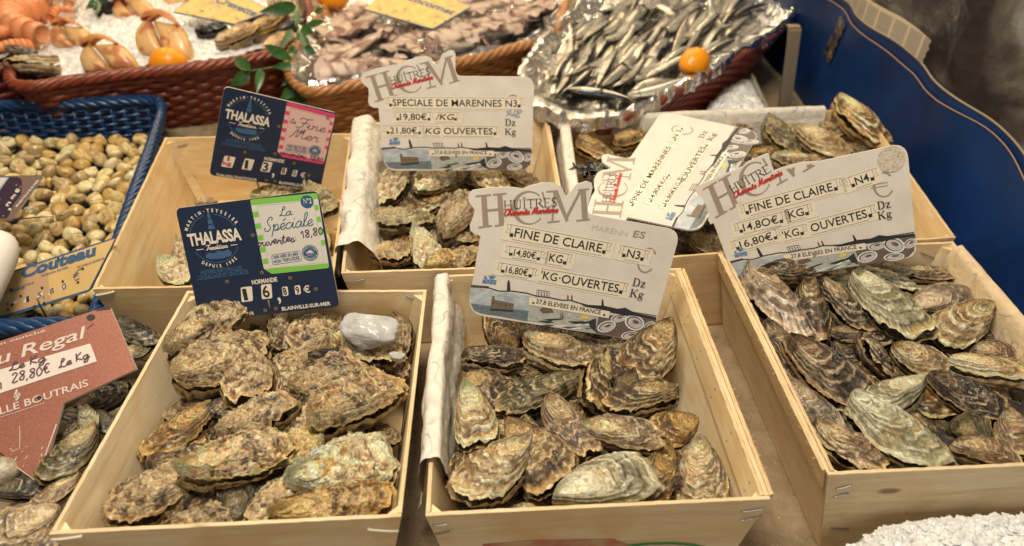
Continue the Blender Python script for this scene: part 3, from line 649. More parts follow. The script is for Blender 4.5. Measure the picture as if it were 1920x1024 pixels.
FL_, FC, FR_ = 'oysters in the front left crate', 'oysters in the front centre crate', 'oysters in the front right crate'
place(crop(240, 540, 2.1155), 2.1155, [
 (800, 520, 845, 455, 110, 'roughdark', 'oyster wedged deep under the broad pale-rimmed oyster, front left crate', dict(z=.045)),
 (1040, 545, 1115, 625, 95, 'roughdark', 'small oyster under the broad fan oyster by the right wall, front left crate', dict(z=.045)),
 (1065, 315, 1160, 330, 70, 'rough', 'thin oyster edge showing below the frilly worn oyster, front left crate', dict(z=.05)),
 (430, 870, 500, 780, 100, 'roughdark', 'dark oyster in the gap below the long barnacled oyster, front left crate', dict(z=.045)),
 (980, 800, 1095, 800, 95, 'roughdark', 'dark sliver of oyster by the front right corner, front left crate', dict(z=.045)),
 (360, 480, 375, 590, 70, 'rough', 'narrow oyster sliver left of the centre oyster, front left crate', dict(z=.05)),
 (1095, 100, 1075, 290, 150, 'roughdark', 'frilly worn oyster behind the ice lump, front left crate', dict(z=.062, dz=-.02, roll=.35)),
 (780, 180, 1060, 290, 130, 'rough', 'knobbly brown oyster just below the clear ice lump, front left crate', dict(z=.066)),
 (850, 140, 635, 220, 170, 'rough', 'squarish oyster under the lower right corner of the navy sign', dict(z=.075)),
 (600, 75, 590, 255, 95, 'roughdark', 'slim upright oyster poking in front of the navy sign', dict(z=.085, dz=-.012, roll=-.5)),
 (270, 400, 100, 520, 10, 'roughdark', 'dark oyster lying against the left wall, front left crate', dict(z=.052)) if False else
 (350, 410, 105, 515, 130, 'roughdark', 'dark oyster lying against the left wall, front left crate', dict(z=.052)),
 (690, 250, 590, 390, 160, 'rough', 'round speckled oyster in the upper middle, front left crate', dict(z=.068)),
 (155, 285, 435, 30, 165, 'rough', 'big pale oyster propped in the back left corner over the navy sign', dict(noclamp=True, z=.088, dz=.025, roll=.15)),
 (180, 375, 535, 185, 240, 'rough', 'broad round oyster with orange rim below the corner one, front left crate', dict(z=.092, roll=.12)),
 (455, 240, 480, 470, 205, 'rough', 'triangular oyster with a narrow raised tip, front left crate', dict(z=.086, roll=-.1)),
 (640, 400, 920, 290, 165, 'rough', 'oyster with a fluted lower edge right of the round speckled one', dict(z=.078, roll=.1)),
 (815, 570, 1135, 345, 255, 'layer', 'broad fan-shaped oyster with thin pale rim by the right wall', dict(z=.082, roll=-.08, st='rough')),
 (335, 480, 40, 650, 160, 'gold', 'golden yellow oyster low against the left wall, front left crate', dict(z=.062, st='layer')),
 (790, 470, 600, 550, 140, 'rough', 'small brown oyster between the centre oyster and the fan one', dict(z=.07)),
 (780, 570, 610, 690, 180, 'gold', 'orange-tinged oyster tucked right of the long barnacled oyster', dict(z=.072, st='rough')),
 (365, 600, 655, 430, 175, 'rough', 'oyster at the very centre of the heap, front left crate', dict(z=.084)),
 (235, 720, -150, 900, 205, 'rough', 'mottled oyster in the front left corner of the front left crate', dict(z=.070)),
 (190, 760, 630, 610, 200, 'rough', 'long barnacled oyster lying across the middle of the front left crate', dict(z=.090, roll=.12)),
 (690, 760, 480, 920, 190, 'rough', 'greyish oyster at the front edge, middle of the front left crate', dict(z=.072)),
 (690, 790, 1100, 640, 245, 'cream', 'large whitish oyster at the front right, front left crate', dict(z=.083, st='rough')),
 (585, 950, 1060, 880, 170, 'gold', 'orange-rimmed oyster pressed against the front board, front left crate', dict(z=.076, st='rough', roll=.25)),
 (120, 980, 455, 920, 150, 'rough', 'oyster showing only its curved rim at the front board', dict(z=.066, roll=.3)),
], 'rough', .082, FL_)
place(crop(780, 560, 2.2065), 2.2065, [
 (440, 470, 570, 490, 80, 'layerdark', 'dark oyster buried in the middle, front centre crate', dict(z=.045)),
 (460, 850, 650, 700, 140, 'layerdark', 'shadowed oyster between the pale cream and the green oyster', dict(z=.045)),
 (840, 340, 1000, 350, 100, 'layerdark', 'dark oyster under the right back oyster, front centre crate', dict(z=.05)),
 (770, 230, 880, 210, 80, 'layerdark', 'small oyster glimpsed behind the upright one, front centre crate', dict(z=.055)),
 (390, 300, 590, 290, 90, 'layer', 'thin wavy oyster under the large cream one at the back', dict(z=.055)),
 (370, 890, 600, 870, 80, 'mauve', 'flat oyster along the front board, front centre crate', dict(z=.055)),
 (590, 880, 780, 870, 70, 'gold', 'orange oyster edge along the front board, front centre crate', dict(z=.055)),
 (160, 810, 300, 900, 120, 'slate', 'glassy grey oyster in the front left corner, front centre crate', dict(z=.055)),
 (200, 330, 380, 390, 150, 'layer', 'ruffled tan oyster against the paper liner, front centre crate', dict(z=.06)),
 (185, 250, 460, 240, 115, 'brown', 'dark brown oyster in the back left corner by the paper', dict(z=.068)),
 (1060, 100, 880, 310, 200, 'layer', 'tawny oyster standing in the back right corner, front centre crate', dict(z=.082, dz=-.022)),
 (445, 170, 755, 265, 185, 'cream', 'large cream ribbed oyster under the white sign, front centre crate', dict(z=.082)),
 (765, 210, 720, 450, 130, 'layer', 'oyster on its edge with pale zigzag lips, front centre crate', dict(z=.080, roll=-.75)),
 (690, 350, 320, 440, 140, 'olive', 'long dark olive oyster lying across the upper left, front centre crate', dict(z=.072)),
 (205, 360, 270, 620, 180, 'cream', 'pale pointed oyster beside the paper liner, front centre crate', dict(z=.074, st='stripe')),
 (380, 510, 590, 770, 240, 'layer', 'brown oyster behind the pale yellow one, front centre crate', dict(z=.078)),
 (535, 420, 740, 650, 160, 'mauve', 'greyish purple oyster leaning diagonally in the middle', dict(z=.080)),
 (1085, 385, 770, 450, 145, 'layer', 'two-lobed brown oyster against the right wall', dict(z=.078)),
 (1165, 500, 975, 570, 150, 'gold', 'round golden oyster against the right wall, front centre crate', dict(z=.066)),
 (675, 530, 1020, 590, 135, 'mauve', 'pinkish beige oyster with a frilled lower edge', dict(z=.085, roll=.15)),
 (340, 610, 150, 760, 170, 'layer', 'oyster peeping out left of the pale yellow one', dict(z=.062)),
 (1040, 620, 950, 860, 165, 'gold', 'orange brown oyster between the green and the tall ruffled one', dict(z=.066, st='layer')),
 (485, 580, 200, 830, 225, 'cream', 'big pale yellow oyster at the front left, front centre crate', dict(z=.088)),
 (560, 830, 975, 720, 215, 'green', 'large green-grey oyster with an orange lip at the front', dict(z=.080, st='smooth')),
 (1180, 580, 1165, 870, 225, 'cream', 'tall ruffled oyster in the front right corner, front centre crate', dict(z=.072, dz=-.015)),
], 'layer', .076, FC)
place(crop(1340, 460, 1.8155), 1.8155, [
 (640, 560, 850, 590, 100, 'gold', 'amber lipped oyster beneath the pale green leaning one', dict(z=.06)),
 (660, 600, 790, 640, 80, 'brown', 'thin brown oyster above the biggest green one', dict(z=.066)),
 (1000, 490, 1075, 560, 100, 'layerdark', 'blackish oyster at the right frame edge, front right crate', dict(z=.06)),
 (920, 270, 965, 320, 70, 'brown', 'small brown oyster near the paper liner, front right crate', dict(z=.07)),
 (690, 290, 745, 330, 60, 'brown', 'sliver of brown oyster right of the large green-gold one', dict(z=.07)),
 (370, 560, 460, 610, 70, 'brown', 'small brown oyster left of the pale green leaning one', dict(z=.066)),
 (670, 95, 850, 105, 60, 'mauve', 'flat oyster at the back right end of the front right crate', dict(z=.078)),
 (540, 85, 680, 85, 70, 'green', 'pale oyster just under the white sign, front right crate', dict(z=.08)),
 (390, 60, 460, 190, 90, 'green', 'pale green oyster half hidden behind the green-gold one', dict(z=.075)),
 (390, 300, 610, 330, 100, 'brown', 'brown pinstriped oyster in the middle, front right crate', dict(z=.078)),
 (310, 130, 335, 320, 130, 'brown', 'rusty brown round oyster beside the long grey one', dict(z=.08)),
 (350, 140, 530, 290, 115, 'brown', 'glossy dark brown oyster left of the green-gold one', dict(z=.088)),
 (470, 80, 700, 165, 75, 'green', 'slim grey-green oyster under the sign, front right crate', dict(z=.085)),
 (75, 70, 275, 320, 140, 'grey', 'long grey oyster along the left wall, front right crate', dict(z=.088, st='smooth')),
 (130, 110, 405, 65, 95, 'brown', 'brown and white layered oyster overlapping the foot of the sign', dict(z=.10, roll=.3)),
 (660, 230, 880, 160, 125, 'grey', 'round grey oyster near the paper liner, front right crate', dict(z=.085, st='smooth')),
 (930, 215, 770, 330, 145, 'cream', 'grey oyster with yellow rim right of centre, front right crate', dict(z=.088)),
 (470, 100, 700, 320, 150, 'green', 'large green-gold oyster slanting in the upper middle', dict(z=.10, st='smooth')),
 (880, 360, 1045, 370, 90, 'mauve', 'thin white-edged oyster by the right wall, front right crate', dict(z=.08)),
 (140, 280, 310, 470, 110, 'brown', 'brown oyster hugging the left wall, front right crate', dict(z=.082)),
 (500, 310, 600, 450, 110, 'brown', 'oyster standing on its edge in the middle, front right crate', dict(z=.088, roll=-.7)),
 (600, 350, 800, 430, 120, 'cream', 'cream oyster with brown radial stripes, front right crate', dict(z=.092)),
 (230, 340, 540, 530, 180, 'brown', 'big dark brown oyster with white wavy ridges', dict(z=.098)),
 (790, 400, 1060, 440, 115, 'cream', 'long orange and cream oyster at the right, front right crate', dict(z=.094, st='smooth')),
 (720, 450, 1000, 570, 120, 'brown', 'dark oyster with white zigzag lines, front right crate', dict(z=.09)),
 (225, 460, 385, 650, 120, 'grey', 'slender grey oyster low along the left wall, front right crate', dict(z=.078)),
 (725, 480, 455, 570, 125, 'green', 'smooth pale green oyster leaning over the biggest one', dict(z=.094, st='smooth')),
 (800, 630, 945, 620, 120, 'olive', 'dark green oyster on its edge at the front right', dict(z=.082, roll=.5)),
 (985, 570, 1060, 710, 130, 'mauve', 'mauve oyster cut by the right frame edge', dict(z=.084)),
 (810, 720, 1060, 750, 125, 'mauve', 'mauve and tan striped oyster at the front board, far right', dict(z=.086)),
 (350, 640, 610, 800, 150, 'mauve', 'pale mauve striped oyster in the front left corner, front right crate', dict(z=.084)),
 (470, 580, 830, 790, 205, 'green', 'biggest pale green oyster at the front of the front right crate', dict(z=.090, st='smooth')),
], 'stripe', .088, FR_)
BL_, BC, BR__ = 'oysters in the back left crate', 'oysters in the back centre crate', 'oysters in the back right crate'
ID = lambda x, y: (x, y)
place(ID, 1, [
 (470, 372, 560, 352, 34, 'layer', 'oyster under the lower edge of the pink labelled sign', dict(z=.066)),
 (365, 384, 405, 374, 20, 'layer', 'oyster tip above the green labelled sign'),
 (600, 350, 645, 395, 52, 'olive', 'dark oyster beside the top right of the green labelled sign', dict(z=.072)),
 (620, 410, 632, 490, 60, 'gold', 'ruffled oyster right of the green labelled sign', dict(z=.07)),
 (300, 490, 365, 530, 55, 'cream', 'frilly pale oyster left of the green labelled sign', dict(z=.05)),
 (330, 455, 370, 500, 48, 'mauve', 'purplish oyster behind the frilly pale one, back left crate', dict(z=.045)),
 (420, 420, 520, 440, 60, 'layer', 'oyster hidden behind the green labelled sign, back left crate', dict(z=.045)),
 (520, 470, 610, 450, 60, 'layer', 'oyster behind the right half of the green labelled sign', dict(z=.05)),
 (390, 500, 470, 470, 60, 'layer', 'oyster behind the foot of the green labelled sign', dict(z=.045)),
], 'rough', .05, BL_)
place(crop(640, 100, 2.225), 2.225, [
 (270, 560, 470, 600, 80, 'layer', 'brown oyster between the two rows, back centre crate', dict(z=.058)),
 (440, 780, 580, 750, 100, 'layer', 'oyster half behind the tilted white sign, back centre crate', dict(z=.062)),
 (400, 905, 570, 830, 100, 'layer', 'oyster along the front board, back centre crate', dict(z=.066)),
 (290, 480, 140, 620, 130, 'mauve', 'grey-brown oyster against the paper, back centre crate', dict(z=.08)),
 (530, 490, 300, 540, 120, 'cream', 'humped oyster under the middle of the white sign, back centre crate', dict(z=.085)),
 (540, 470, 670, 570, 120, 'layer', 'oyster under the right part of the sign, back centre crate', dict(z=.085)),
 (660, 500, 825, 545, 90, 'layer', 'oyster by the right wall, back centre crate', dict(z=.078)),
 (130, 700, 395, 690, 130, 'olive', 'mossy green oyster at the left, back centre crate', dict(z=.078)),
 (410, 760, 560, 590, 155, 'mauve', 'upright greyish oyster right of the mossy green one', dict(z=.082)),
 (115, 830, 295, 830, 155, 'layer', 'round tan oyster in the front left corner, back centre crate', dict(z=.078)),
 (300, 750, 390, 890, 130, 'cream', 'oyster beside the round tan one at the front, back centre crate', dict(z=.078)),
 (335, 895, 465, 830, 75, 'gold', 'thin layered oyster on edge at the front, back centre crate', dict(z=.082, roll=.5)),
], 'rough', .075, BC)
place(crop(1080, 180, 2.8235), 2.8235, [
 (1800, 690, 1860, 780, 70, 'slate', 'dark oyster low by the right wall, back right crate', dict(z=.05)),
 (1770, 370, 1840, 490, 80, 'mauve', 'oyster peeking out past the sign corner, back right crate', dict(z=.06)),
 (590, 840, 745, 900, 90, 'slate', 'dark oyster near the front board, back right crate', dict(z=.05)),
 (460, 700, 600, 860, 100, 'slate', 'grey oyster behind the tilted sign corner, back right crate', dict(z=.055)),
 (250, 660, 420, 700, 100, 'slate', 'dark oyster below the lying white sign', dict(z=.055)),
 (700, 560, 900, 500, 120, 'slate', 'oyster under the lying sign, back right crate', dict(z=.05)),
 (400, 300, 600, 420, 140, 'layer', 'oyster beneath the middle of the lying white sign', dict(z=.06)),
 (10, 240, 210, 340, 150, 'gold', 'bright yellow ridged oyster at the left, back right crate', dict(z=.085)),
 (200, 260, 390, 190, 110, 'gold', 'brown-gold oyster at the back left, back right crate', dict(z=.085)),
 (690, 150, 870, 110, 100, 'layer', 'brownish oyster against the far paper, above the lying sign'),
 (1010, 110, 1180, 130, 90, 'cream', 'pale oyster against the far paper behind the dark-ended one'),
 (1240, 120, 1390, 150, 95, 'layer', 'oyster tucked beside the high brown one, back right crate'),
 (1500, 280, 1690, 300, 110, 'olive', 'oyster just above the right end of the torn sign'),
 (920, 320, 1110, 290, 90, 'gold', 'flat oyster right of the lying sign', dict(z=.07)),
 (1030, 340, 1330, 350, 100, 'cream', 'pale oyster above the torn sign, back right crate', dict(z=.072)),
 (985, 130, 1160, 280, 120, 'olive', 'dark-ended oyster right of the lying sign', dict(z=.085)),
 (1160, 190, 1450, 310, 150, 'cream', 'plump yellow-green oyster in the back right crate', dict(z=.09, st='smooth')),
 (1370, 20, 1650, 260, 165, 'layer', 'large brown oyster standing high in the back right corner', dict(noclamp=True, z=.115, dz=-.03, st='smooth')),
 (1880, 500, 1790, 660, 130, 'gold', 'round golden oyster right of the torn sign', dict(z=.07)),
 (600, 760, 780, 800, 140, 'cream', 'pale yellow ruffled oyster left of the torn sign', dict(z=.085)),
 (170, 560, 175, 680, 115, 'gold', 'golden brown oyster tip in front of the lying sign', dict(z=.12, dz=-.02, st='smooth')),
], 'layer', .075, BR__)
place(crop(0, 560, 2.206), 2.206, [
 (0, 560, 200, 620, 150, 'slate', 'dark oyster under the copper sign', dict(z=.03)),
 (250, 380, 60, 300, 130, 'slate', 'oyster under the upper half of the copper sign', dict(z=.03)),
 (480, 100, 650, 180, 95, 'slate', 'dark striped oyster beside the corner of the crate, behind the copper sign', dict(z=.05)),
 (500, 240, 620, 190, 85, 'olive', 'smooth olive green oyster right of the copper sign', dict(z=.045)),
 (280, 450, 530, 380, 110, 'slate', 'dark brown lined oyster under the right edge of the copper sign', dict(z=.05)),
 (380, 470, 460, 540, 75, 'slate', 'small brown oyster against the crate wall, left pile', dict(z=.045)),
 (210, 580, 340, 460, 120, 'olive', 'dark grey-green oyster right of the pointed sign tip', dict(z=.05)),
 (340, 440, 385, 550, 75, 'green', 'little pale green oyster leaning on the crate wall', dict(z=.06)),
 (410, 530, 180, 740, 160, 'olive', 'large mossy green oyster right of the pointed tip', dict(z=.06)),
 (340, 720, 120, 870, 100, 'mauve', 'pale lipped oyster on edge below the mossy green one', dict(z=.05)),
 (-40, 800, 210, 790, 100, 'slate', 'blackish oyster below the copper sign tip', dict(z=.04)),
 (150, 900, 30, 860, 90, 'slate', 'dark oyster in the lower left pile', dict(z=.035)),
 (250, 870, -60, 990, 190, 'cream', 'yellowish striped oyster at the lower left corner', dict(z=.06)),
 (120, 960, 240, 1020, 110, 'mauve', 'pale oyster at the bottom edge beside the crate', dict(z=.055)),
], 'smooth', .05, 'dark oysters heaped left of the crates')
# fillers under the top layer, shells coloured mostly dark so gaps look shaded
def fillers():
    protos = []; FV = []
    for i in range(8):
        SEED[0] += 1
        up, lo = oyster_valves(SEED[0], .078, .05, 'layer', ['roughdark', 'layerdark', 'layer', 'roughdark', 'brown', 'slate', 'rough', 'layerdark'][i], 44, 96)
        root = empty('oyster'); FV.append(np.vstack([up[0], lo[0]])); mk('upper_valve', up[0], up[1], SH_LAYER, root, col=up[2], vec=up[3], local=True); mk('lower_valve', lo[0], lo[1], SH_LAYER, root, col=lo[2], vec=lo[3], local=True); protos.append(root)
    used = [False] * 8; rg = random.Random(5)
    for key, nx, ny, z, lab in (('C1', 6, 7, .055, 'front left'), ('C2', 6, 7, .050, 'front centre'), ('C3', 6, 6, .062, 'front right'), ('B1', 4, 5, -.008, 'back left'), ('B2', 5, 7, .054, 'back centre'), ('B3', 8, 6, .058, 'back right')):
        c = CR_IN[key]
        for i in range(nx):
            for j in range(ny):
                if key == 'B1' and j > 2: continue
                u = (i + .5 + rg.uniform(-.2, .2)) / nx * .76 + .12; v = (j + .5 + rg.uniform(-.2, .2)) / ny * .74 + .13
                p = (c['fl'] * (1 - u) + c['fr'] * u) * (1 - v) + (c['bl'] * (1 - u) + c['br'] * u) * v
                k = rg.randrange(8); o = protos[k] if not used[k] else copy_tree(protos[k]); used[k] = True
                o.location = (p[0], p[1], z + rg.uniform(-.006, .008)); o.rotation_euler = (rg.uniform(-.3, .3), rg.uniform(-.3, .3), rg.uniform(0, 6.28))
                o.location = clear_walls(key, FV[k] @ np.array(o.rotation_euler.to_matrix()).T, o.location)
                tag(o, 'oyster half buried under the top layer in the %s crate' % lab, 'oyster', 'buried oysters in the %s crate' % lab)
    for k in range(16):
        px, py = rg.uniform(-20, 260), rg.uniform(600, 1040)
        if px > 250 - (py - 600) * .55: continue
        p = un(px, py, .02); o = copy_tree(protos[rg.choice((1, 2))]); o.location = p; o.rotation_euler = (rg.uniform(-.3, .3), rg.uniform(-.3, .3), rg.uniform(0, 6.28))
        tag(o, 'dark oyster at the bottom of the heap left of the crates', 'oyster', 'buried oysters left of the crates')
fillers()

# ------------------------------------------------------------------ signs
def homog(src, dst):
    A = []
    for (x, y), (u, v) in zip(src, dst):
        A += [[x, y, 1, 0, 0, 0, -u * x, -u * y, -u], [0, 0, 0, x, y, 1, -v * x, -v * y, -v]]
    return np.linalg.svd(np.array(A, float))[2][-1].reshape(3, 3)
TXT = {}
def text_poly(s, bold=0.):
    k = (s, bold)
    if k not in TXT:
        cu = bpy.data.curves.new('lettering', 'FONT'); cu.body = s; cu.offset = bold; cu.resolution_u = 3; cu.space_character = 1.0
        ob = bpy.data.objects.new('lettering', cu); COL.objects.link(ob)
        dg = bpy.context.evaluated_depsgraph_get(); me = bpy.data.meshes.new_from_object(ob.evaluated_get(dg))
        TXT[k] = (np.array([v.co[:] for v in me.vertices]), [tuple(p.vertices) for p in me.polygons])
        bpy.data.objects.remove(ob); bpy.data.curves.remove(cu); bpy.data.meshes.remove(me)
    return TXT[k]
G = {  # single stroke script: (advance, strokes)
 'a': (.5, [[(.40, .38), (.28, .45), (.1, .35), (.03, .15), (.12, 0), (.28, .08), (.42, .42), (.38, .1), (.46, 0), (.56, .12)]]),
 'c': (.38, [[(.36, .36), (.28, .45), (.1, .35), (.03, .15), (.14, 0), (.3, .04), (.42, .14)]]),
 'd': (.5, [[(.4, .36), (.28, .45), (.1, .35), (.03, .15), (.12, 0), (.28, .08), (.42, .5), (.52, 1), (.42, .4), (.38, .1), (.46, 0), (.56, .12)]]),
 'e': (.38, [[(0, .12), (.2, .2), (.34, .33), (.26, .45), (.1, .35), (.05, .15), (.16, 0), (.3, .03), (.42, .14)]]),
 'é': (.38, [[(0, .12), (.2, .2), (.34, .33), (.26, .45), (.1, .35), (.05, .15), (.16, 0), (.3, .03), (.42, .14)], [(.22, .6), (.38, .78)]]),
 'g': (.5, [[(.42, .38), (.3, .45), (.1, .35), (.03, .15), (.12, .02), (.28, .1), (.42, .4), (.36, -.2), (.2, -.42), (.05, -.3), (.25, -.08), (.55, .12)]]),
 'h': (.5, [[(0, .1), (.2, .6), (.28, .95), (.2, 1), (.12, .7), (.06, 0), (.12, .25), (.28, .44), (.36, .35), (.34, .1), (.42, 0), (.55, .12)]]),
 'i': (.28, [[(0, .12), (.14, .45), (.1, .12), (.18, 0), (.32, .12)], [(.2, .62), (.22, .68)]]),
 'l': (.28, [[(0, .1), (.22, .6), (.28, .95), (.18, 1), (.09, .7), (.08, .15), (.18, 0), (.32, .12)]]),
 'm': (.66, [[(0, .35), (.08, .44), (.1, .3), (.06, 0)], [(.07, .1), (.16, .34), (.27, .44), (.31, .3), (.27, 0)], [(.28, .1), (.37, .34), (.48, .44), (.52, .3), (.49, .08), (.57, 0), (.7, .12)]]),
 'n': (.48, [[(0, .35), (.08, .44), (.1, .3), (.06, 0)], [(.07, .1), (.16, .34), (.28, .44), (.33, .3), (.3, .08), (.38, 0), (.52, .12)]]),
 'o': (.42, [[(.25, .45), (.1, .38), (.03, .18), (.14, 0), (.3, .08), (.36, .28), (.25, .45), (.3, .36), (.46, .38)]]),
 'p': (.46, [[(0, .3), (.1, .45), (.04, .05), (-.06, -.45)], [(.05, .1), (.2, .42), (.34, .36), (.34, .14), (.2, 0), (.08, .06), (.3, .0), (.5, .14)]]),
 'r': (.4, [[(0, .12), (.1, .45), (.14, .52), (.16, .38), (.3, .4), (.26, .12), (.34, 0), (.45, .12)]]),
 's': (.32, [[(0, .1), (.16, .48), (.24, .3), (.24, .08), (.12, 0), (.02, .06)], [(.14, .0), (.36, .12)]]),
 't': (.34, [[(0, .12), (.16, .6), (.2, .85), (.12, .3), (.14, .06), (.24, 0), (.36, .12)], [(.02, .55), (.32, .6)]]),
 'u': (.5, [[(0, .3), (.1, .45), (.07, .12), (.16, 0), (.3, .1), (.4, .44), (.36, .1), (.45, 0), (.54, .12)]]),
 'v': (.42, [[(0, .35), (.08, .44), (.14, .2), (.2, 0), (.34, .3), (.36, .44), (.46, .38)]]),
 'L': (.58, [[(.22, .72), (.30, .62), (.46, .78), (.46, .97), (.34, .98), (.26, .70), (.18, .25), (.02, .02), (.06, .12), (.24, .06), (.44, .0), (.64, .12)]]),
 'S': (.56, [[(.1, .22), (.0, .2), (.1, .0), (.32, .05), (.40, .28), (.25, .5), (.2, .75), (.36, .98), (.52, .92), (.46, .74)]]),
 'F': (.62, [[(.1, .74), (.08, .92), (.25, 1.0), (.45, .94), (.78, 1.02)], [(.5, .95), (.42, .5), (.3, .05), (.1, -.02), (.02, .12)], [(.2, .5), (.62, .54)]]),
 'M': (.88, [[(0, .1), (.06, .0), (.16, .2), (.32, .98), (.36, .3), (.40, .05), (.55, .6), (.72, .98), (.68, .4), (.7, .05), (.8, .02), (.92, .14)]]),
 'C': (.56, [[(.52, .75), (.56, .92), (.4, 1), (.15, .75), (.05, .35), (.18, .02), (.4, .05), (.56, .2)]]),
 'T': (.5, [[(.02, .8), (.1, .98), (.7, .95)], [(.4, .96), (.34, .4), (.2, .02), (.05, .08)]]),
 'K': (.52, [[(.12, 1), (.06, 0)], [(.48, .95), (.1, .45), (.48, .0)]]),
 '1': (.3, [[(.02, .7), (.2, 1), (.16, 0)]]), '8': (.46, [[(.4, .85), (.25, 1), (.1, .8), (.35, .4), (.25, 0), (.05, .2), (.3, .55), (.4, .85)]]),
 '0': (.46, [[(.25, 1), (.05, .6), (.15, 0), (.4, .4), (.25, 1)]]), '2': (.46, [[(.05, .8), (.2, 1), (.38, .8), (.05, 0), (.42, .05)]]), 'N': (.5, [[(.04, 0), (.1, 1), (.36, 0), (.44, 1)]]),
 ',': (.2, [[(.1, .08), (.02, -.18)]]), ':': (.2, [[(.1, .08), (.11, .12)], [(.1, .4), (.11, .45)]]), '€': (.5, [[(.45, .85), (.3, 1), (.1, .6), (.2, 0), (.42, .1)], [(0, .6), (.32, .62)], [(0, .42), (.3, .44)]]), ' ': (.3, []),
}
SER = {  # roman capitals with serifs: (advance, [(x0,y0,x1,y1,thick)...])
 'H': (.80, [(.14, 0, .14, 1, .09), (.64, 0, .64, 1, .09), (.14, .5, .64, .5, .05), (.02, .02, .27, .02, .04), (.02, .98, .27, .98, .04), (.51, .02, .77, .02, .04), (.51, .98, .77, .98, .04)]),
 'U': (.76, [(.14, .25, .14, 1, .09), (.62, .25, .62, 1, .06), (.02, .98, .27, .98, .04), (.51, .98, .73, .98, .04), (.14, .28, .22, .07, .09), (.22, .06, .42, .02, .07), (.42, .02, .56, .08, .06), (.56, .08, .62, .28, .06)]),
 'Î': (.40, [(.2, 0, .2, 1, .09), (.08, .02, .32, .02, .04), (.08, .98, .32, .98, .04), (.06, 1.10, .2, 1.26, .05), (.2, 1.26, .34, 1.10, .05)]),
 'T': (.68, [(.34, 0, .34, 1, .09), (.22, .02, .46, .02, .04), (.03, .97, .65, .97, .06), (.04, .8, .04, .99, .04), (.64, .8, .64, .99, .04)]),
 'R': (.72, [(.14, 0, .14, 1, .09), (.02, .02, .27, .02, .04), (.02, .98, .4, .98, .04), (.4, .97, .54, .86, .08), (.54, .86, .54, .66, .09), (.54, .66, .38, .52, .07), (.14, .5, .4, .5, .04), (.34, .5, .68, .03, .09), (.6, .02, .74, .02, .04)]),
 'E': (.64, [(.14, 0, .14, 1, .09), (.02, .02, .58, .02, .05), (.02, .98, .55, .98, .05), (.14, .52, .44, .52, .04), (.57, .0, .6, .2, .04), (.55, 1, .54, .82, .04)]),
 'S': (.56, [(.46, .78, .44, .98, .04), (.44, .92, .24, .99, .06), (.24, .99, .09, .82, .08), (.09, .8, .16, .62, .09), (.16, .62, .4, .42, .1), (.4, .42, .46, .2, .09), (.46, .2, .28, .01, .07), (.28, .01, .08, .08, .06), (.07, .02, .06, .26, .04)]),
 'D': (.82, [(.16, 0, .16, 1, .15), (.02, .02, .42, .02, .05), (.02, .98, .42, .98, .05), (.42, .98, .62, .82, .1), (.64, .84, .68, .5, .15), (.68, .5, .64, .16, .15), (.62, .18, .42, .02, .1)]),
 'z': (.56, [(.06, .64, .48, .64, .07), (.44, .64, .1, .03, .13), (.06, .03, .5, .03, .07), (.06, .64, .05, .48, .05), (.5, .03, .51, .2, .05)]),
 'K': (.86, [(.16, 0, .16, 1, .15), (.02, .02, .32, .02, .05), (.02, .98, .32, .98, .05), (.68, .96, .24, .46, .06), (.34, .56, .7, .04, .15), (.56, .02, .84, .02, .05), (.54, .98, .8, .98, .05)]),
 'g': (.62, [(.1, .45, .16, .64, .1), (.16, .64, .36, .64, .07), (.36, .64, .42, .45, .1), (.42, .45, .36, .27, .1), (.36, .27, .16, .27, .07), (.16, .27, .1, .45, .1), (.4, .58, .58, .64, .08), (.14, .28, .1, .12, .09), (.1, .1, .44, .06, .12), (.46, .06, .5, -.12, .1), (.5, -.12, .3, -.28, .07), (.3, -.28, .06, -.2, .07), (.06, -.2, .1, .02, .08)]),
 'R_': (0, []), 'N': (.8, [(.12, 0, .12, 1, .05), (.14, .97, .62, .03, .12), (.64, 0, .64, 1, .05), (.02, .98, .2, .98, .05), (.02, .02, .24, .02, .05), (.54, .98, .76, .98, .05)]),
}
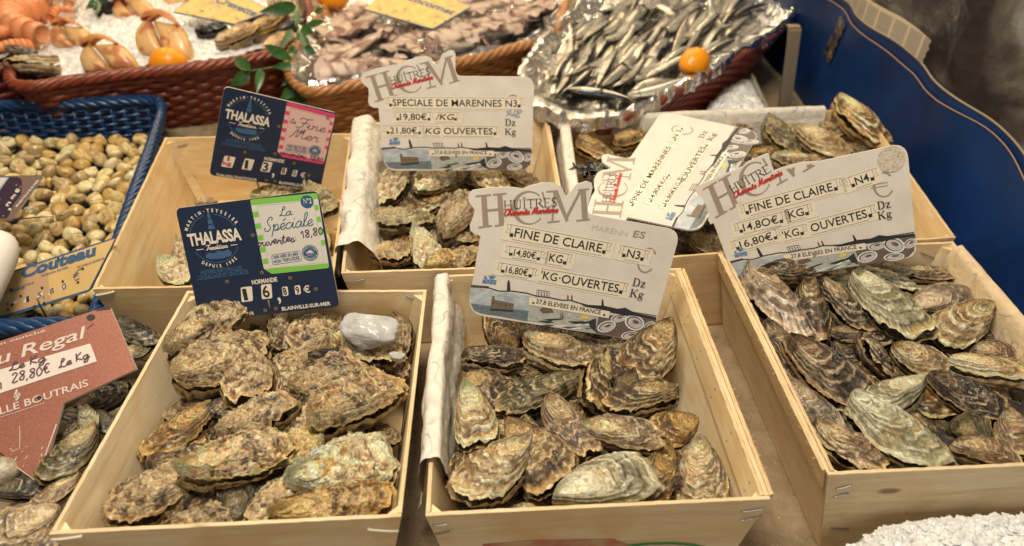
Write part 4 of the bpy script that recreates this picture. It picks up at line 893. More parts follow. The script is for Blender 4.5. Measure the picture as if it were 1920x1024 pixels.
class Sign:
    def __init__(s, name, center, n, label, group=None, corners=None, size=(100, 60), cat='price sign', board=WHITE_CARD, th=.0028):
        s.c = np.array(center, float); s.n = np.array(n, float); s.n /= np.linalg.norm(s.n)
        if s.n @ (CC - s.c) < 0: s.n = -s.n
        s.root = empty(name, s.c, label, cat, group); s.mb = {}; s.th = th
        if corners:
            w, h = size; src = [(-w / 2, h / 2), (w / 2, h / 2), (w / 2, -h / 2), (-w / 2, -h / 2)]
            s.Hm = homog(src, corners); s.Hi = np.linalg.inv(s.Hm)
    def p(s, px, lift=0):                       # place of the photograph -> point on the board
        d = ray(*px); q = CC + d * (((s.c - CC) @ s.n) / (d @ s.n)); return q + s.n * lift
    def px(s, uv): q = s.Hm @ np.array([uv[0], uv[1], 1]); return q[:2] / q[2]
    def uv(s, px): q = s.Hi @ np.array([px[0], px[1], 1]); return q[:2] / q[2]
    def get(s, part):
        if part not in s.mb: s.mb[part] = ([], MB())
        return s.mb[part]
    def poly(s, part, pts, mat, lift, uvs=False):
        mats, mb = s.get(part)
        if mat not in mats: mats.append(mat)
        P = [s.p(s.px(q) if uvs else q, lift) for q in pts]
        a = sum(np.cross(P[i] - P[0], P[i + 1] - P[0]) for i in range(1, len(P) - 1))
        if a @ s.n < 0: P = P[::-1]
        mb.add(P, [tuple(range(len(P)))], mats.index(mat))
    def line(s, part, pts, wid, mat, lift, closed=False):   # pts in photo places, wid in metres
        mats, mb = s.get(part)
        if mat not in mats: mats.append(mat)
        P = [s.p(q, lift) for q in pts]; P = P + [P[0]] if closed else P
        s.ribbon(mb, P, wid, mats.index(mat))
    def ribbon(s, mb, P, wid, mi):
        P = np.array(P); T = np.gradient(P, axis=0); T /= np.linalg.norm(T, axis=1)[:, None] + 1e-12; N = np.cross(s.n, T)
        v = np.stack([P + N * wid / 2, P - N * wid / 2], 1).reshape(-1, 3)
        mb.add(v, [(2 * i, 2 * i + 1, 2 * i + 3, 2 * i + 2) for i in range(len(P) - 1)], mi)
    def frame(s, p0, p1):
        A, B = s.p(p0), s.p(p1); x = B - A; L = np.linalg.norm(x); x = x / L; y = np.cross(s.n, x); return A, x, y, L
    def text(s, part, st, p0, p1, cap, mat, lift=.0007, bold=0., shear=0., arc=None):
        """cap height in metres; the string is fitted between the two places p0 and p1"""
        mats, mb = s.get(part)
        if mat not in mats: mats.append(mat)
        A, x, y, L = s.frame(p0, p1); v, f = text_poly(st, bold); v = v.copy()
        k = cap / .682; x0, x1 = v[:, 0].min(), v[:, 0].max(); sx = L / (x1 - x0)
        P = [A + s.n * lift + x * ((q[0] - x0) * sx + q[1] * k * shear) + y * q[1] * k for q in v]
        mb.add(P, f, mats.index(mat))
    def arc(s, part, st, c, r, a0, a1, cap, mat, lift=.0007, flip=False, ref=None, bold=.02):
        """letters on a circle; c, r and angles in the frame (metres, degrees) of the direction ref"""
        mats, mb = s.get(part)
        if mat not in mats: mats.append(mat)
        A, x, y, L = ref; k = cap / .682; n = len(st)
        for i, ch in enumerate(st):
            if ch == ' ': continue
            a = R_(a0 + (a1 - a0) * i / (n - 1)); v, f = text_poly(ch, bold); m = (v[:, 0].min() + v[:, 0].max()) / 2
            er = math.cos(a) * x + math.sin(a) * y; et = (math.sin(a) * x - math.cos(a) * y)
            if flip: er, et = -er, -et
            o = c + (math.cos(a) * x + math.sin(a) * y) * r + s.n * lift
            mb.add([o + et * (q[0] - m) * k * .8 + er * q[1] * k for q in v], f, mats.index(mat))
    def script(s, part, st, p0, p1, cap, wid, mat, lift=.0007, shear=.25, jig=0):
        mats, mb = s.get(part)
        if mat not in mats: mats.append(mat)
        A, x, y, L = s.frame(p0, p1); adv = sum(G[c][0] for c in st); sx = L / adv; cx = 0; mi = mats.index(mat); rg = random.Random(len(st))
        for c in st:
            jy = rg.uniform(-jig, jig)
            for k in G[c][1]:
                q = smooth_path([(a, b, 0) for a, b in k], 8 * max(len(k) - 1, 1) // 2 + 2, False)
                s.ribbon(mb, [A + s.n * lift + x * ((cx + a) * sx + b * cap * shear) + y * (b + jy) * cap for a, b, _ in q], wid, mi)
            cx += G[c][0]
    def serif(s, part, st, p0, p1, cap, mat, lift=.0007, shear=0.):
        mats, mb = s.get(part)
        if mat not in mats: mats.append(mat)
        A, x, y, L = s.frame(p0, p1); adv = sum(SER[c][0] for c in st); sx = L / adv; cx = 0; mi = mats.index(mat); e = 0
        for c in st:
            for (x0, y0, x1, y1, t) in SER[c][1]:
                a = np.array([(cx + x0) * sx + y0 * cap * shear, y0 * cap]); b = np.array([(cx + x1) * sx + y1 * cap * shear, y1 * cap]); d = b - a; d = d / np.linalg.norm(d); nn = np.array([-d[1], d[0]]) * t * cap * .55
                e += 1; l = lift + (e % 7) * .000012
                mb.add([A + s.n * l + x * q[0] + y * q[1] for q in (a + nn, a - nn, b - nn, b + nn)], [(0, 1, 2, 3)], mi)
            cx += SER[c][0]
    def disc(s, part, c, r, mat, lift, ry=None, n=24, ang=0.):
        if part == 'rivets': s.nr = getattr(s, 'nr', -1) + (0 if getattr(s, 'lastc', None) == c else 1); s.lastc = c; part = 'rivet#%d' % s.nr
        """disc of radius r metres at place c"""
        mats, mb = s.get(part)
        if mat not in mats: mats.append(mat)
        A, x, y, _ = s.frame(c, (c[0] + 10, c[1])); ry = ry or r; ca, sa = math.cos(ang), math.sin(ang); P = []
        for i in range(n):
            t = 2 * math.pi * i / n; a, b = r * math.cos(t), ry * math.sin(t); P.append(A + s.n * lift + x * (a * ca - b * sa) + y * (a * sa + b * ca))
        mb.add(P, [tuple(range(n))], mats.index(mat))
    def board(s, pts, mat, edge=None, name='board', uvs=False, lift=0.):
        P = [s.p(s.px(q) if uvs else q, lift) for q in pts]
        a = sum(np.cross(P[i] - P[0], P[(i + 1) % len(P)] - P[0]) for i in range(1, len(P) - 1))
        if a @ s.n < 0: P = P[::-1]
        n = len(P); Bk = [q - s.n * s.th for q in P]
        f = [tuple(range(n)), tuple(range(2 * n - 1, n - 1, -1))] + [(i, i + n, (i + 1) % n + n, (i + 1) % n) for i in range(n)]
        mk(name, P + Bk, f, [mat, edge or mat], s.root, smooth=False, mi=[0, 0] + [1] * n)
    def stake(s, px, length, r=.0016, tilt=0.):
        A = s.p(px, -s.th - .002); MB().tube([A + [0, 0, .02], A, A + np.array([tilt, .004, -length])], r, 8).build('stake', POST, s.root)
    def finish(s, subs=()):
        made = {}
        for k, (mats, mb) in sorted(s.mb.items(), key=lambda q: q[0].count('>')):
            pa, _, ch = k.rpartition('>')
            if pa and pa not in made: pa = ''
            made[k] = mb.build(ch.split('#')[0], mats, made[pa] if pa else s.root, smooth=False)
def rounded(pts, rad, n=6):
    out = []; N = len(pts)
    for i, p in enumerate(pts):
        r = rad[i] if isinstance(rad, (list, tuple)) else rad
        p = np.array(p, float); a = np.array(pts[i - 1], float) - p; b = np.array(pts[(i + 1) % N], float) - p
        if r <= 0: out.append(tuple(p)); continue
        la, lb = np.linalg.norm(a), np.linalg.norm(b); r_ = min(r, la * .49, lb * .49); A = p + a / la * r_; B = p + b / lb * r_
        for t in np.linspace(0, 1, n): out.append(tuple((1 - t) ** 2 * A + 2 * t * (1 - t) * p + t * t * B))
    return out
CARD_EDGE = M('sign_cut_edge', (.66, .62, .56), .5)

# ---- the four white signs
C6 = lambda x, y: (1080 + x / 2.8235, 180 + y / 2.8235)
C5 = lambda x, y: (860 + x / 3.302, 330 + y / 3.302)
CORN = {'N3': [(914.5, 367.6), (1276.4, 432.4), (1219.4, 642.2), (876, 588)], 'SPM': [(703.8, 141.8), (1001, 144), (997.3, 319), (721, 320.2)],
        'N4': [(1310.6, 341.7), (1705, 266.4), (1719.3, 481.8), (1379.6, 535)], 'N2': [(1114.4, 393.6), (1241, 208.9), (1426, 246.9), (1310, 435.5)]}
POSE = {'N3': ((.1082, .7383, .1633), (.1133, -.9207, .3735), .245), 'SPM': ((-.0428, 1.1141, .1868), (-.1127, -.9604, .2547), .25),
        'N4': ((.4383, .8233, .1713), (-.30, -.90, .30), .25), 'N2': ((.3067, 1.0255, .1481), (-.1442, -.1126, .9831), .275)}
OUT_UV = [(-59.4, -1.4 + 30), (-57.8, 31.4), (-50, 34), (-39.1, 36.2), (-33.5, 36.4), (-30, 38.5), (-24, 41), (-18.4, 41.6), (-15, 40.5), (-12.6, 37.4), (-11.1, 36.2), (-10, 38.6), (-7.8, 42.9), (-3.1, 45.2), (-.6, 44.9), (.5, 42.6), (.2, 36.6), (.2, 33), (1, 31), (2.6, 30)]
def hcm(key, label, lines, top=None, faded=(), strip_text='27,8 ELEVEES EN FRANCE', torn=False):
    c, n, w = POSE[key]; u_ = w / 100
    S = Sign('price_sign', c, n, label, 'white cut-out price signs', CORN[key])
    ref = Sign.__new__(Sign); ref.Hm = homog([(-50, 30), (50, 30), (50, -30), (-50, -30)], CORN['N3']); ref.Hi = np.linalg.inv(ref.Hm)
    T = lambda x, y: tuple(S.px(ref.uv(C5(x, y))))            # place on the front sign -> the same place on this one
    if top is None:
        arcTR = rounded([(2.6, 30), (50, 30), (50, -30), (-50, -30), (-50, 10.5), (-53.5, 10.6)], [0, 7, 9, 9, 0, 0], 8)[1:-1]
        S.board(OUT_UV + arcTR + [(-53.5, 10.8), (-55.6, 12.2), (-56.2, 14.5), (-55.2, 19), (-55.2, 22.5), (-58.6, 25.5)], WHITE_CARD, CARD_EDGE, uvs=True)
    else: S.board(top, WHITE_CARD, CARD_EDGE)
    # big taupe initials with a tilt; the torn sign has lost the top of the last one
    if torn:
        Ai = np.linalg.lstsq(np.array([[122, 320, 1], [104, 124, 1], [810, 270, 1]], float), np.array([C6(738, 646), C6(672, 494), C6(1262, 368)]), rcond=None)[0]
        I = lambda x, y: tuple(np.array([x, y, 1.]) @ Ai)
    else: I = T
    cut = None
    def clip(P):
        if not torn or cut is None: return P
        (ax_, ay_), (bx_, by_) = cut; o = []; sd = lambda q: (bx_ - ax_) * (q[1] - ay_) - (by_ - ay_) * (q[0] - ax_)
        for i in range(len(P)):
            p0, p1 = P[i - 1], P[i]; s0, s1 = sd(p0), sd(p1)
            if (s0 >= 0) != (s1 >= 0): t = s0 / (s0 - s1); o.append((p0[0] + (p1[0] - p0[0]) * t, p0[1] + (p1[1] - p0[1]) * t))
            if s1 >= 0: o.append(p1)
        return o
    cur = ['logo_initial#0']
    def q(pts, lift=.0003):
        P = clip([I(*p) for p in pts])
        if len(P) > 2: S.poly(cur[0], P, GREYTAUPE, lift)
    q([(138, 122), (172, 119), (186, 312), (150, 315)]); q([(103, 121), (200, 112), (201, 121), (104, 130)], .00032); q([(120, 314), (205, 303), (206, 313), (121, 324)], .00032)
    q([(238, 112), (270, 109), (284, 302), (250, 305)]); q([(212, 111), (296, 103), (297, 112), (213, 120)], .00032); q([(222, 304), (308, 293), (309, 303), (223, 314)], .00032); q([(160, 208), (262, 198), (263, 212), (161, 222)], .00034)
    cur[0] = 'logo_initial#1'; cut = (C6(1046, 392), C6(1016, 306))
    if torn: cut = (cut[1], cut[0])
    arcp = []; arci = []
    for t in np.linspace(48, 318, 30): a = R_(t); arcp.append((432 + 104 * math.cos(a), 196 - 104 * math.sin(a))); k = 74 + 22 * abs(math.sin(a)); arci.append((440 + k * math.cos(a), 197 - k * math.sin(a)))
    for i in range(29): q([arcp[i], arcp[i + 1], arci[i + 1], arci[i]])
    q([(512, 100), (524, 98), (536, 150), (526, 152)], .00032)
    cur[0] = 'logo_initial#2'; cut = (C6(1050, 400), C6(1290, 350))
    q([(588, 92), (600, 91), (585, 284), (573, 285)]); q([(540, 93), (612, 87), (613, 96), (541, 102)], .00032); q([(548, 282), (624, 275), (625, 284), (549, 292)], .00032)
    q([(578, 92), (614, 89), (680, 272), (664, 284)], .00034); q([(664, 284), (655, 262), (750, 82), (768, 80)], .00030); q([(752, 82), (786, 79), (800, 268), (764, 271)], .00036); q([(738, 83), (806, 76), (807, 85), (739, 92)], .00032); q([(728, 272), (812, 264), (813, 273), (729, 282)], .00032)
    S.serif('logo_lettering', 'HUÎTRES' if not torn else 'HUÎTRE', *((C6(828, 516), C6(1036, 398)) if torn else (T(277, 210), T(612, 188))), 4.5 * u_, INK, .0006)
    for k in (0, .00022): S.script('logo_lettering#1', 'Charente Maritime', *((C6(838, 540), C6(1092, 414)) if torn else (T(278, 245), T(612, 222))), 3.1 * u_, .62 * u_, RED_INK, .00075 + k * .1, .3)
    # label strips with words
    for li, (st, p0, p1, cap, pad0, pad1, sh) in enumerate(lines):
        STR = 'price_strip#%d' % li; LET = STR + '>lettering'
        S_ = Sign.__new__(Sign); A, x, y, L = S.frame(p0, p1)
        def loc(a, b): return A + x * a + y * b
        def addp(part, pts, mat, lift):
            mats, mb = S.get(part)
            if mat not in mats: mats.append(mat)
            mb.add([loc(*r) + S.n * lift for r in pts], [tuple(range(len(pts)))], mats.index(mat))
        h = cap * u_; e0, e1 = pad0 * u_, pad1 * u_
        addp(STR, [(-e0 - 1.2 * u_, -.62 * h), (L + e1 + 1.2 * u_, -.62 * h), (L + e1 + 1.2 * u_, 1.5 * h), (-e0 - 1.2 * u_, 1.5 * h)], TAPE, .00028 + .00003 * (len(st) % 4))
        S.text(LET, st, p0, p1, h, INK, .00062, .008, sh)
        mats, mb = S.get(LET)
        if INK not in mats: mats.append(INK)
        t = .16 * u_; lo, hi = -.38 * h, 1.28 * h
        for a0, b0, a1, b1 in ((-.6 * u_, hi, L + .6 * u_, hi), (-.6 * u_, lo, L + .6 * u_, lo)): S.ribbon(mb, [loc(a0, b0) + S.n * .0005, loc((a0 + a1) / 2, b0) + S.n * .0005, loc(a1, b1) + S.n * .0005], t, mats.index(INK))
        for sgn, base, e in ((-1, 0, pad0), (1, L, pad1)):
            if e < 2: continue
            f = sgn * u_
            addp(LET, [(base + f * .5, -.1 * h), (base + f * 2.3, -.1 * h), (base + f * 2.3, .32 * h), (base + f * .5, .32 * h)], INK, .00056)
            pts = [(base + f * .6, hi), (base + f * 2.4, hi), (base + f * 4.6, hi * .98), (base + f * 3.6, .75 * h), (base + f * 4.6, .3 * h), (base + f * 2.4, .3 * h), (base + f * 2.4, hi)]
            S.ribbon(mb, [loc(*r) + S.n * .00053 for r in pts], t, mats.index(INK))
    for st, p0, p1 in faded: S.serif('lettering', st, p0, p1, 4.3 * u_, INK, .0007)
    # euro sign behind the strips
    if True:
        cc_ = T(1165, 522); A, x, y, L = S.frame(T(1100, 510), T(1230, 535)); mats, mb = S.get('euro_mark'); mats.append(GREYTAUPE); r = 5.4 * u_
        O = A + x * L / 2
        for t0 in np.linspace(40, 310, 22):
            a, b = R_(t0), R_(t0 + 12.9); 
            def rr(t, k): return O + S.n * .00022 + x * math.cos(t) * r * k * .95 + y * math.sin(t) * r * k * 1.25
            k = .74 + .14 * abs(math.sin(a)); mb.add([rr(a, 1), rr(a, k), rr(b, k), rr(b, 1)], [(0, 3, 2, 1)], mats.index(GREYTAUPE))
        for d in (.12, -.12): mb.add([O + S.n * .00024 + x * r * q0 + y * r * (d * 1.25 + q1) for q0, q1 in ((-1.15, -.04), (.35, -.04), (.4, .05), (-1.1, .05))], [(0, 1, 2, 3)], mats.index(GREYTAUPE))
    # drawn skyline and photo strip
    def pl(pts, mat, lift=.0003, part='photo_strip'): S.poly(part, [T(*p) for p in pts], mat, lift)
    pl([(72, 690), (250, 714), (445, 745), (425, 900), (250, 868), (140, 852), (95, 832), (74, 800)], PH_SKY, .00024)
    pl([(73, 788), (250, 812), (433, 835), (425, 900), (250, 868), (140, 852), (95, 832)], PH_SEA, .00030)
    pl([(195, 828), (202, 768), (208, 742), (222, 744), (224, 766), (342, 790), (338, 838), (260, 836)], PH_FORT, .00036)
    pl([(195, 820), (338, 830), (336, 842), (194, 832)], PH_DARK, .00040)
    for i in range(5): pl([(210 + i * 26, 783 + i * 4), (216 + i * 26, 784 + i * 4), (215 + i * 26, 792 + i * 4), (209 + i * 26, 791 + i * 4)], PH_DARK, .00042)
    pl([(446, 746), (660, 790), (868, 862), (846, 975), (640, 935), (424, 897)], PH_SHORE, .00026)
    rg = random.Random(3)
    for i in range(16):
        t = rg.uniform(0, 1); yy = rg.uniform(870, 915) + t * 40; xx = 440 + t * 340; wd_ = rg.uniform(30, 130); pl([(xx, yy), (xx + wd_, yy + rg.uniform(-12, 6)), (xx + wd_, yy + 4), (xx + wd_ * .4, yy + 9)], rg.choice([PH_DARK, PH_SEA, PH_DARK, PH_WHITE]), .00032 + i * .000008)
    pl([(500, 828), (520, 812), (575, 818), (590, 846), (520, 850)], PH_BROWN, .00048); pl([(755, 872), (775, 858), (806, 866), (800, 886), (760, 884)], YEL, .00048)
    pl([(800, 900), (850, 880), (848, 965), (815, 940)], PH_DARK, .00046)
    pl([(868, 862), (1040, 862), (1224, 890), (1185, 985), (1140, 1012), (1080, 1012), (846, 974)], PH_BROWN, .00028)
    for (x, y, r, ry, a) in ((915, 932, 5.0, 3.0, .3), (1088, 908, 5.6, 4.0, -.4), (1062, 986, 5.0, 2.2, .1), (1180, 930, 3.2, 2.4, .6), (990, 880, 4.2, 2.2, .2)):
        S.disc('photo_strip', T(x, y), r * u_, PH_WHITE, .00034, ry * u_, ang=a); S.disc('photo_strip', T(x, y), r * .82 * u_, PH_DARK, .00038, ry * .8 * u_, ang=a); S.disc('photo_strip', T(x + 2, y + 2), r * .74 * u_, PH_OYS, .00042, ry * .68 * u_, ang=a); S.disc('photo_strip', T(x + 8, y - 4), r * .34 * u_, PH_BROWN, .00046, ry * .25 * u_, ang=a)
    sky = [(75, 684), (180, 690), (250, 712), (330, 712), (420, 724), (480, 742), (560, 752), (640, 768), (690, 768), (740, 784), (800, 800), (900, 806), (980, 824), (1030, 818), (1090, 850), (1222, 878)]
    S.line('skyline', [T(*p) for p in sky], .5 * u_, INK, .0005)
    pl([(740, 784), (800, 800), (900, 806), (980, 824), (1030, 818), (1090, 850), (1222, 878), (1222, 892), (1090, 866), (1030, 864), (900, 836), (800, 818)], INK, .00044, 'skyline')
    pl([(298, 708), (301, 660), (306, 644), (312, 644), (317, 660), (320, 710)], INK, .0005, 'skyline'); pl([(882, 806), (886, 764), (894, 764), (899, 808)], INK, .0005, 'skyline')
    for xx in (675, 700): pl([(xx - 4, 768), (xx - 3, 740), (xx + 4, 740), (xx + 5, 770)], INK, .0005, 'skyline'); pl([(xx - 5, 745), (xx, 730), (xx + 6, 746)], RED_INK, .00055, 'skyline')
    S.line('skyline', [T(*p) for p in ((482, 742), (484, 704), (560, 716), (560, 752))], .28 * u_, INK, .0005)
    for i in range(4):
        for j in range(2): pl([(492 + i * 17, 714 + i * 3 + j * 14), (499 + i * 17, 715 + i * 3 + j * 14), (499 + i * 17, 723 + i * 3 + j * 14), (492 + i * 17, 722 + i * 3 + j * 14)], INK, .0005, 'skyline')
    for i in range(10): S.line('skyline', [T(1062 + i * 17, 838 + i * 3), T(1061 + i * 17, 862 + i * 3)], .3 * u_, INK, .0005); S.line('skyline', [T(80 + i * 11, 676 + i * .8), T(80 + i * 11, 690 + i * .8)], .25 * u_, INK, .0005)
    S.line('skyline', [T(1060, 838), T(1225, 866)], .35 * u_, INK, .0005); S.line('skyline', [T(78, 675), T(188, 684)], .3 * u_, INK, .0005)
    # small strip and regional logo
    pl([(438, 748), (936, 838), (928, 880), (433, 796)], TAPE, .0006, 'origin_strip'); S.text('origin_strip>lettering', strip_text, T(476, 786), T(876, 856), 2.15 * u_, INK, .0009, .01)
    for a, b in (((455, 778), (468, 781)), ((893, 852), (908, 855))): pl([a, b, (b[0] - 1, b[1] + 10), (a[0] - 1, a[1] + 10)], INK, .0009, 'origin_strip>lettering')
    for st, a, b in (('la', (156, 630), (172, 632)), ('Charente', (150, 645), (232, 656)), ('Maritime', (144, 660), (228, 671))): S.text('region_logo', st, T(*a), T(*b), 1.35 * u_, BLUEP, .0006, .03, .2)
    pl([(178, 612), (205, 612), (222, 630), (196, 628)], YEL, .0005, 'region_logo'); pl([(205, 611), (234, 622), (212, 630)], GRN2, .00055, 'region_logo'); pl([(186, 620), (210, 618), (218, 634), (192, 634)], BLUEP, .0006, 'region_logo')
    return S, T, u_
S, T, u_ = hcm('N3', 'tilted white price sign for the N3 oysters, front centre crate', [
    ('FINE DE CLAIRE', C5(342, 374), C5(880, 473), 4.3, 5, 5, 0), ('N3', C5(1036, 500), C5(1116, 516), 4.1, 5, 5, 0),
    ('14,80€', C5(338, 491), C5(474, 513), 3.3, 5, 5, 0), ('KG', C5(556, 526), C5(638, 540), 4.0, .5, 5, 0),
    ('16,80€', C5(288, 596), C5(424, 619), 3.4, 5, 5, 0), ("'KG", C5(503, 634), C5(604, 652), 4.0, .5, .5, 0), ('·OUVERTES', C5(614, 656), C5(985, 721), 4.3, .3, 5, 0)])
S.serif('lettering', 'Dz', C5(1072, 678), C5(1152, 692), 4.2 * u_, INK); S.serif('lettering', 'Kg', C5(1054, 745), C5(1142, 760), 4.2 * u_, INK)
FADE = M('faded_ink', (.56, .48, .39), .5); S.text('faded_lettering', 'MARENN', C5(822, 330), C5(1040, 372), 2.6 * u_, FADE, .0004); S.text('faded_lettering', 'ES', C5(1075, 376), C5(1148, 386), 3.3 * u_, GREYTAUPE, .0004, .01, .15)
S.stake(C5(640, 930), .075); S.finish()
# white foot of the front sign below the photo strip
C7 = lambda x, y: (640 + x / 2.225, 100 + y / 2.225)
S, T, u_ = hcm('SPM', 'upright white price sign at the back centre crate, over the paper', [
    ('SPECIALE DE MARENNES N3', C7(215, 219), C7(733, 223), 4.2, 4, 4, 0), ('19,80€', C7(245, 277), C7(357, 278), 3.9, 4, 4, 0), ('/KG', C7(393, 277), C7(468, 278), 3.7, .5, 4, .25),
    ('21,80€', C7(204, 334), C7(317, 335), 3.9, 4, 4, 0), ('KG', C7(350, 335), C7(410, 336), 3.7, .5, .5, .25), ('OUVERTES', C7(428, 336), C7(632, 338), 4.0, .3, 4, 0)])
S.serif('lettering', 'Dz', C7(683, 301), C7(728, 302), 4.2 * u_, INK); S.serif('lettering', 'Kg', C7(682, 340), C7(730, 341), 4.2 * u_, INK)
PEN_B = M('pen_faded_blue', (.33, .36, .46), .5); S.script('pen_scrawl', 'N2', C7(688, 262), C7(748, 266), 4.6 * u_, .9 * u_, PEN_B, .0006, .3)
S.stake(C7(480, 470), .10); S.finish()
top = [C6(*p) for p in [(632, 495), (640, 480), (760, 425), (880, 375), (905, 350), (1010, 304), (1020, 305), (1030, 345), (1048, 396), (1110, 372), (1200, 350), (1290, 346)]] + \
      rounded([C6(1290, 346), C6(1752, 247), C6(1806, 850), C6(850, 1000), C6(728, 672), C6(690, 668)], [0, 30, 22, 0, 0, 0], 8)[1:-1] + [C6(*p) for p in [(712, 680), (700, 660), (702, 620), (690, 580), (668, 540), (640, 520)]]
S, T, u_ = hcm('N4', 'white price sign with a torn top edge for the N4 oysters', [
    ('FINE DE CLAIRE', C6(922, 618), C6(1362, 500), 4.4, 5, 5, 0), ('N4', C6(1484, 472), C6(1556, 448), 4.2, 5, 5, 0),
    ('14,8O€', C6(890, 716), C6(1074, 671), 4.2, 5, 5, 0), ('KG', C6(1130, 650), C6(1210, 630), 4.1, .5, 5, 0),
    ('16,80€', C6(872, 806), C6(1044, 758), 4.0, 5, 5, 0), ("'KG", C6(1098, 756), C6(1184, 735), 4.0, .5, 5, 0), ('OUVERTES', C6(1248, 720), C6(1544, 641), 4.4, .3, 5, 0)], top=top, torn=True)
S.serif('lettering', 'Dz', C6(1598, 602), C6(1668, 588), 4.2 * u_, INK); S.serif('lettering', 'Kg', C6(1600, 655), C6(1676, 640), 4.2 * u_, INK)
STN = M('water_stain', (.55, .47, .36), .5); _t = NT(STN); _t.set(_t.b.inputs['Base Color'], _t.ramp(_t.noise(_t.obj(), 300, 4, .8), [(.35, (.34, .27, .18)), (.55, (.60, .53, .42))]))
S.disc('round_stain', C6(1668, 334), 6.4 * u_, STN, .0007, 6.8 * u_); S.stake(C6(1250, 900), .09); S.finish()
S, T, u_ = hcm('N2', 'white price sign for the N2 oysters lying on the back right heap', [
    ('FINE DE MARENNES', C6(308, 572), C6(506, 272), 3.1, 4, 1, 0), ('N 2', C6(532, 228), C6(560, 182), 2.9, 3, 3, 0), ('14,80€KG', C6(405, 552), C6(490, 430), 2.6, 3, 3, 0), ('16,80€KG', C6(480, 575), C6(556, 462), 2.5, 3, 3, 0), ('OUVERTES', C6(580, 446), C6(690, 272), 3.1, .3, 3, 0)])
S.serif('lettering', 'Dz', C6(672, 226), C6(698, 188), 3.0 * u_, INK); S.serif('lettering', 'Kg', C6(716, 240), C6(746, 200), 3.0 * u_, INK); S.finish()

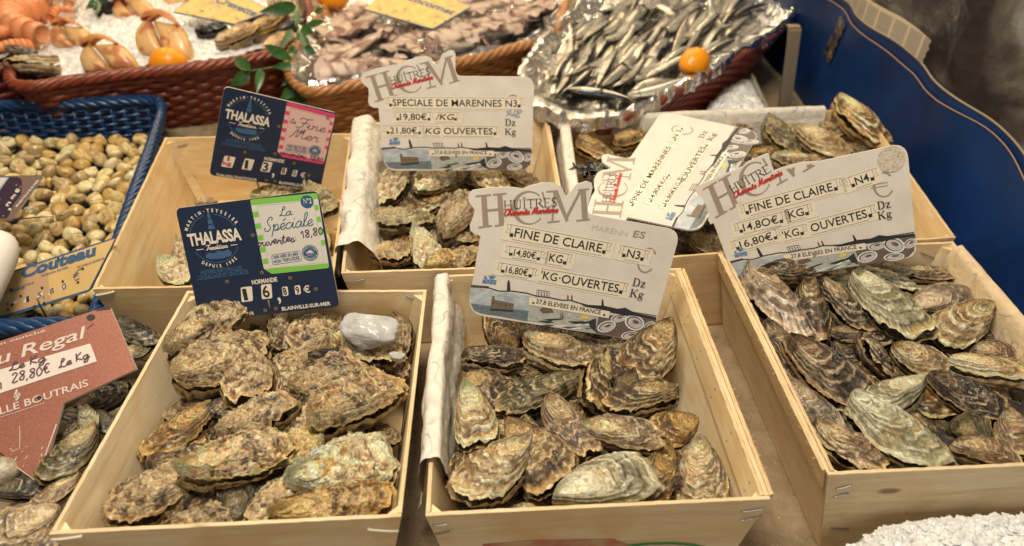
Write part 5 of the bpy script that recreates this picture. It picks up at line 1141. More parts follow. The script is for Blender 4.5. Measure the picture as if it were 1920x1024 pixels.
# ---- two navy signs
CT = {'ThS': [(329, 391), (596, 357), (637, 575), (375, 603)], 'ThF': [(420.7, 161.7), (631, 211.7), (600, 358), (392.3, 328.3)]}
L3 = lambda x, y: (320 + x / 3, 340 + y / 3)
def navy(key, c, n, w, label, lab_mat, acc, digits, words):
    S = Sign('price_sign', c, n, label, 'navy price signs', CT[key], (100, 82)); u_ = w / 100
    Hr = np.linalg.inv(homog([(-50, 41), (50, 41), (50, -41), (-50, -41)], CT['ThS']))
    def T(x, y):
        q = Hr @ np.array([*L3(x, y), 1]); return tuple(S.px(q[:2] / q[2]))
    Sx = rounded([(-50, 41), (50, 41), (50, -41), (-50, -41)], 4.5, 7)
    S.board(Sx, NAVY, M('navy_sign_edge', (.60, .54, .45), .45), uvs=True)
    S.poly('border', [(-1e9, 0)] * 0 or rounded([(-49.6, 40.6), (49.6, 40.6), (49.6, -40.6), (-49.6, -40.6)], 4.3, 7), NAVY, .00008, uvs=True)
    tx = lambda part, st, a, b, cap, mat, **k: S.text(part, st, T(*a), T(*b), cap * u_, mat, **k)
    ref = S.frame(T(107, 365), T(402, 325)); x, y = ref[1], ref[2]; cc = S.p(T(246, 322)); rr = 17.0 * u_
    mats, mb = S.get('emblem'); mats.append(MIDBLUE); mats.append(CREAM)
    def ring(a0, a1, r, wd_, mi):
        P = [cc + S.n * .0004 + x * math.cos(R_(a)) * r + y * math.sin(R_(a)) * r for a in np.linspace(a0, a1, 24)]; S.ribbon(mb, P, wd_, mi)
    ring(22, 78, rr, .55 * u_, 0); ring(102, 158, rr, .55 * u_, 0); ring(207, 333, rr, .55 * u_, 0)
    def loc(a, b): return cc + x * a * u_ + y * b * u_
    rg = random.Random(4)
    for a, b, w0, h in ((-.2, 14.2, 2.2, 3), (-.2, 10.5, 3.4, 3.2), (-.2, 6.6, 4.6, 3.2), (-.2, 17.2, 1.4, 1.4)): mb.add([loc(a - w0 / 2, b) + S.n * .00035, loc(a + w0 / 2, b) + S.n * .00035, loc(a + w0 * .42, b + h) + S.n * .00035, loc(a - w0 * .42, b + h) + S.n * .00035], [(0, 1, 2, 3)], 0)
    isl = [(-9, -12.6), (-8, -10), (-5, -9.3), (-3, -10.2), (1, -8.6), (4, -9.6), (8, -9), (10, -11), (9, -13.5), (3, -14.5), (-5, -14.2)]
    mb.add([loc(a, b) + S.n * .00034 for a, b in isl], [tuple(range(len(isl)))[::-1]], 0)
    S.arc('emblem', 'MARTIN·TEYSSIER', cc, 18.6 * u_, 153, 27, 2.3 * u_, CREAM, .0005, False, ref, .03); S.arc('emblem', 'DEPUIS 1985', cc, 20.6 * u_, 234, 306, 2.2 * u_, CREAM, .0005, True, ref, .03)
    S.poly('lettering', [T(*p) for p in ((92, 296), (402, 262), (404, 334), (104, 372))], NAVY, .00045)
    tx('lettering', 'THALASSA', (106, 364), (402, 327), 8.0, CREAM, bold=.035, lift=.0007)
    S.script('lettering', 'Tradition', T(200, 388), T(322, 372), 3.4 * u_, .55 * u_, CREAM, .0007, .3)
    for a, b in (((145, 386), (186, 381)), ((338, 360), (376, 355))): S.line('lettering', [T(*a), T(*b)], .45 * u_, CREAM, .0007)
    tx('lettering', words[0], (173, 526), (408, 496), 2.9, MIDBLUE, bold=.02); tx('lettering', words[1], (157, 556), (440, 519), 2.9, MIDBLUE, bold=.02)
    tx('lettering', 'NORMANDIE', (460, 580), (602, 562), 3.0, CREAM, bold=.03); tx('lettering', 'BLAINVILLE-SUR-MER', (628, 727), (902, 695), 2.5, CREAM, bold=.03); tx('lettering', 'THALASSA-TRADITION.FR', (205, 781), (472, 750), 2.4, CREAM, bold=.02)
    for di, (q, ch, mat, cap) in enumerate(digits):
        PD = 'price_digit#%d' % di
        if q: S.poly(PD, [T(*p) for p in rounded(q, 9, 4)], CREAM, .0005)
        for st, a, b, m_, cp in ch: tx(PD + '>lettering' if q else 'lettering', st, a, b, cp, m_, bold=.015, lift=.0009)
    for p in ((463, 303), (515, 513), (318, 563), (673, 543), (817, 605), (533, 725), (593, 715)): S.disc('rivets', T(*p), 1.25 * u_, BRASS, .0007); S.disc('rivets', T(*p), .6 * u_, INK, .0009)
    # paper label
    S.poly('label_sticker', [T(*p) for p in rounded([(447, 103), (825, 65), (893, 487), (570, 521), (525, 492)], [14, 14, 14, 10, 8], 5)], lab_mat, .0005)
    S.poly('label_sticker', [T(*p) for p in rounded([(447, 103), (825, 65), (832, 98), (454, 135)], [12, 12, 0, 0], 4)], acc, .0006)
    S.poly('label_sticker', [T(*p) for p in rounded([(530, 494), (888, 460), (893, 487), (570, 521)], [0, 0, 14, 10], 4)], acc, .0006)
    for i in range(4):
        k = i * 66; s_ = i * 13.2
        S.poly('label_sticker', [T(461 + s_, 172 + k), T(492 + s_, 169 + k), T(497 + s_, 199 + k), T(466 + s_, 203 + k)], acc, .0006)
        S.poly('label_sticker', [T(808 + s_ * .95, 134 + k), T(830 + s_ * .95, 131 + k), T(835 + s_ * .95, 161 + k), T(813 + s_ * .95, 164 + k)], acc, .0006)
    S.poly('label_sticker', [T(518, 436), T(546, 433), T(551, 463), T(523, 466)], acc, .0006)
    S.line('label_sticker', [T(*p) for p in ((490, 140), (802, 106), (862, 455), (560, 490))], .22 * u_, acc, .00065, True)
    S.line('label_sticker', [T(*p) for p in rounded([(567, 415), (728, 389), (738, 446), (575, 470)], 10, 4)], .32 * u_, TEAL, .00068, True)
    tx('label_sticker>lettering', '100% NÉES EN MER', (578, 436), (722, 414), 2.0, TEAL, bold=.03); tx('label_sticker>lettering', 'NON TRIPLOÏDES', (582, 461), (728, 438), 2.2, TEAL, bold=.03)
    S.disc('label_sticker', T(785, 402), 5.7 * u_, TEAL, .0007); S.disc('label_sticker', T(785, 402), 5.2 * u_, lab_mat, .00074); S.disc('label_sticker', T(785, 402), 4.9 * u_, TEAL, .00078); S.disc('label_sticker', T(785, 402), 3.3 * u_, MIDBLUE, .00082)
    S.poly('label_sticker', [T(*p) for p in ((762, 404), (775, 392), (785, 384), (796, 392), (808, 402))], lab_mat, .00088); S.poly('label_sticker', [T(*p) for p in ((762, 406), (808, 404), (798, 418), (775, 420))], M('seal_mauve', (.18, .16, .24), .4), .00086)
    c2 = S.p(T(785, 402)); S.arc('label_sticker>lettering', 'TRADITION', c2, 3.55 * u_, 155, 25, 1.0 * u_, lab_mat, .0009, False, ref, .02); S.arc('label_sticker>lettering', 'NORMANDIE', c2, 4.6 * u_, 210, 330, 1.0 * u_, lab_mat, .0009, True, ref, .02)
    return S, T, u_
D1 = lambda x0, y0, x1, y1, sl=.12: [(x0, y0), (x1, y0 - (x1 - x0) * sl), (x1 + 6, y1 - (x1 - x0) * sl), (x0 + 6, y1)]
S, T, u_ = navy('ThS', (-.2865, .7800, .1673), (-.043, -.9163, .3981), .1805, 'navy price sign with a green bordered label in the front left crate', GREYLBL, GREEN_P, [
    (D1(394, 597, 458, 680), [('1', (415, 668), (438, 665), INK, 8)], INK, 8), (D1(508, 582, 567, 664), [('6', (524, 652), (562, 647), INK, 8)], INK, 8),
    (None, [(',', (606, 672), (622, 669), CREAM, 12)], INK, 8), (D1(626, 594, 658, 646), [('8', (637, 638), (657, 635), INK, 5)], INK, 5), (D1(696, 587, 728, 638), [('9', (709, 632), (728, 629), INK, 5)], INK, 5), (None, [('€', (752, 628), (788, 623), CREAM, 4.8)], INK, 5)],
    ('HUÎTRES NATURELLLES,', 'COQUILLAGES ET CRUSTACÉS'))
S.script('label_sticker>lettering', 'La', T(612, 197), T(682, 188), 6.2 * u_, .55 * u_, TEAL, .0007, .22); S.script('label_sticker>lettering', 'Spéciale', T(528, 283), T(800, 248), 9.5 * u_, .62 * u_, TEAL, .0007, .22)
S.disc('label_sticker', T(768, 115), 4.5 * u_, TEAL, .0007); S.serif('label_sticker>lettering', 'N', T(748, 126), T(772, 123), 3.4 * u_, GREYLBL, .0009); S.text('label_sticker>lettering', '°2', T(773, 126), T(796, 122), 3.4 * u_, GREYLBL, .0009, .02)
S.script('pen_lettering', 'ouvertes:', T(488, 366), T(712, 332), 6.0 * u_, .62 * u_, VIOLET, .001, .05, .1); S.script('pen_lettering', '18,80', T(738, 322), T(866, 296), 5.0 * u_, .62 * u_, VIOLET, .001, .05, .1)
S.stake(L3(560, 745), .06); S.finish()
S, T, u_ = navy('ThF', (-.3381, 1.1136, .1610), (.3044, -.9476, .0967), .175, 'navy price sign with a pink bordered label in the back left crate', PINKLBL, PINK_P, [
    (D1(205, 625, 275, 708), [('1', (232, 655), (246, 653), RED_INK, 4), ('kg', (215, 690), (268, 683), RED_INK, 3.4)], INK, 8),
    (D1(335, 606, 400, 690), [('1', (358, 678), (378, 675), INK, 8)], INK, 8), (D1(460, 590, 525, 670), [('3', (476, 660), (515, 655), INK, 8)], INK, 8), (None, [(',', (556, 680), (574, 677), CREAM, 12)], INK, 8),
    (D1(605, 600, 640, 652), [('8', (615, 642), (637, 639), INK, 5)], INK, 5), (D1(688, 594, 722, 646), [('0', (699, 636), (721, 633), INK, 5)], INK, 5), (None, [('€', (757, 636), (795, 631), CREAM, 4.8)], INK, 5)],
    ('HUÎTRES NATURELLES', 'COQUILLAGES ET CRUSTACÉS'))
S.script('label_sticker>lettering', 'La', T(520, 250), T(565, 245), 4.5 * u_, .45 * u_, VIOLET, .0007, .22); S.script('label_sticker>lettering', 'Fine', T(575, 265), T(800, 235), 9.5 * u_, .62 * u_, VIOLET, .0007, .25); S.script('label_sticker>lettering', 'de', T(610, 300), T(650, 296), 4 * u_, .4 * u_, VIOLET, .0007, .22)
S.script('label_sticker>lettering', 'Mer', T(555, 355), T(780, 325), 9.5 * u_, .62 * u_, VIOLET, .0007, .25); S.script('pen_lettering', 'ouvertes', T(545, 500), T(740, 480), 4.0 * u_, .55 * u_, VIOLET, .001, .05, .1); S.script('pen_lettering', '1880', T(770, 478), T(880, 466), 4.0 * u_, .55 * u_, VIOLET, .001, .05, .1)
S.script('label_sticker>lettering', 'N2', T(765, 130), T(800, 126), 4 * u_, .4 * u_, VIOLET, .0007, .2); S.stake(T(480, 760), .09); S.finish()

# ---- gold knife-clam sign, copper sign, dark sign at the frame edge, two yellow signs behind
C9 = lambda x, y: (x / 6.025, 430 + y / 6.025)
GOLD = M('sign_gold', (.60, .38, .135), .32, spec=.5); _t = NT(GOLD); _t.set(_t.b.inputs['Base Color'], _t.ramp(_t.noise(_t.obj(), 11, 3), [(.35, (.58, .37, .14)), (.6, (.66, .44, .17))])); SBLUE = M('print_steel_blue', (.045, .105, .20), .45)
GOLD2 = M('sign_dull_olive', (.47, .35, .15), .4); GOLD3 = M('sign_tan_patch', (.50, .31, .16), .4)
S = Sign('price_sign', un(110, 520, .078), (.02, -.72, .70), 'gold price sign with blue script, leaning between basket and crate')
S.board(rounded([C9(-140, 560), C9(1318, 83), C9(1012, 700), C9(-140, 1060)], 10, 4), SBLUE, SBLUE)
S.poly('gold_face', [C9(-130, 582), C9(1300, 108), C9(1004, 681), C9(-130, 1022)], GOLD, .0004); S.poly('gold_face', [C9(-130, 582), C9(228, 464), C9(205, 700), C9(120, 942), C9(-130, 1022)], GOLD2, .0006); S.poly('gold_face', [C9(228, 464), C9(525, 366), C9(578, 812), C9(120, 942), C9(205, 700)], GOLD3, .0006)
S.text('lettering', 'Couteau', C9(235, 560), C9(1080, 290), .0145, SBLUE, .0012, .045, .38); S.text('lettering', 'POISSON ENTIER', C9(475, 540), C9(775, 440), .0028, SBLUE, .0012, .01, .3)
S.text('lettering', 'PÊCHE EN ATLANTIQUE', C9(35, 735), C9(385, 612), .0028, SBLUE, .0012, .01, .3); S.text('lettering', 'MARÉE', C9(125, 720), C9(290, 665), .0026, SBLUE, .0012, .01, .3); S.text('lettering', 'TECHNIQUE DE PÊCHE', C9(872, 445), C9(1180, 340), .0028, SBLUE, .0012, .01, .3)
S.script('lettering', '€', C9(815, 590), C9(915, 560), .014, .0011, SBLUE, .0012, .5)
for q, ch, a, b in (((265, 838, 340, 760), '1', (303, 826), (335, 812)), ((412, 795, 485, 710), '5', (432, 783), (472, 768)), ((545, 748, 622, 662), '8', (568, 735), (612, 720)), ((690, 694, 760, 612), '0', (704, 684), (750, 668))):
    x0, y0, x1, y1 = q; S.poly('price_digit#' + ch, [C9(*p) for p in rounded([(x0, y0), (x0 + 30, y1 + 14), (x1 + 10, y1), (x1 - 20, y0 - 18)], 8, 4)], CREAM, .0010); S.text('price_digit#%s>lettering' % ch, ch, C9(*a), C9(*b), .0072, INK, .0014, .01, .35)
S.text('lettering', ',', C9(492, 775), C9(506, 770), .012, SBLUE, .0014); S.poly('price_digit#k', [C9(58, 880), C9(75, 845), C9(205, 800), C9(190, 838)], CREAM, .0010); S.script('price_digit#k>lettering', '1Kg', C9(66, 878), C9(160, 846), .0045, .0008, INK, .0014, .2)
for p in ((128, 682), (240, 755), (480, 662), (713, 590), (885, 600), (940, 446), (395, 872), (505, 834), (95, 908), (663, 335)): S.disc('rivets', C9(*p), .0018, INK, .0013)
S.stake(C9(455, 905), .05, .0013); S.finish()
RG = lambda x, y: (x / 2.206, 560 + y / 2.206)
COPPER = M('copper_sign_face', (.26, .085, .052), .38, .35); _t = NT(COPPER); _n = _t.noise(_t.obj(), 900, 3, .8); _t.set(_t.b.inputs['Base Color'], _t.mix(_t.ramp(_t.noise(_t.obj(), 14, 4), [(.35, 0.), (.7, .35)]), _t.ramp(_n, [(.35, (.21, .066, .043)), (.62, (.48, .19, .125))]), (.40, .20, .14))); _t.bump(_n, .3, .0004)
CSIL = M('worn_silver_letters', (.62, .50, .43), .4)
S = Sign('price_sign', un(100, 700, .108), (.03, -.50, .86), 'copper coloured pointed price sign with a handwritten white strip', board=COPPER, th=.004)
S.board([RG(-90, 205), RG(440, 33), RG(456, 36), RG(565, 290), RG(262, 432), RG(172, 752), RG(158, 762), RG(140, 752), RG(-90, 560)], COPPER, CARD_EDGE)
S.text('lettering', 'son conché', RG(-45, 208), RG(190, 137), .0035, CSIL, .0008, .01); S.text('lettering', 'u Regal', RG(-12, 275), RG(345, 165), .0145, CSIL, .0008, .012, .3)
S.poly('white_strip', [RG(-60, 312), RG(374, 186), RG(402, 260), RG(-60, 412)], M('strip_paper', (.66, .56, .49), .45), .0006)
PEN = M('pen_plum', (.11, .055, .06), .5)
for st, a, b, c_ in (('Le Kg', (40, 302), (192, 258), .010), ('28,80€', (50, 352), (212, 303), .011), ('Le Kg', (245, 290), (372, 245), .010), ('1', (-5, 378), (15, 370), .008)): S.script('pen_lettering', st.replace('Le', 'Le'), RG(*a), RG(*b), c_, .0017, PEN, .001, .05, .08)
S.text('lettering', 'ELLE BOUTRAIS', RG(-28, 490), RG(368, 361), .0082, CSIL, .0008, .012); S.line('lettering', [RG(-60, 512), RG(186, 432)], .0006, CSIL, .0008); S.script('lettering', 'lg', RG(58, 412), RG(84, 404), .0085, .0012, CSIL, .0008, .3)
rg = random.Random(8)
for i in range(30):
    a = rg.uniform(40, 190); b = rg.uniform(600, 735); 
    if a > 262 - (b - 432) * .28 - 14 or a < (b - 630) * 1.2: continue
    S.line('scratches', [RG(a, b), RG(a + rg.uniform(-8, 22), b + rg.uniform(-20, 20))], rg.uniform(.0003, .0011), CSIL, .0006)
S.line('scratches', [RG(82, 528), RG(84, 575), RG(82, 622)], .0007, CSIL, .0006); S.line('scratches', [RG(20, 660), RG(150, 755), RG(235, 520)], .0014, CSIL, .0007); S.line('scratches', [RG(362, 125), RG(385, 105)], .0008, INK, .0007)
for p in ((377, 78), (165, 410)):
    S.disc('rivets', RG(*p), .0048 if p[0] > 300 else .0028, INK, .0012, .0036 if p[0] > 300 else .0022)
S.poly('black_tape', [RG(398, 44), RG(440, 33), RG(457, 36), RG(460, 43), RG(400, 50)], INK, .0009); S.finish()
PS_ = lambda x, y: (x / 9.307, 320 + y / 9.307)
PURP = M('dark_purple_sign', (.035, .018, .032), .35); BRN = M('sign_brown_margin', (.17, .105, .075), .4)
S = Sign('price_sign', un(30, 375, .098), (.05, -.55, .83), 'dark purple price sign poking in at the left edge over the cockles')
S.board(rounded([PS_(-300, 100), PS_(765, 75), PS_(205, 870), PS_(-300, 830)], [0, 3, 2, 0], 4), BRN, CARD_EDGE)
S.poly('purple_face', [PS_(*p) for p in ((-300, 112), (300, 112), (372, 150), (385, 220), (370, 420), (230, 600), (200, 700), (120, 835), (-300, 830))], PURP, .0004)
S.poly('pale_label', [PS_(-300, 118), PS_(165, 118), PS_(-10, 360), PS_(-300, 360)], M('label_teal_rim', (.22, .34, .36), .4), .0006); S.poly('pale_label', [PS_(-300, 130), PS_(135, 130), PS_(-30, 340), PS_(-300, 340)], M('label_pale', (.58, .50, .47), .4), .0008)
S.text('lettering', 'BLAINVILLE-SUR-MER', PS_(300, 640), PS_(690, 170), .0028, CREAM, .0009, .03); S.text('lettering', 'e', PS_(320, 395), PS_(358, 330), .009, CREAM, .0009, .02); S.text('lettering', 'm', PS_(230, 505), PS_(290, 430), .0065, CREAM, .0009, .02); S.text('lettering', 'n', PS_(140, 630), PS_(200, 560), .0065, CREAM, .0009, .02)
S.text('lettering', ',', PS_(165, 700), PS_(195, 660), .012, CREAM, .0009, .02)
for p in ((290, 255), (355, 285), (200, 735), (62, 792), (0, 508)): S.disc('rivets', PS_(*p), .0014, BRASS, .0008)
S.finish()
a, b = un(22, 412, .090), un(118, 403, .094); _o = MB().tube([a, b], .0011, 8).build('wire_pick', POST); tag(_o, 'thin metal pick lying on the cockles beside the purple sign', 'pick')
SPECK = M('sign_yellow', (.72, .47, .11), .25); _t = NT(SPECK); _t.set(_t.b.inputs['Base Color'], _t.ramp(_t.noise(_t.obj(), 45, 4, .6), [(.3, (.42, .30, .13)), (.5, (.70, .45, .11)), (.7, (.76, .52, .15))]))
for q, lab, z, tc in (([(322, 22), (440, 46), (512, 20), (400, -34)], 'yellow price sign lying among the shellfish in the red brown basket', .165, (.66, .44, .17)), ([(678, 16), (812, 56), (886, 12), (760, -36)], 'bright yellow price sign lying on the squid', .165, None)):
    cx, cy = np.mean([p[0] for p in q]), np.mean([p[1] for p in q])
    S = Sign('price_sign', un(cx, cy, z), (0, -.35, .93), lab, 'yellow signs lying in the far baskets'); S.board(rounded(q, 6, 4), SBLUE, SBLUE)
    q2 = [(x + (cx - x) * .035, y + (cy - y) * .05) for x, y in q]; S.poly('yellow_face', q2, SPECK, .0005)
    m0 = ((q[0][0] * .35 + q[3][0] * .65), (q[0][1] * .35 + q[3][1] * .65)); m1 = ((q[1][0] * .35 + q[2][0] * .65), (q[1][1] * .35 + q[2][1] * .65))
    S.text('lettering', 'Crevette' if tc else 'Encornet', (m0[0] * .75 + m1[0] * .25, m0[1] * .75 + m1[1] * .25 + 6), (m0[0] * .1 + m1[0] * .9, m0[1] * .1 + m1[1] * .9 + 6), .02, SBLUE, .0009, .03, .3)
    for k in range(9): t, s_ = random.Random(k).random(), random.Random(k + 50).random(); S.disc('rivets', (q2[0][0] * (1 - t) + q2[1][0] * t + (cx - q2[0][0]) * .5 * s_, q2[0][1] * (1 - t) + q2[1][1] * t + (cy - q2[0][1] - 10) * .5 * s_), .002, INK, .0009)
    S.finish()

# ------------------------------------------------------------------ woven baskets
def basket(name, rim_px, zr, zb, shrink, mat, label, rows=13, stakes=64, rimr=.011, seed=0, closed=True, slope=0., strands=5):
    rim = np.array([un(x, y, zr) for x, y in rim_px]); c = rim.mean(0)
    N = stakes * 6
    P = smooth_path(rim, N, True)
    per = np.linalg.norm(np.diff(np.vstack([P, P[:1]]), axis=0), axis=1).sum()
    root = empty(name, (c[0], c[1], zb), label, 'basket', 'woven baskets')
    def ring(t):                                    # t=0 at the base, 1 at the rim
        k = shrink + (1 - shrink) * t ** .8; Q = c + (P - c) * k; Q[:, 2] = zb + (zr - zb) * t; return Q
    out = P - c; out /= np.linalg.norm(out, axis=1)[:, None]
    w = MB(); h = (zr - zb) / rows
    for r in range(rows):
        Q = ring((r + .3) / rows); ph = np.arange(N) / N * stakes * np.pi + (np.pi if r % 2 else 0)
        Q = Q + out * (np.sin(ph) * .0034)[:, None]; Q[:, 2] += .0006 * noise(np.stack([np.arange(N) * .13, np.full(N, r * 1.7 + seed), np.zeros(N)], 1))
        n = 6; T = np.roll(Q, -1, 0) - np.roll(Q, 1, 0); T /= np.linalg.norm(T, axis=1)[:, None]; A = np.cross(T, [0, 0, 1.]); V = []
        for j in range(n): a = 2 * math.pi * j / n; V.append(Q + A * math.cos(a) * .0026 + np.array([0, 0, 1.]) * math.sin(a) * h * .52)
        V = np.stack(V, 1).reshape(-1, 3); w.add(V, grid_faces(N, n, True, True))
    w.build('woven_wall', mat, root)
    st = MB()
    for i in range(stakes):
        k = int(i * N / stakes) % N; st.tube([ring(t)[k] for t in (0, .5, 1.)], .0026, 6)
    o = st.build('stakes', mat, root); o['kind'] = 'stuff'
    # rope rim of twisted strands
    Nr = int(per / .004); Pr = smooth_path(rim, Nr, True); outr = Pr - c; outr[:, 2] = 0; outr /= np.linalg.norm(outr, axis=1)[:, None]
    turns = round(per / .11); rb = MB()
    for s in range(strands):
        a = np.arange(Nr) / Nr * 2 * np.pi * turns + 2 * np.pi * s / strands
        Q = Pr + outr * (np.cos(a) * rimr * .62)[:, None]; Q[:, 2] += np.sin(a) * rimr * .55
        n = 7; T = np.roll(Q, -1, 0) - np.roll(Q, 1, 0); T /= np.linalg.norm(T, axis=1)[:, None]; A = np.cross(T, [0, 0, 1.]); A /= np.linalg.norm(A, axis=1)[:, None]; B = np.cross(A, T); V = []
        for j in range(n): b = 2 * math.pi * j / n; V.append(Q + (A * math.cos(b) + B * math.sin(b)) * rimr * .58)
        V = np.stack(V, 1).reshape(-1, 3); rb.add(V, grid_faces(Nr, n, True, True))
    rb.build('rope_rim', mat, root)
    Q = ring(.0); mk('base', np.vstack([Q, Q.mean(0)]), [(i, (i + 1) % N, N) for i in range(N)], mat, root)
    return dict(P=P, c=c, ring=ring, N=N, root=root, zr=zr, zb=zb)

B_BLUE = basket('woven_basket', [(-260, 212), (-100, 200), (120, 196), (275, 188), (303, 202), (292, 250), (262, 340), (224, 450), (185, 575), (160, 606), (60, 612), (-60, 618), (-300, 636), (-380, 560), (-330, 350)], .066, -.050, .93, W_BLUE, 'blue woven basket full of cockles at the left', rows=14, stakes=100, seed=1, rimr=.011)
B_RED = basket('woven_basket', [(18, 148), (60, 162), (130, 152), (250, 138), (370, 126), (480, 108), (545, 88), (578, 40), (560, -20), (480, -70), (320, -80), (160, -60), (90, -10), (45, 80)], .120, -.034, .80, W_RED, 'red brown woven basket of crab claws on ice', rows=12, stakes=88, seed=2)
B_LEFT = basket('woven_basket', [(-160, 150), (-60, 142), (0, 130), (30, 112), (75, 20), (40, -60), (-100, -80), (-220, 0)], .115, -.034, .82, W_DARK, 'dark woven basket of langoustines cut by the left edge', rows=11, stakes=60, seed=3)
B_TAN = basket('woven_basket', [(542, 125), (552, 152), (585, 170), (640, 164), (720, 148), (830, 124), (930, 100), (1015, 74), (1048, 40), (1050, -20), (960, -70), (780, -60), (640, -5), (580, 45), (552, 90)], .120, -.034, .74, W_TAN, 'tan woven basket of squid lined with foil', rows=13, stakes=84, seed=4, rimr=.012)
B_SARD = basket('woven_basket', [(985, 138), (992, 180), (1030, 214), (1100, 228), (1165, 222), (1240, 188), (1320, 140), (1400, 94), (1468, 50), (1490, 10), (1470, -40), (1380, -80), (1220, -70), (1120, -10), (1030, 72)], .115, -.034, .62, W_RUST, 'dark red woven basket of sardines on crumpled foil', rows=14, stakes=84, seed=5, rimr=.010)

def foil(b, prof, label, seed, n=420, k=40, amp=.006):
    """prof: list of (scale about the centre, height above the rim)"""
    pr = smooth_path([(a, h, 0) for a, h in prof], k, False); c = b['c']; P = smooth_path(b['P'][::6], n, True); V = np.zeros((n, k, 3))
    for j in range(k):
        Q = c + (P - c) * pr[j, 0]; Q[:, 2] = b['zr'] + pr[j, 1]; V[:, j] = Q
    F = V.reshape(-1, 3)
    def crump(P, s): 
        r = 0; a = 1
        for o in range(4): r = r + a * (np.abs(noise(P * s + o * 7.1, seed + o)) - .25); s *= 2.1; a *= .55
        return r
    d = np.stack([crump(F, 26), crump(F + 3, 26), crump(F + 9, 24)], 1) * amp; d[:, 2] = np.maximum(d[:, 2], -.002)
    jag = .014 * fbm(np.stack([np.cos(np.linspace(0, 2 * np.pi, n, False)) * 9, np.sin(np.linspace(0, 2 * np.pi, n, False)) * 9, np.zeros(n)], 1), 3, seed)
    V = (F + d).reshape(n, k, 3); V[:, -1, 2] += jag; V[:, -2, 2] += jag * .6; V[:, -3, 2] += jag * .3
    o = mk('foil_liner', V.reshape(-1, 3), grid_faces(n, k, True), FOIL, smooth=False); return tag(o, label, 'foil', 'foil liners')
foil(B_TAN, [(.06, -.06), (.62, -.05), (.80, -.035), (.93, -.006), (.975, .010), (1.0, .0145), (1.012, .010), (1.02, .002)], 'foil liner under the squid in the tan basket', 2, amp=.007)
foil(B_SARD, [(.06, -.06), (.50, -.055), (.72, -.042), (.90, -.012), (.97, .010), (1.0, .018), (1.035, .014), (1.05, .002), (1.05, -.010)], 'crumpled foil liner spilling over the sardine basket rim', 3, n=520, amp=.011)

# ------------------------------------------------------------------ crushed ice
def ice_bed(P_px, z, dome, label, seed, res=130, chip=140, shrink=.95, amp=.011):
    rim = np.array([un(x, y, z) for x, y in P_px]); c = rim.mean(0); n = res; P = smooth_path(c + (rim - c) * shrink, n, True); k = 60; V = np.zeros((n, k, 3))
    for j in range(k):
        s = 1 - j / (k - 1); V[:, j] = c + (P - c) * max(s, .004); V[:, j, 2] = z + dome * (1 - s * s)
    F = V.reshape(-1, 3); h = (fbm(F * 38, 4, seed) * amp + np.abs(noise(F * 120, seed + 3)) * amp * .6); F[:, 2] += h
    mb = MB(); mb.add(F, grid_faces(n, k, True)); rg = random.Random(seed); 
    for _ in range(chip):                            # loose chips
        i = rg.randrange(len(F)); p = F[i]; r = rg.uniform(.0015, .0035) if rg.random() < .85 else rg.uniform(.0035, .006); q = []
        for a, b_ in ((0, 0), (1.2, .5), (2.4, .2), (3.6, .6), (4.8, .1)): q.append(p + np.array([math.cos(a + rg.random()) * r, math.sin(a + rg.random()) * r, r * (.1 + b_ * rg.random())]))
        t = p + np.array([rg.uniform(-.3, .3) * r, rg.uniform(-.3, .3) * r, r * .9]); mb.add(q + [t], [(i2, (i2 + 1) % 5, 5) for i2 in range(5)])
    o = mb.build('crushed_ice', ICE, smooth=seed == 3); return tag(o, label, 'ice', kind='stuff')
ice_bed([(25, 140), (240, 132), (480, 104), (560, 40), (480, -60), (160, -50), (70, 20)], .100, .022, 'crushed ice filling the red brown basket', 1, 220, 500)
ice_bed([(-160, 140), (0, 120), (60, 40), (0, -60), (-160, -40)], .09, .02, 'crushed ice under the langoustines', 2, 90, 60)
ice_bed([(1575, 1050), (1630, 1003), (1720, 985), (1850, 978), (2000, 980), (2060, 1130), (1580, 1130)], -.012 + .045, .034, 'crushed ice heaped before the front right crate', 3, 300, 2600, 1.0, .004)
ice_bed([(1330, 190), (1400, 150), (1440, 215), (1400, 240), (1330, 235)], .025, .02, 'patch of white ice beside the sardine basket', 4, 80, 60)

def lump(name, c, r, mat, seed, amp=.16, label='', cat='', sub=3, sq=(1, 1, 1), fq=1.6, group=None, smooth=True, rz=0.):
    n, m = 26, 40; V = []
    for i in range(n + 1):
        a = math.pi * i / n
        for j in range(m): b = 2 * math.pi * j / m; V.append((math.sin(a) * math.cos(b), math.sin(a) * math.sin(b), math.cos(a)))
    V = np.array(V); d = 1 + amp * fbm(V * fq + seed, 3, seed); V = V * d[:, None] * r * np.array(sq)
    ca, sa = math.cos(rz), math.sin(rz); V = np.stack([V[:, 0] * ca - V[:, 1] * sa, V[:, 0] * sa + V[:, 1] * ca, V[:, 2]], 1) + c
    o = mk(name, V, grid_faces(n + 1, m, False, True), mat, smooth=smooth); return tag(o, label, cat, group)
CLAMM = M('pale_clam_shell', (.42, .36, .26), .45); _t = NT(CLAMM); _t.set(_t.b.inputs['Base Color'], _t.ramp(_t.noise(_t.obj(), 90, 5, .7), [(.3, (.10, .09, .055)), (.5, (.34, .29, .19)), (.7, (.55, .48, .35))])); _t.bump(_t.noise(_t.scale(_t.obj(), 1, 1, 6), 90, 4), .6, .002)
lump('clam', un(4, 884, .050), .019, CLAMM, 4, .14, 'pale round clam beside the tip of the copper sign', 'clam', sq=(1, .9, .8))
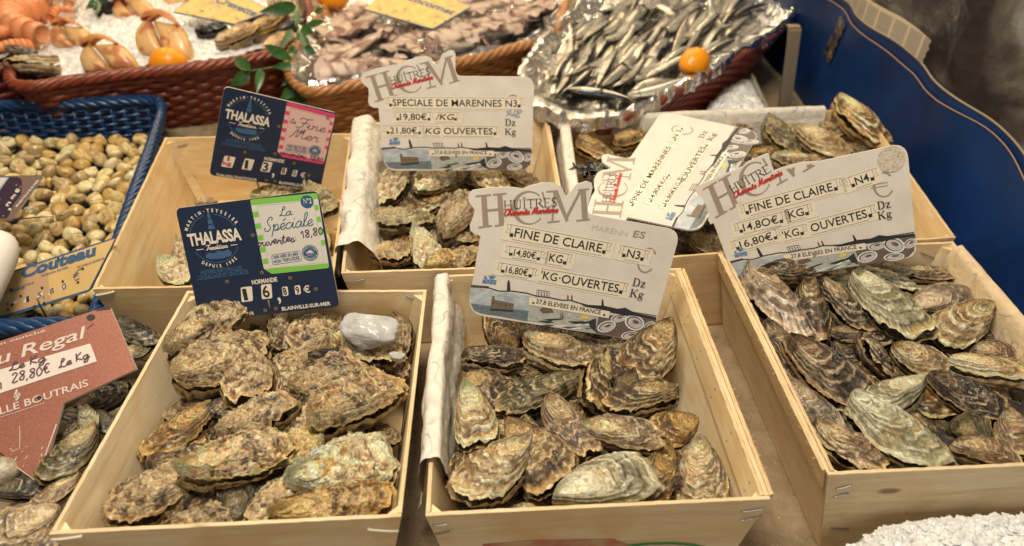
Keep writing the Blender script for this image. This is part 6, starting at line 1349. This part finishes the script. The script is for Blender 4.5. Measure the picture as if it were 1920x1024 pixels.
CLEAR = M('clear_ice', (.60, .57, .53), .14, spec=.5); CLEAR.node_tree.nodes['Principled BSDF'].inputs['Transmission Weight'].default_value = .35; CLEAR.node_tree.nodes['Principled BSDF'].inputs['IOR'].default_value = 1.31; CLEAR.node_tree.nodes['Principled BSDF'].inputs['Subsurface Weight'].default_value = .3; CLEAR.node_tree.nodes['Principled BSDF'].inputs['Subsurface Radius'].default_value = (.012, .012, .013)
_t = NT(CLEAR); _t.bump(_t.n('ShaderNodeTexVoronoi', {'Vector': _t.obj(), 'Scale': 75.}).outputs['Distance'], .7, .006)
def ice_lump(c, r, seed, label, sq):
    rg = np.random.RandomState(seed); Nn = rg.normal(size=(17, 3)); Nn /= np.linalg.norm(Nn, axis=1)[:, None]; D = rg.uniform(.72, 1.0, 17); n, m = 48, 72; V = []
    for i in range(n + 1):
        for j in range(m): a, b = math.pi * i / n, 2 * math.pi * j / m; V.append((math.sin(a) * math.cos(b), math.sin(a) * math.sin(b), math.cos(a)))
    V = np.array(V); q = np.clip(V @ Nn.T, 1e-3, None) / D; rad = (q ** 14).sum(1) ** (-1 / 14); V = V * rad[:, None]
    V += V * (.10 * fbm(V * 2.6, 4, seed) + .03 * np.abs(noise(V * 9, seed)))[:, None]; tag(mk('ice_lump', V * r * np.array(sq) + c, grid_faces(n + 1, m, False, True), CLEAR), label, 'ice')
CLEAR = M('clear_ice', (.62, .60, .57), .18, spec=.5); _b = CLEAR.node_tree.nodes['Principled BSDF']; _b.inputs['Transmission Weight'].default_value = .72; _b.inputs['IOR'].default_value = 1.31; _b.inputs['Subsurface Weight'].default_value = .6; _b.inputs['Subsurface Radius'].default_value = (.015, .015, .015)
_t = NT(CLEAR); _t.bump(_t.n('ShaderNodeTexVoronoi', {'Vector': _t.obj(), 'Scale': 70.}, feature='DISTANCE_TO_EDGE').outputs['Distance'], .35, .003); _t.set(_b.inputs['Transmission Weight'], _t.ramp(_t.noise(_t.obj(), 35, 4, .6), [(.35, .15), (.65, .45)]))
ice_lump(un(692, 620, .100), .039, 8, 'lump of clear ice melting on the oysters', (1.0, .66, .46)); ice_lump(un(745, 668, .094), .010, 5, 'small chip of ice beside the frilly worn oyster', (1, .8, .6))
SEAW = M('black_seaweed', (.012, .014, .017), .25, spec=.6)
sw = MB(); rg = random.Random(11); c0 = un(1108, 318, .112)
for i in range(15):
    a = rg.uniform(0, 6.28); p = [c0 + np.array([math.cos(a) * .004, math.sin(a) * .004, 0])]
    for k in range(6): a += rg.uniform(-.7, .7); p.append(p[-1] + np.array([math.cos(a) * .0055, math.sin(a) * .0045, rg.uniform(-.003, .004)]))
    Q = smooth_path(p, 14, False); w_ = .004 * np.sin(np.linspace(.5, 3.0, 14)) + .001; N_ = np.stack([-np.gradient(Q[:, 1]), np.gradient(Q[:, 0]), 0 * w_], 1); N_ /= np.linalg.norm(N_, axis=1)[:, None] + 1e-9
    wv = .0012 * np.sin(np.arange(14) * 1.7 + i); V = np.stack([Q + N_ * w_[:, None] + [0, 0, .001], Q + np.stack([0 * wv, 0 * wv, wv], 1), Q - N_ * w_[:, None]], 1).reshape(-1, 3); sw.add(V, grid_faces(14, 3))
tag(sw.build('seaweed', SEAW), 'tuft of black seaweed on the back right oysters', 'seaweed')

# ------------------------------------------------------------------ lemons
def lemon(px, py, z, r, label, rz=.4, half=False):
    n, m = 28, 36; V = []
    for i in range(n + 1):
        t = i / n; x = math.cos(math.pi * t); rad = math.sin(math.pi * t) ** .9
        xx = x * 1.12 + .14 * np.sign(x) * max(0, abs(x) - .86) / .14
        for j in range(m): b = 2 * math.pi * j / m; V.append((xx, rad * math.cos(b), rad * math.sin(b)))
    V = np.array(V); V *= (1 + .025 * fbm(V * 3, 3, 2))[:, None] * r; ca, sa = math.cos(rz), math.sin(rz)
    V = np.stack([V[:, 0] * ca - V[:, 1] * sa, V[:, 0] * sa + V[:, 1] * ca, V[:, 2]], 1) + un(px, py, z - .05)
    tag(mk('lemon', V, grid_faces(n + 1, m, False, True), PEEL), label, 'lemon')
lemon(1302, 118, .188, .031, 'whole lemon lying on the sardines', .9)
lemon(315, 117, .163, .032, 'lemon half buried in ice at the rim of the red brown basket', .1)
lemon(625, -6, .19, .034, 'lemon at the top edge between the far baskets', .2)
lemon(375, -12, .19, .03, 'lemon at the top edge behind the crab claws', .2)

# ------------------------------------------------------------------ cockles
def cockle_mesh(seed):
    rg = np.random.RandomState(seed); n, m = 22, 132; V = []; Cc = []
    base = np.array([(.68, .47, .17), (.72, .54, .24), (.58, .37, .11), (.76, .61, .33), (.50, .36, .16)][seed % 5]); dark = np.array([(.17, .085, .03), (.22, .11, .04), (.07, .06, .05)][seed % 3])
    f = []; tot = 0
    for side in (1, -1):
        g = np.linspace(.02, 1, n); ph = np.linspace(0, 2 * np.pi, m, endpoint=False); G_, PH = np.meshgrid(g, ph, indexing='ij')
        rib = np.cos(PH * 22) * .028 * G_ * np.clip(1.2 - G_ * .2, 0, 1) * sstep(-.7, -.2, np.sin(PH))
        X = np.cos(PH) * G_ * (1.0 + .06 * np.sin(PH)); Y = np.sin(PH) * G_ * .86 + (1 - G_) * (-.45)      # umbo towards -y
        H = .60 * np.sqrt(np.clip(1 - G_ ** 2.1, 0, 1)) * (1 + .10 * (1 - G_)) + rib * 1.6
        Yc = Y - .22 * (1 - G_) ** 1.5
        z = side * (H + .003)
        k = G_ * 5.5 + fbm(np.stack([np.cos(PH), np.sin(PH), G_ * 0 + seed], -1) * 1.2, 2, seed); bands = fbm(np.stack([k, np.zeros_like(k), np.full_like(k, seed * 2.)], -1), 2, seed + 1)
        c = base + (dark - base) * (sstep(.1, .45, bands) * .55)[..., None]; blot = sstep(.12, .3, fbm(np.stack([X, Y, z], -1) * 1.6 + seed * 5, 3, seed + 2)); c = c + (dark * .8 - c) * (blot * (.6 if seed % 5 == 4 else .22))[..., None]
        c = c + (np.array([.74, .64, .44]) - c) * (sstep(.45, .05, G_) * .45)[..., None]; c = c * (1 + .30 * np.cos(PH * 22))[..., None]
        v = np.stack([X, Yc, z], -1).reshape(-1, 3); ff = grid_faces(n, m, False, True); ce = v[:m].mean(0); ff += [(n * m, (j + 1) % m, j) for j in range(m)]
        if side > 0: ff = [q[::-1] for q in ff]
        V.append(np.vstack([v, ce])); Cc.append(np.vstack([c.reshape(-1, 3), c[0, 0]])); f += [tuple(i + tot for i in q) for q in ff]; tot += n * m + 1
    return np.vstack(V), f, np.clip(np.vstack(Cc), .01, .8)
CKM = []
for i in range(15):
    v, f, c = cockle_mesh(i); o = mk('cockle', v * .0125, f, SH_NACRE, col=c, local=True); CKM.append(o)
used = [0] * 15; rg = random.Random(21)
NCK = [0]
def put_cockle(p, s, lab='ribbed cream and brown cockle in the heap in the blue basket', grp='cockles in the blue basket'):
    k = rg.randrange(15); o = CKM[k] if not used[k] else CKM[k].copy()
    if used[k]: COL.objects.link(o)
    used[k] = 1; o.location = tuple(p); o.scale = (s * rg.uniform(.92, 1.12), s * rg.uniform(.9, 1.08), s * rg.uniform(.95, 1.15)); o.rotation_euler = (rg.uniform(-1.1, .9), rg.uniform(-.6, .6), rg.uniform(0, 6.28)); tag(o, lab, 'cockle', grp)
pts = []
def inside(p): 
    Q = B_BLUE['ring'](.5); c = B_BLUE['c']; Q = c + (Q - c) * .955; x, y = p[0], p[1]; r = False; n = len(Q); j = n - 1
    for i in range(0, n, 3):
        if (Q[i][1] > y) != (Q[j][1] > y) and x < (Q[j][0] - Q[i][0]) * (y - Q[i][1]) / (Q[j][1] - Q[i][1]) + Q[i][0]: r = not r
        j = i
    return r
for layer, (z, dmin) in enumerate(((-.014, .0245), (.000, .0245))):
    pts = []
    for t in range(5200):
        px, py = rg.uniform(-30, 300), rg.uniform(262, 612); 
        zz = z + (.008 if py < 420 else .008 - (py - 420) * .00012)
        p = un(px, py, zz)
        if not inside(p): continue
        if layer == 1 and rg.random() < .2: continue
        if all((p[0] - q[0]) ** 2 + (p[1] - q[1]) ** 2 > dmin ** 2 for q in pts):
            pts.append(p)
    if layer == 0: pts = [p for p in pts if rg.random() < .75]
    for p in pts: put_cockle(p + np.array([0, 0, rg.uniform(-.003, .004)]), rg.uniform(1.12, 1.34))

# white rounded package end at the left edge
n, m = 30, 40; V = []; A = un(-50, 560, .10); B = un(2, 455, .130); ax = (B - A); L = np.linalg.norm(ax); ax /= L; s1 = np.cross(ax, [0, 0, 1.]); s1 /= np.linalg.norm(s1); s2 = np.cross(s1, ax)
for i in range(n + 1):
    t = i / n; d = -.10 + (L + .10 + .018) * t; rr_ = .032 * (1 - max(0, (t - .72) / .28) ** 2.6) ** .5
    for j in range(m): b = 2 * math.pi * j / m; V.append(A + ax * d + (s1 * math.cos(b) + s2 * math.sin(b)) * rr_ * .9)
V = np.array(V); V += (fbm(V * 30, 3, 4) * .0016)[:, None]
tag(mk('plain_package', V, grid_faces(n + 1, m, False, True), M('white_wrap', (.72, .66, .60), .6)), 'rounded white end of a plain package at the left edge', 'package')

# ------------------------------------------------------------------ sardines
def sardine_mesh(seed, bend):
    n, m = 40, 18; t = np.linspace(0, 1, n)
    h = np.interp(t, [0, .04, .14, .32, .55, .78, .90, .93, .965, 1], [.012, .035, .066, .083, .074, .044, .020, .024, .060, .075]); w = np.interp(t, [0, .05, .2, .4, .7, .9, .93, 1], [.01, .028, .046, .048, .034, .010, .005, .002])
    rg = np.random.RandomState(seed); V = np.zeros((n, m, 3)); C_ = np.zeros((n, m, 3)); a = np.linspace(0, 2 * np.pi, m, endpoint=False)
    curve = bend * (t - .35) ** 2
    for i in range(n):
        zz = np.cos(a) * h[i]; yy = np.sin(a) * w[i]
        x = t[i] + np.where((t[i] > .94), -np.abs(np.cos(a)) * 0 + (np.abs(np.cos(a)) - .5) * .07 * (t[i] - .94) / .06, 0)
        V[i] = np.stack([x - .45 + 0 * a, yy + curve[i], zz], 1)
        k = np.cos(a)
        back = np.array([.02, .03, .048]); side = np.array([.66, .63, .54]); bel = np.array([.80, .74, .62]); gold = np.array([.62, .46, .2])
        c = np.where((k > .55)[:, None], back, np.where((k > .2)[:, None], side * .55 + gold * .4, np.where((k > -.5)[:, None], side, bel)))
        c = c * (1 + .25 * fbm(np.stack([np.full(m, t[i] * 30), k * 5, np.full(m, seed * 3.)], 1), 2, seed))[:, None]
        if t[i] < .17: c = c * .75 + np.array([.25, .17, .09]) * .3
        if .155 < t[i] < .18: c = c * .45
        if t[i] > .92: c = np.full_like(c, 1) * np.array([.16, .13, .09])
        C_[i] = c
    f = grid_faces(n, m, False, True) + [tuple(range(m - 1, -1, -1))]
    return V.reshape(-1, 3), [q[::-1] for q in f], np.clip(C_.reshape(-1, 3), .01, .8)
EYE = M('fish_eye', (.02, .02, .02), .1); EYEW = M('fish_eye_ring', (.55, .50, .36), .2)
FISHP = []
for i, bd in enumerate((0., .25, -.3, .55, -.12, 1.3)):
    v, f, c = sardine_mesh(i, bd); o = mk('sardine', v, f, FISH, col=c, local=True)
    e = MB(); 
    for s in (1, -1):
        yy = bd * .09 + s * .034
        for r, off, mi in ((.017, 0, 0), (.009, .003, 1)):
            q = [(-.45 + .085 + math.cos(b) * r, yy + s * off, .016 + math.sin(b) * r) for b in np.linspace(0, 2 * math.pi, 12, False)]; e.add(q + [(-.45 + .085, yy + s * (off + .004), .016)], [(k, (k + 1) % 12, 12) for k in range(12)], mi)
    e.build('eyes', [EYEW, EYE], o, local=True); FISHP.append(o)
fu = [0] * 6; SX = lambda x, y: (960 + x / 3, y / 3)
FR = [(345, 485, 525, 330), (300, 470, 335, 250), (365, 415, 455, 225), (225, 410, 315, 250), (390, 370, 525, 190), (490, 510, 685, 325), (470, 440, 645, 280), (560, 400, 695, 230), (620, 495, 730, 350), (650, 450, 910, 330), (690, 490, 930, 425), (320, 505, 650, 530), (650, 535, 960, 480), (700, 325, 855, 140), (775, 315, 935, 150), (890, 275, 1120, 110), (1045, 290, 1190, 140), (1095, 310, 1265, 200), (1180, 310, 1300, 205), (955, 210, 1055, 40), (855, 190, 995, 60), (1080, 80, 1225, 180), (1205, 195, 1335, 85), (1270, 220, 1390, 135), (1245, 95, 1430, 5), (995, 70, 1085, -70), (790, 15, 950, 95), (685, 125, 765, 10), (575, 50, 655, 105), (515, 185, 605, 115), (590, 205, 745, 115), (425, 210, 560, 105), (735, 95, 845, -30), (1105, 65, 1205, -65), (875, 65, 965, -65), (1215, 65, 1305, -55), (1320, 65, 1425, 55), (995, 190, 1095, 75), (435, 325, 565, 195), (555, 315, 685, 165), (845, 255, 965, 185), (645, 65, 725, -50), (390, 500, 560, 400), (760, 420, 1000, 320), (840, 360, 1010, 250), (1120, 150, 1240, 50), (930, 110, 1040, 0), (620, 150, 720, 60), (500, 270, 600, 170), (1000, 330, 1150, 250), (1050, 0, 1160, -90), (1180, -10, 1290, -110), (780, -20, 860, -110), (580, 470, 760, 420)]
rg = random.Random(31)
for _ in range(84):
    x_, y_ = rg.uniform(260, 1400), rg.uniform(-40, 470)
    if y_ > 520 - (x_ - 500) * .55 or y_ < 330 - x_ * .5: continue
    a_ = rg.uniform(.55, 1.15); l_ = rg.uniform(90, 120); FR.append((x_ - math.cos(a_) * l_, y_ + math.sin(a_) * l_, x_ + math.cos(a_) * l_, y_ - math.sin(a_) * l_))
for pas in (0, 1):
    for i, (x0, y0, x1, y1) in enumerate(FR):
        if pas == 0 and i % 2: continue
        j = (rg.uniform(-35, 35), rg.uniform(-25, 25)) if pas == 0 else (0, 0)
        a, b = SX(x0 + j[0], y0 + j[1]), SX(x1 + j[0], y1 + j[1]); z = .078 if pas == 0 else .098 + .006 * (i % 3)
        A, B = un(*a, z), un(*b, z); 
        if rg.random() < .5: A, B = B, A
        k = 5 if i == 21 else rg.randrange(5); o = FISHP[k] if not fu[k] else copy_tree(FISHP[k]); fu[k] = 1
        ax = B - A; L = float(np.linalg.norm(ax)) * 1.15; o.location = tuple((A + B) / 2); o.scale = (L, min(L, .16) * 1.1, min(L, .16) * 1.0)
        o.rotation_euler = (rg.choice((-1, 1)) * rg.uniform(1.05, 1.85), rg.uniform(-.1, .1), math.atan2(ax[1], ax[0])); o.rotation_mode = 'XYZ'
        lab = {21: 'tan sardine curled into a hook in the upper right of the heap', 11: 'long sardine lying along the near foil rim, left half', 12: 'long sardine lying along the near foil rim, right half', 9: 'dark backed sardine left of the lemon'}.get(i) if pas else None
        tag(o, lab or 'silver sardine with a dark blue back in the foil lined heap', 'sardine', None if lab else 'sardines in the foil lined basket')
        if lab and 'group' in o: del o['group']

# ------------------------------------------------------------------ squid
def squid_parts(seed):
    rg = np.random.RandomState(seed); n, m = 34, 20; t = np.linspace(0, 1, n); a = np.linspace(0, 2 * np.pi, m, endpoint=False)
    r = np.interp(t, [0, .06, .3, .65, .92, 1], [.004, .035, .085, .105, .095, .07]); V = []; C_ = []
    for i in range(n):
        x = np.full(m, t[i] - .5); y = np.cos(a) * r[i] * 1.15 + .06 * math.sin(t[i] * 3 + seed); z = np.sin(a) * r[i] * .55
        P = np.stack([x, y, z], 1); mot = sstep(-.05, .32, fbm(P * 7 + seed * 3, 4, seed)) * sstep(-.4, .4, np.sin(a)); 
        c = np.array([.58, .44, .34]) + (np.array([.20, .075, .05]) - np.array([.58, .44, .34])) * mot[:, None] * .9; V.append(P); C_.append(c)
    V = np.vstack(V); V += (fbm(V * 14, 3, seed) * .008)[:, None]; f = [q[::-1] for q in grid_faces(n, m, False, True)] + [tuple(range(m)), tuple((n - 1) * m + j for j in range(m - 1, -1, -1))]
    fin = MB()
    for s in (1, -1):
        q = []
        for i in range(12):
            tt = i / 11; x = -.5 + .42 * tt; w_ = .15 * math.sin(math.pi * tt ** .8); q += [(x, s * (.02 + .06 * tt), .012), (x, s * (.03 + .07 * tt + w_ * .5), .018 + .02 * math.sin(i)), (x, s * (.03 + .07 * tt + w_), .004 + .03 * math.sin(i * 1.3))]
        fin.add(q, grid_faces(12, 3))
    ten = MB(); 
    for k in range(8):
        p = np.array([.5, rg.uniform(-.06, .06), rg.uniform(-.02, .03)]); P = [p]; d = rg.uniform(-.4, .4)
        for _ in range(7): d += rg.uniform(-.5, .5); p = p + np.array([math.cos(d) * .055, math.sin(d) * .055, rg.uniform(-.012, .010)]); P.append(p)
        ten.tube(smooth_path(P, 22, False), np.linspace(.014, .004, 22), 7)
    return V, f, np.clip(np.vstack(C_), .02, .8), fin, ten
SQP = []
for i in range(5):
    V, f, c, fin, ten = squid_parts(i); root = empty('squid'); mk('mantle', V, f, SQUID, root, col=c, local=True)
    o = mk('fins', fin.v, fin.f, SQUID, root, col=np.tile((.50, .36, .29), (len(fin.v), 1)), local=True); o = mk('tentacles', ten.v, ten.f, SQUID, root, col=np.tile((.40, .24, .18), (len(ten.v), 1)), local=True); SQP.append(root)
su = [0] * 5; rg = random.Random(41); QX = lambda x, y: (560 + x / 3.84, y / 3.84)
for i, (x0, y0, x1, y1, z) in enumerate([(300, 440, 570, 250, .168), (480, 330, 690, 180, .164), (650, 370, 870, 250, .172), (960, 310, 1270, 215, .178), (1150, 290, 1420, 180, .170), (340, 270, 530, 110, .160), (150, 450, 340, 330, .160), (190, 300, 380, 150, .154), (1290, 250, 1570, 130, .166), (1450, 200, 1710, 90, .160), (990, 225, 1190, 145, .160), (740, 300, 930, 390, .176), (100, 560, 500, 480, .178), (1550, 60, 1860, 20, .155), (1190, 90, 1460, 10, .165), (600, 240, 770, 120, .158), (1600, 150, 1800, 40, .158), (430, 420, 640, 440, .17), (560, 470, 800, 420, .172), (250, 200, 420, 60, .150), (820, 210, 1000, 120, .158), (1080, 60, 1300, -40, .158), (1400, 60, 1560, -20, .158), (180, 500, 330, 420, .158), (1000, 330, 1140, 300, .172), (880, 250, 1060, 190, .166), (900, 330, 1080, 270, .170), (1180, 220, 1380, 120, .160), (1300, 170, 1500, 90, .158), (700, 220, 860, 160, .160), (640, 300, 800, 210, .160), (1500, 110, 1680, 30, .156), (1620, 90, 1800, -10, .156), (420, 200, 560, 60, .154), (1000, 130, 1200, 40, .156)]):
    a, b = QX(x0, y0), QX(x1, y1)
    for rep in (0, 1):
        if rep and i % 3: continue
        z_ = z - .05 - .022 * rep; A, B = un(*a, z_), un(*b, z_)
        if (rg.random() < .5) : A, B = B, A
        k = rg.randrange(5); o = SQP[k] if not su[k] else copy_tree(SQP[k]); su[k] = 1; ax = B - A; L = float(np.linalg.norm(ax)); o.location = tuple((A + B) / 2); o.scale = (L * .9, min(L, .14) * 1.65, min(L, .14) * 1.3)
        o.rotation_euler = (rg.uniform(-.5, .5), rg.uniform(-.08, .08), math.atan2(ax[1], ax[0])); tag(o, 'wet pinkish squid with brown mottling in the tan basket', 'squid', 'squid in the tan basket')

# ------------------------------------------------------------------ crab claws, langoustines, shellfish in the red basket
def puff(outline, th, n=72):
    """a rounded solid from an outline (list of 3-D points in one plane), bulging th along its normal"""
    P = smooth_path(outline, n, True); c = P.mean(0); nr = np.cross(P[0] - c, P[n // 4] - c); nr /= np.linalg.norm(nr)
    if nr @ (CC - c) < 0: nr = -nr
    L = [(.90, -.55), (1.0, -.25), (1.0, 0), (.965, .35), (.88, .62), (.74, .82), (.5, .95), (.22, 1.0), (.02, 1.0)]
    return np.array([c + (P - c) * k + nr * th * h for k, h in L]).reshape(-1, 3), grid_faces(len(L), n, False, True)
CLAWPX = dict(palm=[(770, 600), (790, 520), (815, 475), (850, 458), (885, 478), (960, 570), (1080, 712), (960, 730), (830, 725)], finger=[(908, 478), (935, 455), (1000, 452), (1150, 450), (1225, 510), (1290, 590), (1315, 690), (1200, 705), (1098, 702), (1000, 590)],
    tip=[(800, 490), (812, 430), (870, 390), (960, 366), (1050, 384), (1120, 425), (1160, 462), (1130, 458), (1050, 412), (985, 408), (930, 440), (895, 478), (850, 450)])
def claw(ox, oy, sx, sy, rot, z, label):
    """the crab claw outline at another place: offset, size and turn"""
    base = un(ox, oy, z); root = empty('crab_claw', base, label, 'crab claw'); nrm = np.array([0, -.78, .62]); ca, sa = math.cos(rot), math.sin(rot)
    def pt(x, y):
        u, v = (x - 1040) / 5.12 * sx, (y - 560) / 5.12 * sy; d = ray(ox + u * ca - v * sa, oy + u * sa + v * ca); return CC + d * (((base - CC) @ nrm) / (d @ nrm))
    for nm, th, off in (('palm', .020, 0), ('finger', .022, 0), ('tip', .014, .013)):
        V, f = puff([pt(*p) + nrm * off for p in CLAWPX[nm]], th); k = fbm(V * 30, 3, 3); bl = sstep(.12, .26, fbm(V * 48 + ox, 2, 5))
        c = (np.array([.76, .47, .19]) if nm != 'tip' else np.array([.60, .25, .07])) * (1 + .25 * k)[:, None]; c = c + (np.array([.46, .11, .04]) - c) * (bl * .75)[:, None]
        mk(nm, V, f, CRAB, root, col=np.clip(c, .02, .85))
claw(205, 106, 1, 1, 0, .132, 'large crab claw at the front of the ice, left of the lemon')
claw(312, 70, 1.05, 1.2, .25, .142, 'biggest crab claw standing upright behind the lemon')
claw(140, 68, .85, .75, .15, .132, 'red spotted crab claw in the ice behind the front one')
claw(255, 16, .8, .7, .0, .134, 'crab claw at the top edge of the ice')
claw(350, -8, .8, .6, -.2, .134, 'crab claw almost out of frame behind the yellow sign')
def langoustine(px0, py0, px1, py1, z, bend, label):
    z -= .05; A, B = un(px0, py0, z), un(px1, py1, z); ax = B - A; L = np.linalg.norm(ax); d = ax / L; s = np.cross([0, 0, 1.], d); root = empty('langoustine', A, label, 'langoustine', None); mb = MB(); C_ = []
    for i in range(9):
        t = (i + .5) / 9; c = A + d * L * t + s * bend * L * math.sin(math.pi * t) + np.array([0, 0, .012 * math.sin(math.pi * t)]); r = L * .20 * (1 - .45 * t); tl = L * .075; n, m = 8, 20; V = []
        dd = d + s * bend * math.pi * math.cos(math.pi * t); dd /= np.linalg.norm(dd); ss = np.cross([0, 0, 1.], dd)
        for k in range(n):
            u = k / (n - 1) * 2 - 1; rr_ = r * (1 - .22 * max(0, u) ** 2 + .06 * math.cos(u * 3)) if k < n - 1 else r * .8
            for j in range(m): b = 2 * math.pi * j / m; V.append(c + dd * u * tl + ss * math.cos(b) * rr_ + np.array([0, 0, 1.]) * math.sin(b) * rr_ * .9)
        V += [V[0] * .5 + V[10] * .5, V[-1] * .5 + V[-11] * .5]; mb.add(V, grid_faces(n, m, False, True) + [(n * m, (j + 1) % m, j) for j in range(m)] + [(n * m + 1, (n - 1) * m + j, (n - 1) * m + (j + 1) % m) for j in range(m)]); cc = np.array([.68, .19, .04]) * (1 + .25 * ((i % 2) - .5)); blend = np.append(np.linspace(0, 1, n).repeat(m), [0, 1])[:, None]; C_.append(cc * (1 - .55 * blend) + np.array([.74, .42, .24]) * .55 * blend)
    mk('tail', mb.v, mb.f, CRAB, root, col=np.clip(np.vstack(C_), .02, .85))
    lg = MB()
    for i in range(6):
        t = .15 + i * .12; c = A + d * L * t + s * bend * L * math.sin(math.pi * t); q = c - s * L * .18 * 1.0; lg.tube([q, q - s * .012 + np.array([0, 0, .004]), q - s * .022 - np.array([0, 0, .012])], .0017, 6)
    mk('legs', lg.v, lg.f, CRAB, root, col=np.tile((.66, .36, .17), (len(lg.v), 1)))['kind'] = 'stuff'
langoustine(52, 52, -35, 80, .185, .12, 'orange langoustine tail lying across the left edge'); langoustine(62, 14, 80, 66, .19, -.25, 'orange langoustine curled upright beside the crab claws'); langoustine(50, 2, -30, 10, .19, .1, 'orange langoustine at the top left corner'); langoustine(60, 88, -30, 105, .172, .05, 'langoustine half under the mussel at the left edge'); langoustine(95, 35, 135, 20, .185, .1, 'small langoustine by the red spotted claw'); langoustine(88, -8, 130, 8, .19, .2, 'langoustine at the top edge left of the leaves')
MUSS = colmat('mussel_shell', .22, fine=200, amt=.3, bump=.15)
def shell_thing(name, px, py, z, L, W, H, rz, tilt, col, label, cat, seed, roll=0.):
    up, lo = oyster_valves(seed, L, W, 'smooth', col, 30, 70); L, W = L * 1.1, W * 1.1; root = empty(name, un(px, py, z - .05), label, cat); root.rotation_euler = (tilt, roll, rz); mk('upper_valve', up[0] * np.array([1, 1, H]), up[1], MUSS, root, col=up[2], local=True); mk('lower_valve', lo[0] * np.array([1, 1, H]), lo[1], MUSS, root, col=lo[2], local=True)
PAL['tan'] = ((.42, .26, .12), (.14, .07, .03), (.60, .46, .30), (.45, .24, .08)); PAL['black'] = ((.02, .02, .022), (.008, .008, .01), (.10, .09, .10), (.04, .03, .03))
shell_thing('clam', 60, 118, .178, .105, .055, 1.1, 2.0, .2, 'mauve', 'long brownish clam at the left corner of the red brown basket', 'clam', 900, .4)
shell_thing('clam', 45, 98, .186, .075, .05, 1., 1.2, .2, 'slate', 'grey shell poking up behind the long brownish clam', 'clam', 901, .5)
shell_thing('clam', 452, 62, .185, .085, .055, 1.3, -.7, .3, 'tan', 'smooth amber clam near the yellow sign on ice', 'clam', 902)
shell_thing('clam', 500, 46, .19, .10, .05, 1.1, -.9, .3, 'gold', 'long amber shell right of the smooth amber clam', 'clam', 903)
shell_thing('clam', 520, 80, .18, .085, .06, 1., -.6, .3, 'tan', 'rough tan shell under the green sprig', 'clam', 904)
shell_thing('clam', 425, 70, .178, .07, .05, 1., -.4, .2, 'mauve', 'greyish shell left of the smooth amber clam', 'clam', 905)
shell_thing('mussel', 395, 55, .182, .07, .034, 1.2, -1.2, .2, 'black', 'open black mussel in front of the yellow sign on ice', 'mussel', 906)
shell_thing('mussel', 478, 36, .184, .09, .04, 1., -1.0, .2, 'black', 'black mussel wedged between the amber shells', 'mussel', 907)
shell_thing('mussel', 545, 48, .186, .085, .04, 1., -.5, .2, 'black', 'black mussel behind the green sprig', 'mussel', 908)
shell_thing('mussel', 208, 12, .19, .085, .03, 1., -1.3, .2, 'black', 'black mussel at the top edge by the crab claws', 'mussel', 909)
shell_thing('clam', 540, 15, .195, .10, .08, 1., .5, .4, 'mauve', 'pale pink shell behind the green sprig leaves', 'clam', 910)

# ------------------------------------------------------------------ leafy sprigs
def leaf_mb(mb, base, d, up, L, W):
    d = d / np.linalg.norm(d); s = np.cross(d, up); s /= np.linalg.norm(s); u = np.cross(s, d); n = 12; V = []
    for i in range(n):
        t = i / (n - 1); w_ = W * math.sin(math.pi * t ** .75) ** .9 * (1 - .25 * t); c = base + d * L * t - u * L * .22 * t * t; V += [c + s * w_ + u * w_ * .35, c, c - s * w_ + u * w_ * .35]
    mb.add(V, grid_faces(n, 3))
def sprig(stem_px, leaves, label, zs):
    P = smooth_path([un(x, y, z - .05) for (x, y), z in zip(stem_px, zs)], 40, False); root = empty('leafy_sprig', P[0], label, 'sprig'); MB().tube(P, .0016, 7).build('stem', LEAF, root)
    for (x0, y0, x1, y1, z0, z1, w) in leaves:
        A, B = un(x0, y0, z0 - .05), un(x1, y1, z1 - .05); mb = MB(); leaf_mb(mb, A, B - A, CC - A, float(np.linalg.norm(B - A)), w); mb.build('leaf', LEAF, root)
sprig([(560, -10), (562, 30), (555, 75), (545, 115), (500, 128), (458, 135)], [(556, 12, 490, 22, .22, .225, .017), (566, 2, 574, -22, .22, .23, .014), (558, 18, 556, 40, .215, .21, .010), (548, 112, 478, 76, .205, .22, .013), (548, 122, 510, 126, .195, .195, .009), (470, 132, 428, 97, .20, .215, .013), (468, 136, 432, 162, .19, .17, .014), (490, 130, 482, 170, .19, .165, .010), (575, 48, 612, 38, .21, .21, .009), (566, 52, 585, 62, .205, .20, .012), (570, 90, 592, 100, .20, .19, .012), (548, 55, 530, 84, .205, .20, .009), (560, 60, 575, 85, .205, .20, .011), (555, 90, 540, 100, .2, .195, .010), (590, 25, 612, 12, .215, .22, .008)],
      'dark green leafy sprig hanging between the red and the tan basket', [.215, .21, .205, .195, .19, .19])
sprig([(560, 118), (556, 150), (550, 180), (545, 195)], [(556, 130, 530, 160, .17, .15, .012), (556, 140, 585, 165, .16, .14, .012), (550, 165, 525, 190, .14, .12, .012), (552, 170, 575, 190, .13, .12, .012)], 'trailing sprig in the gap below the tan basket corner', [.19, .165, .14, .12])
sprig([(185, -20), (182, 0), (178, 14)], [(180, 2, 165, 14, .20, .20, .010), (182, 4, 182, 18, .20, .20, .010), (184, -4, 203, 4, .20, .20, .010)], 'few green leaves at the top edge above the ice', [.2, .2, .2])
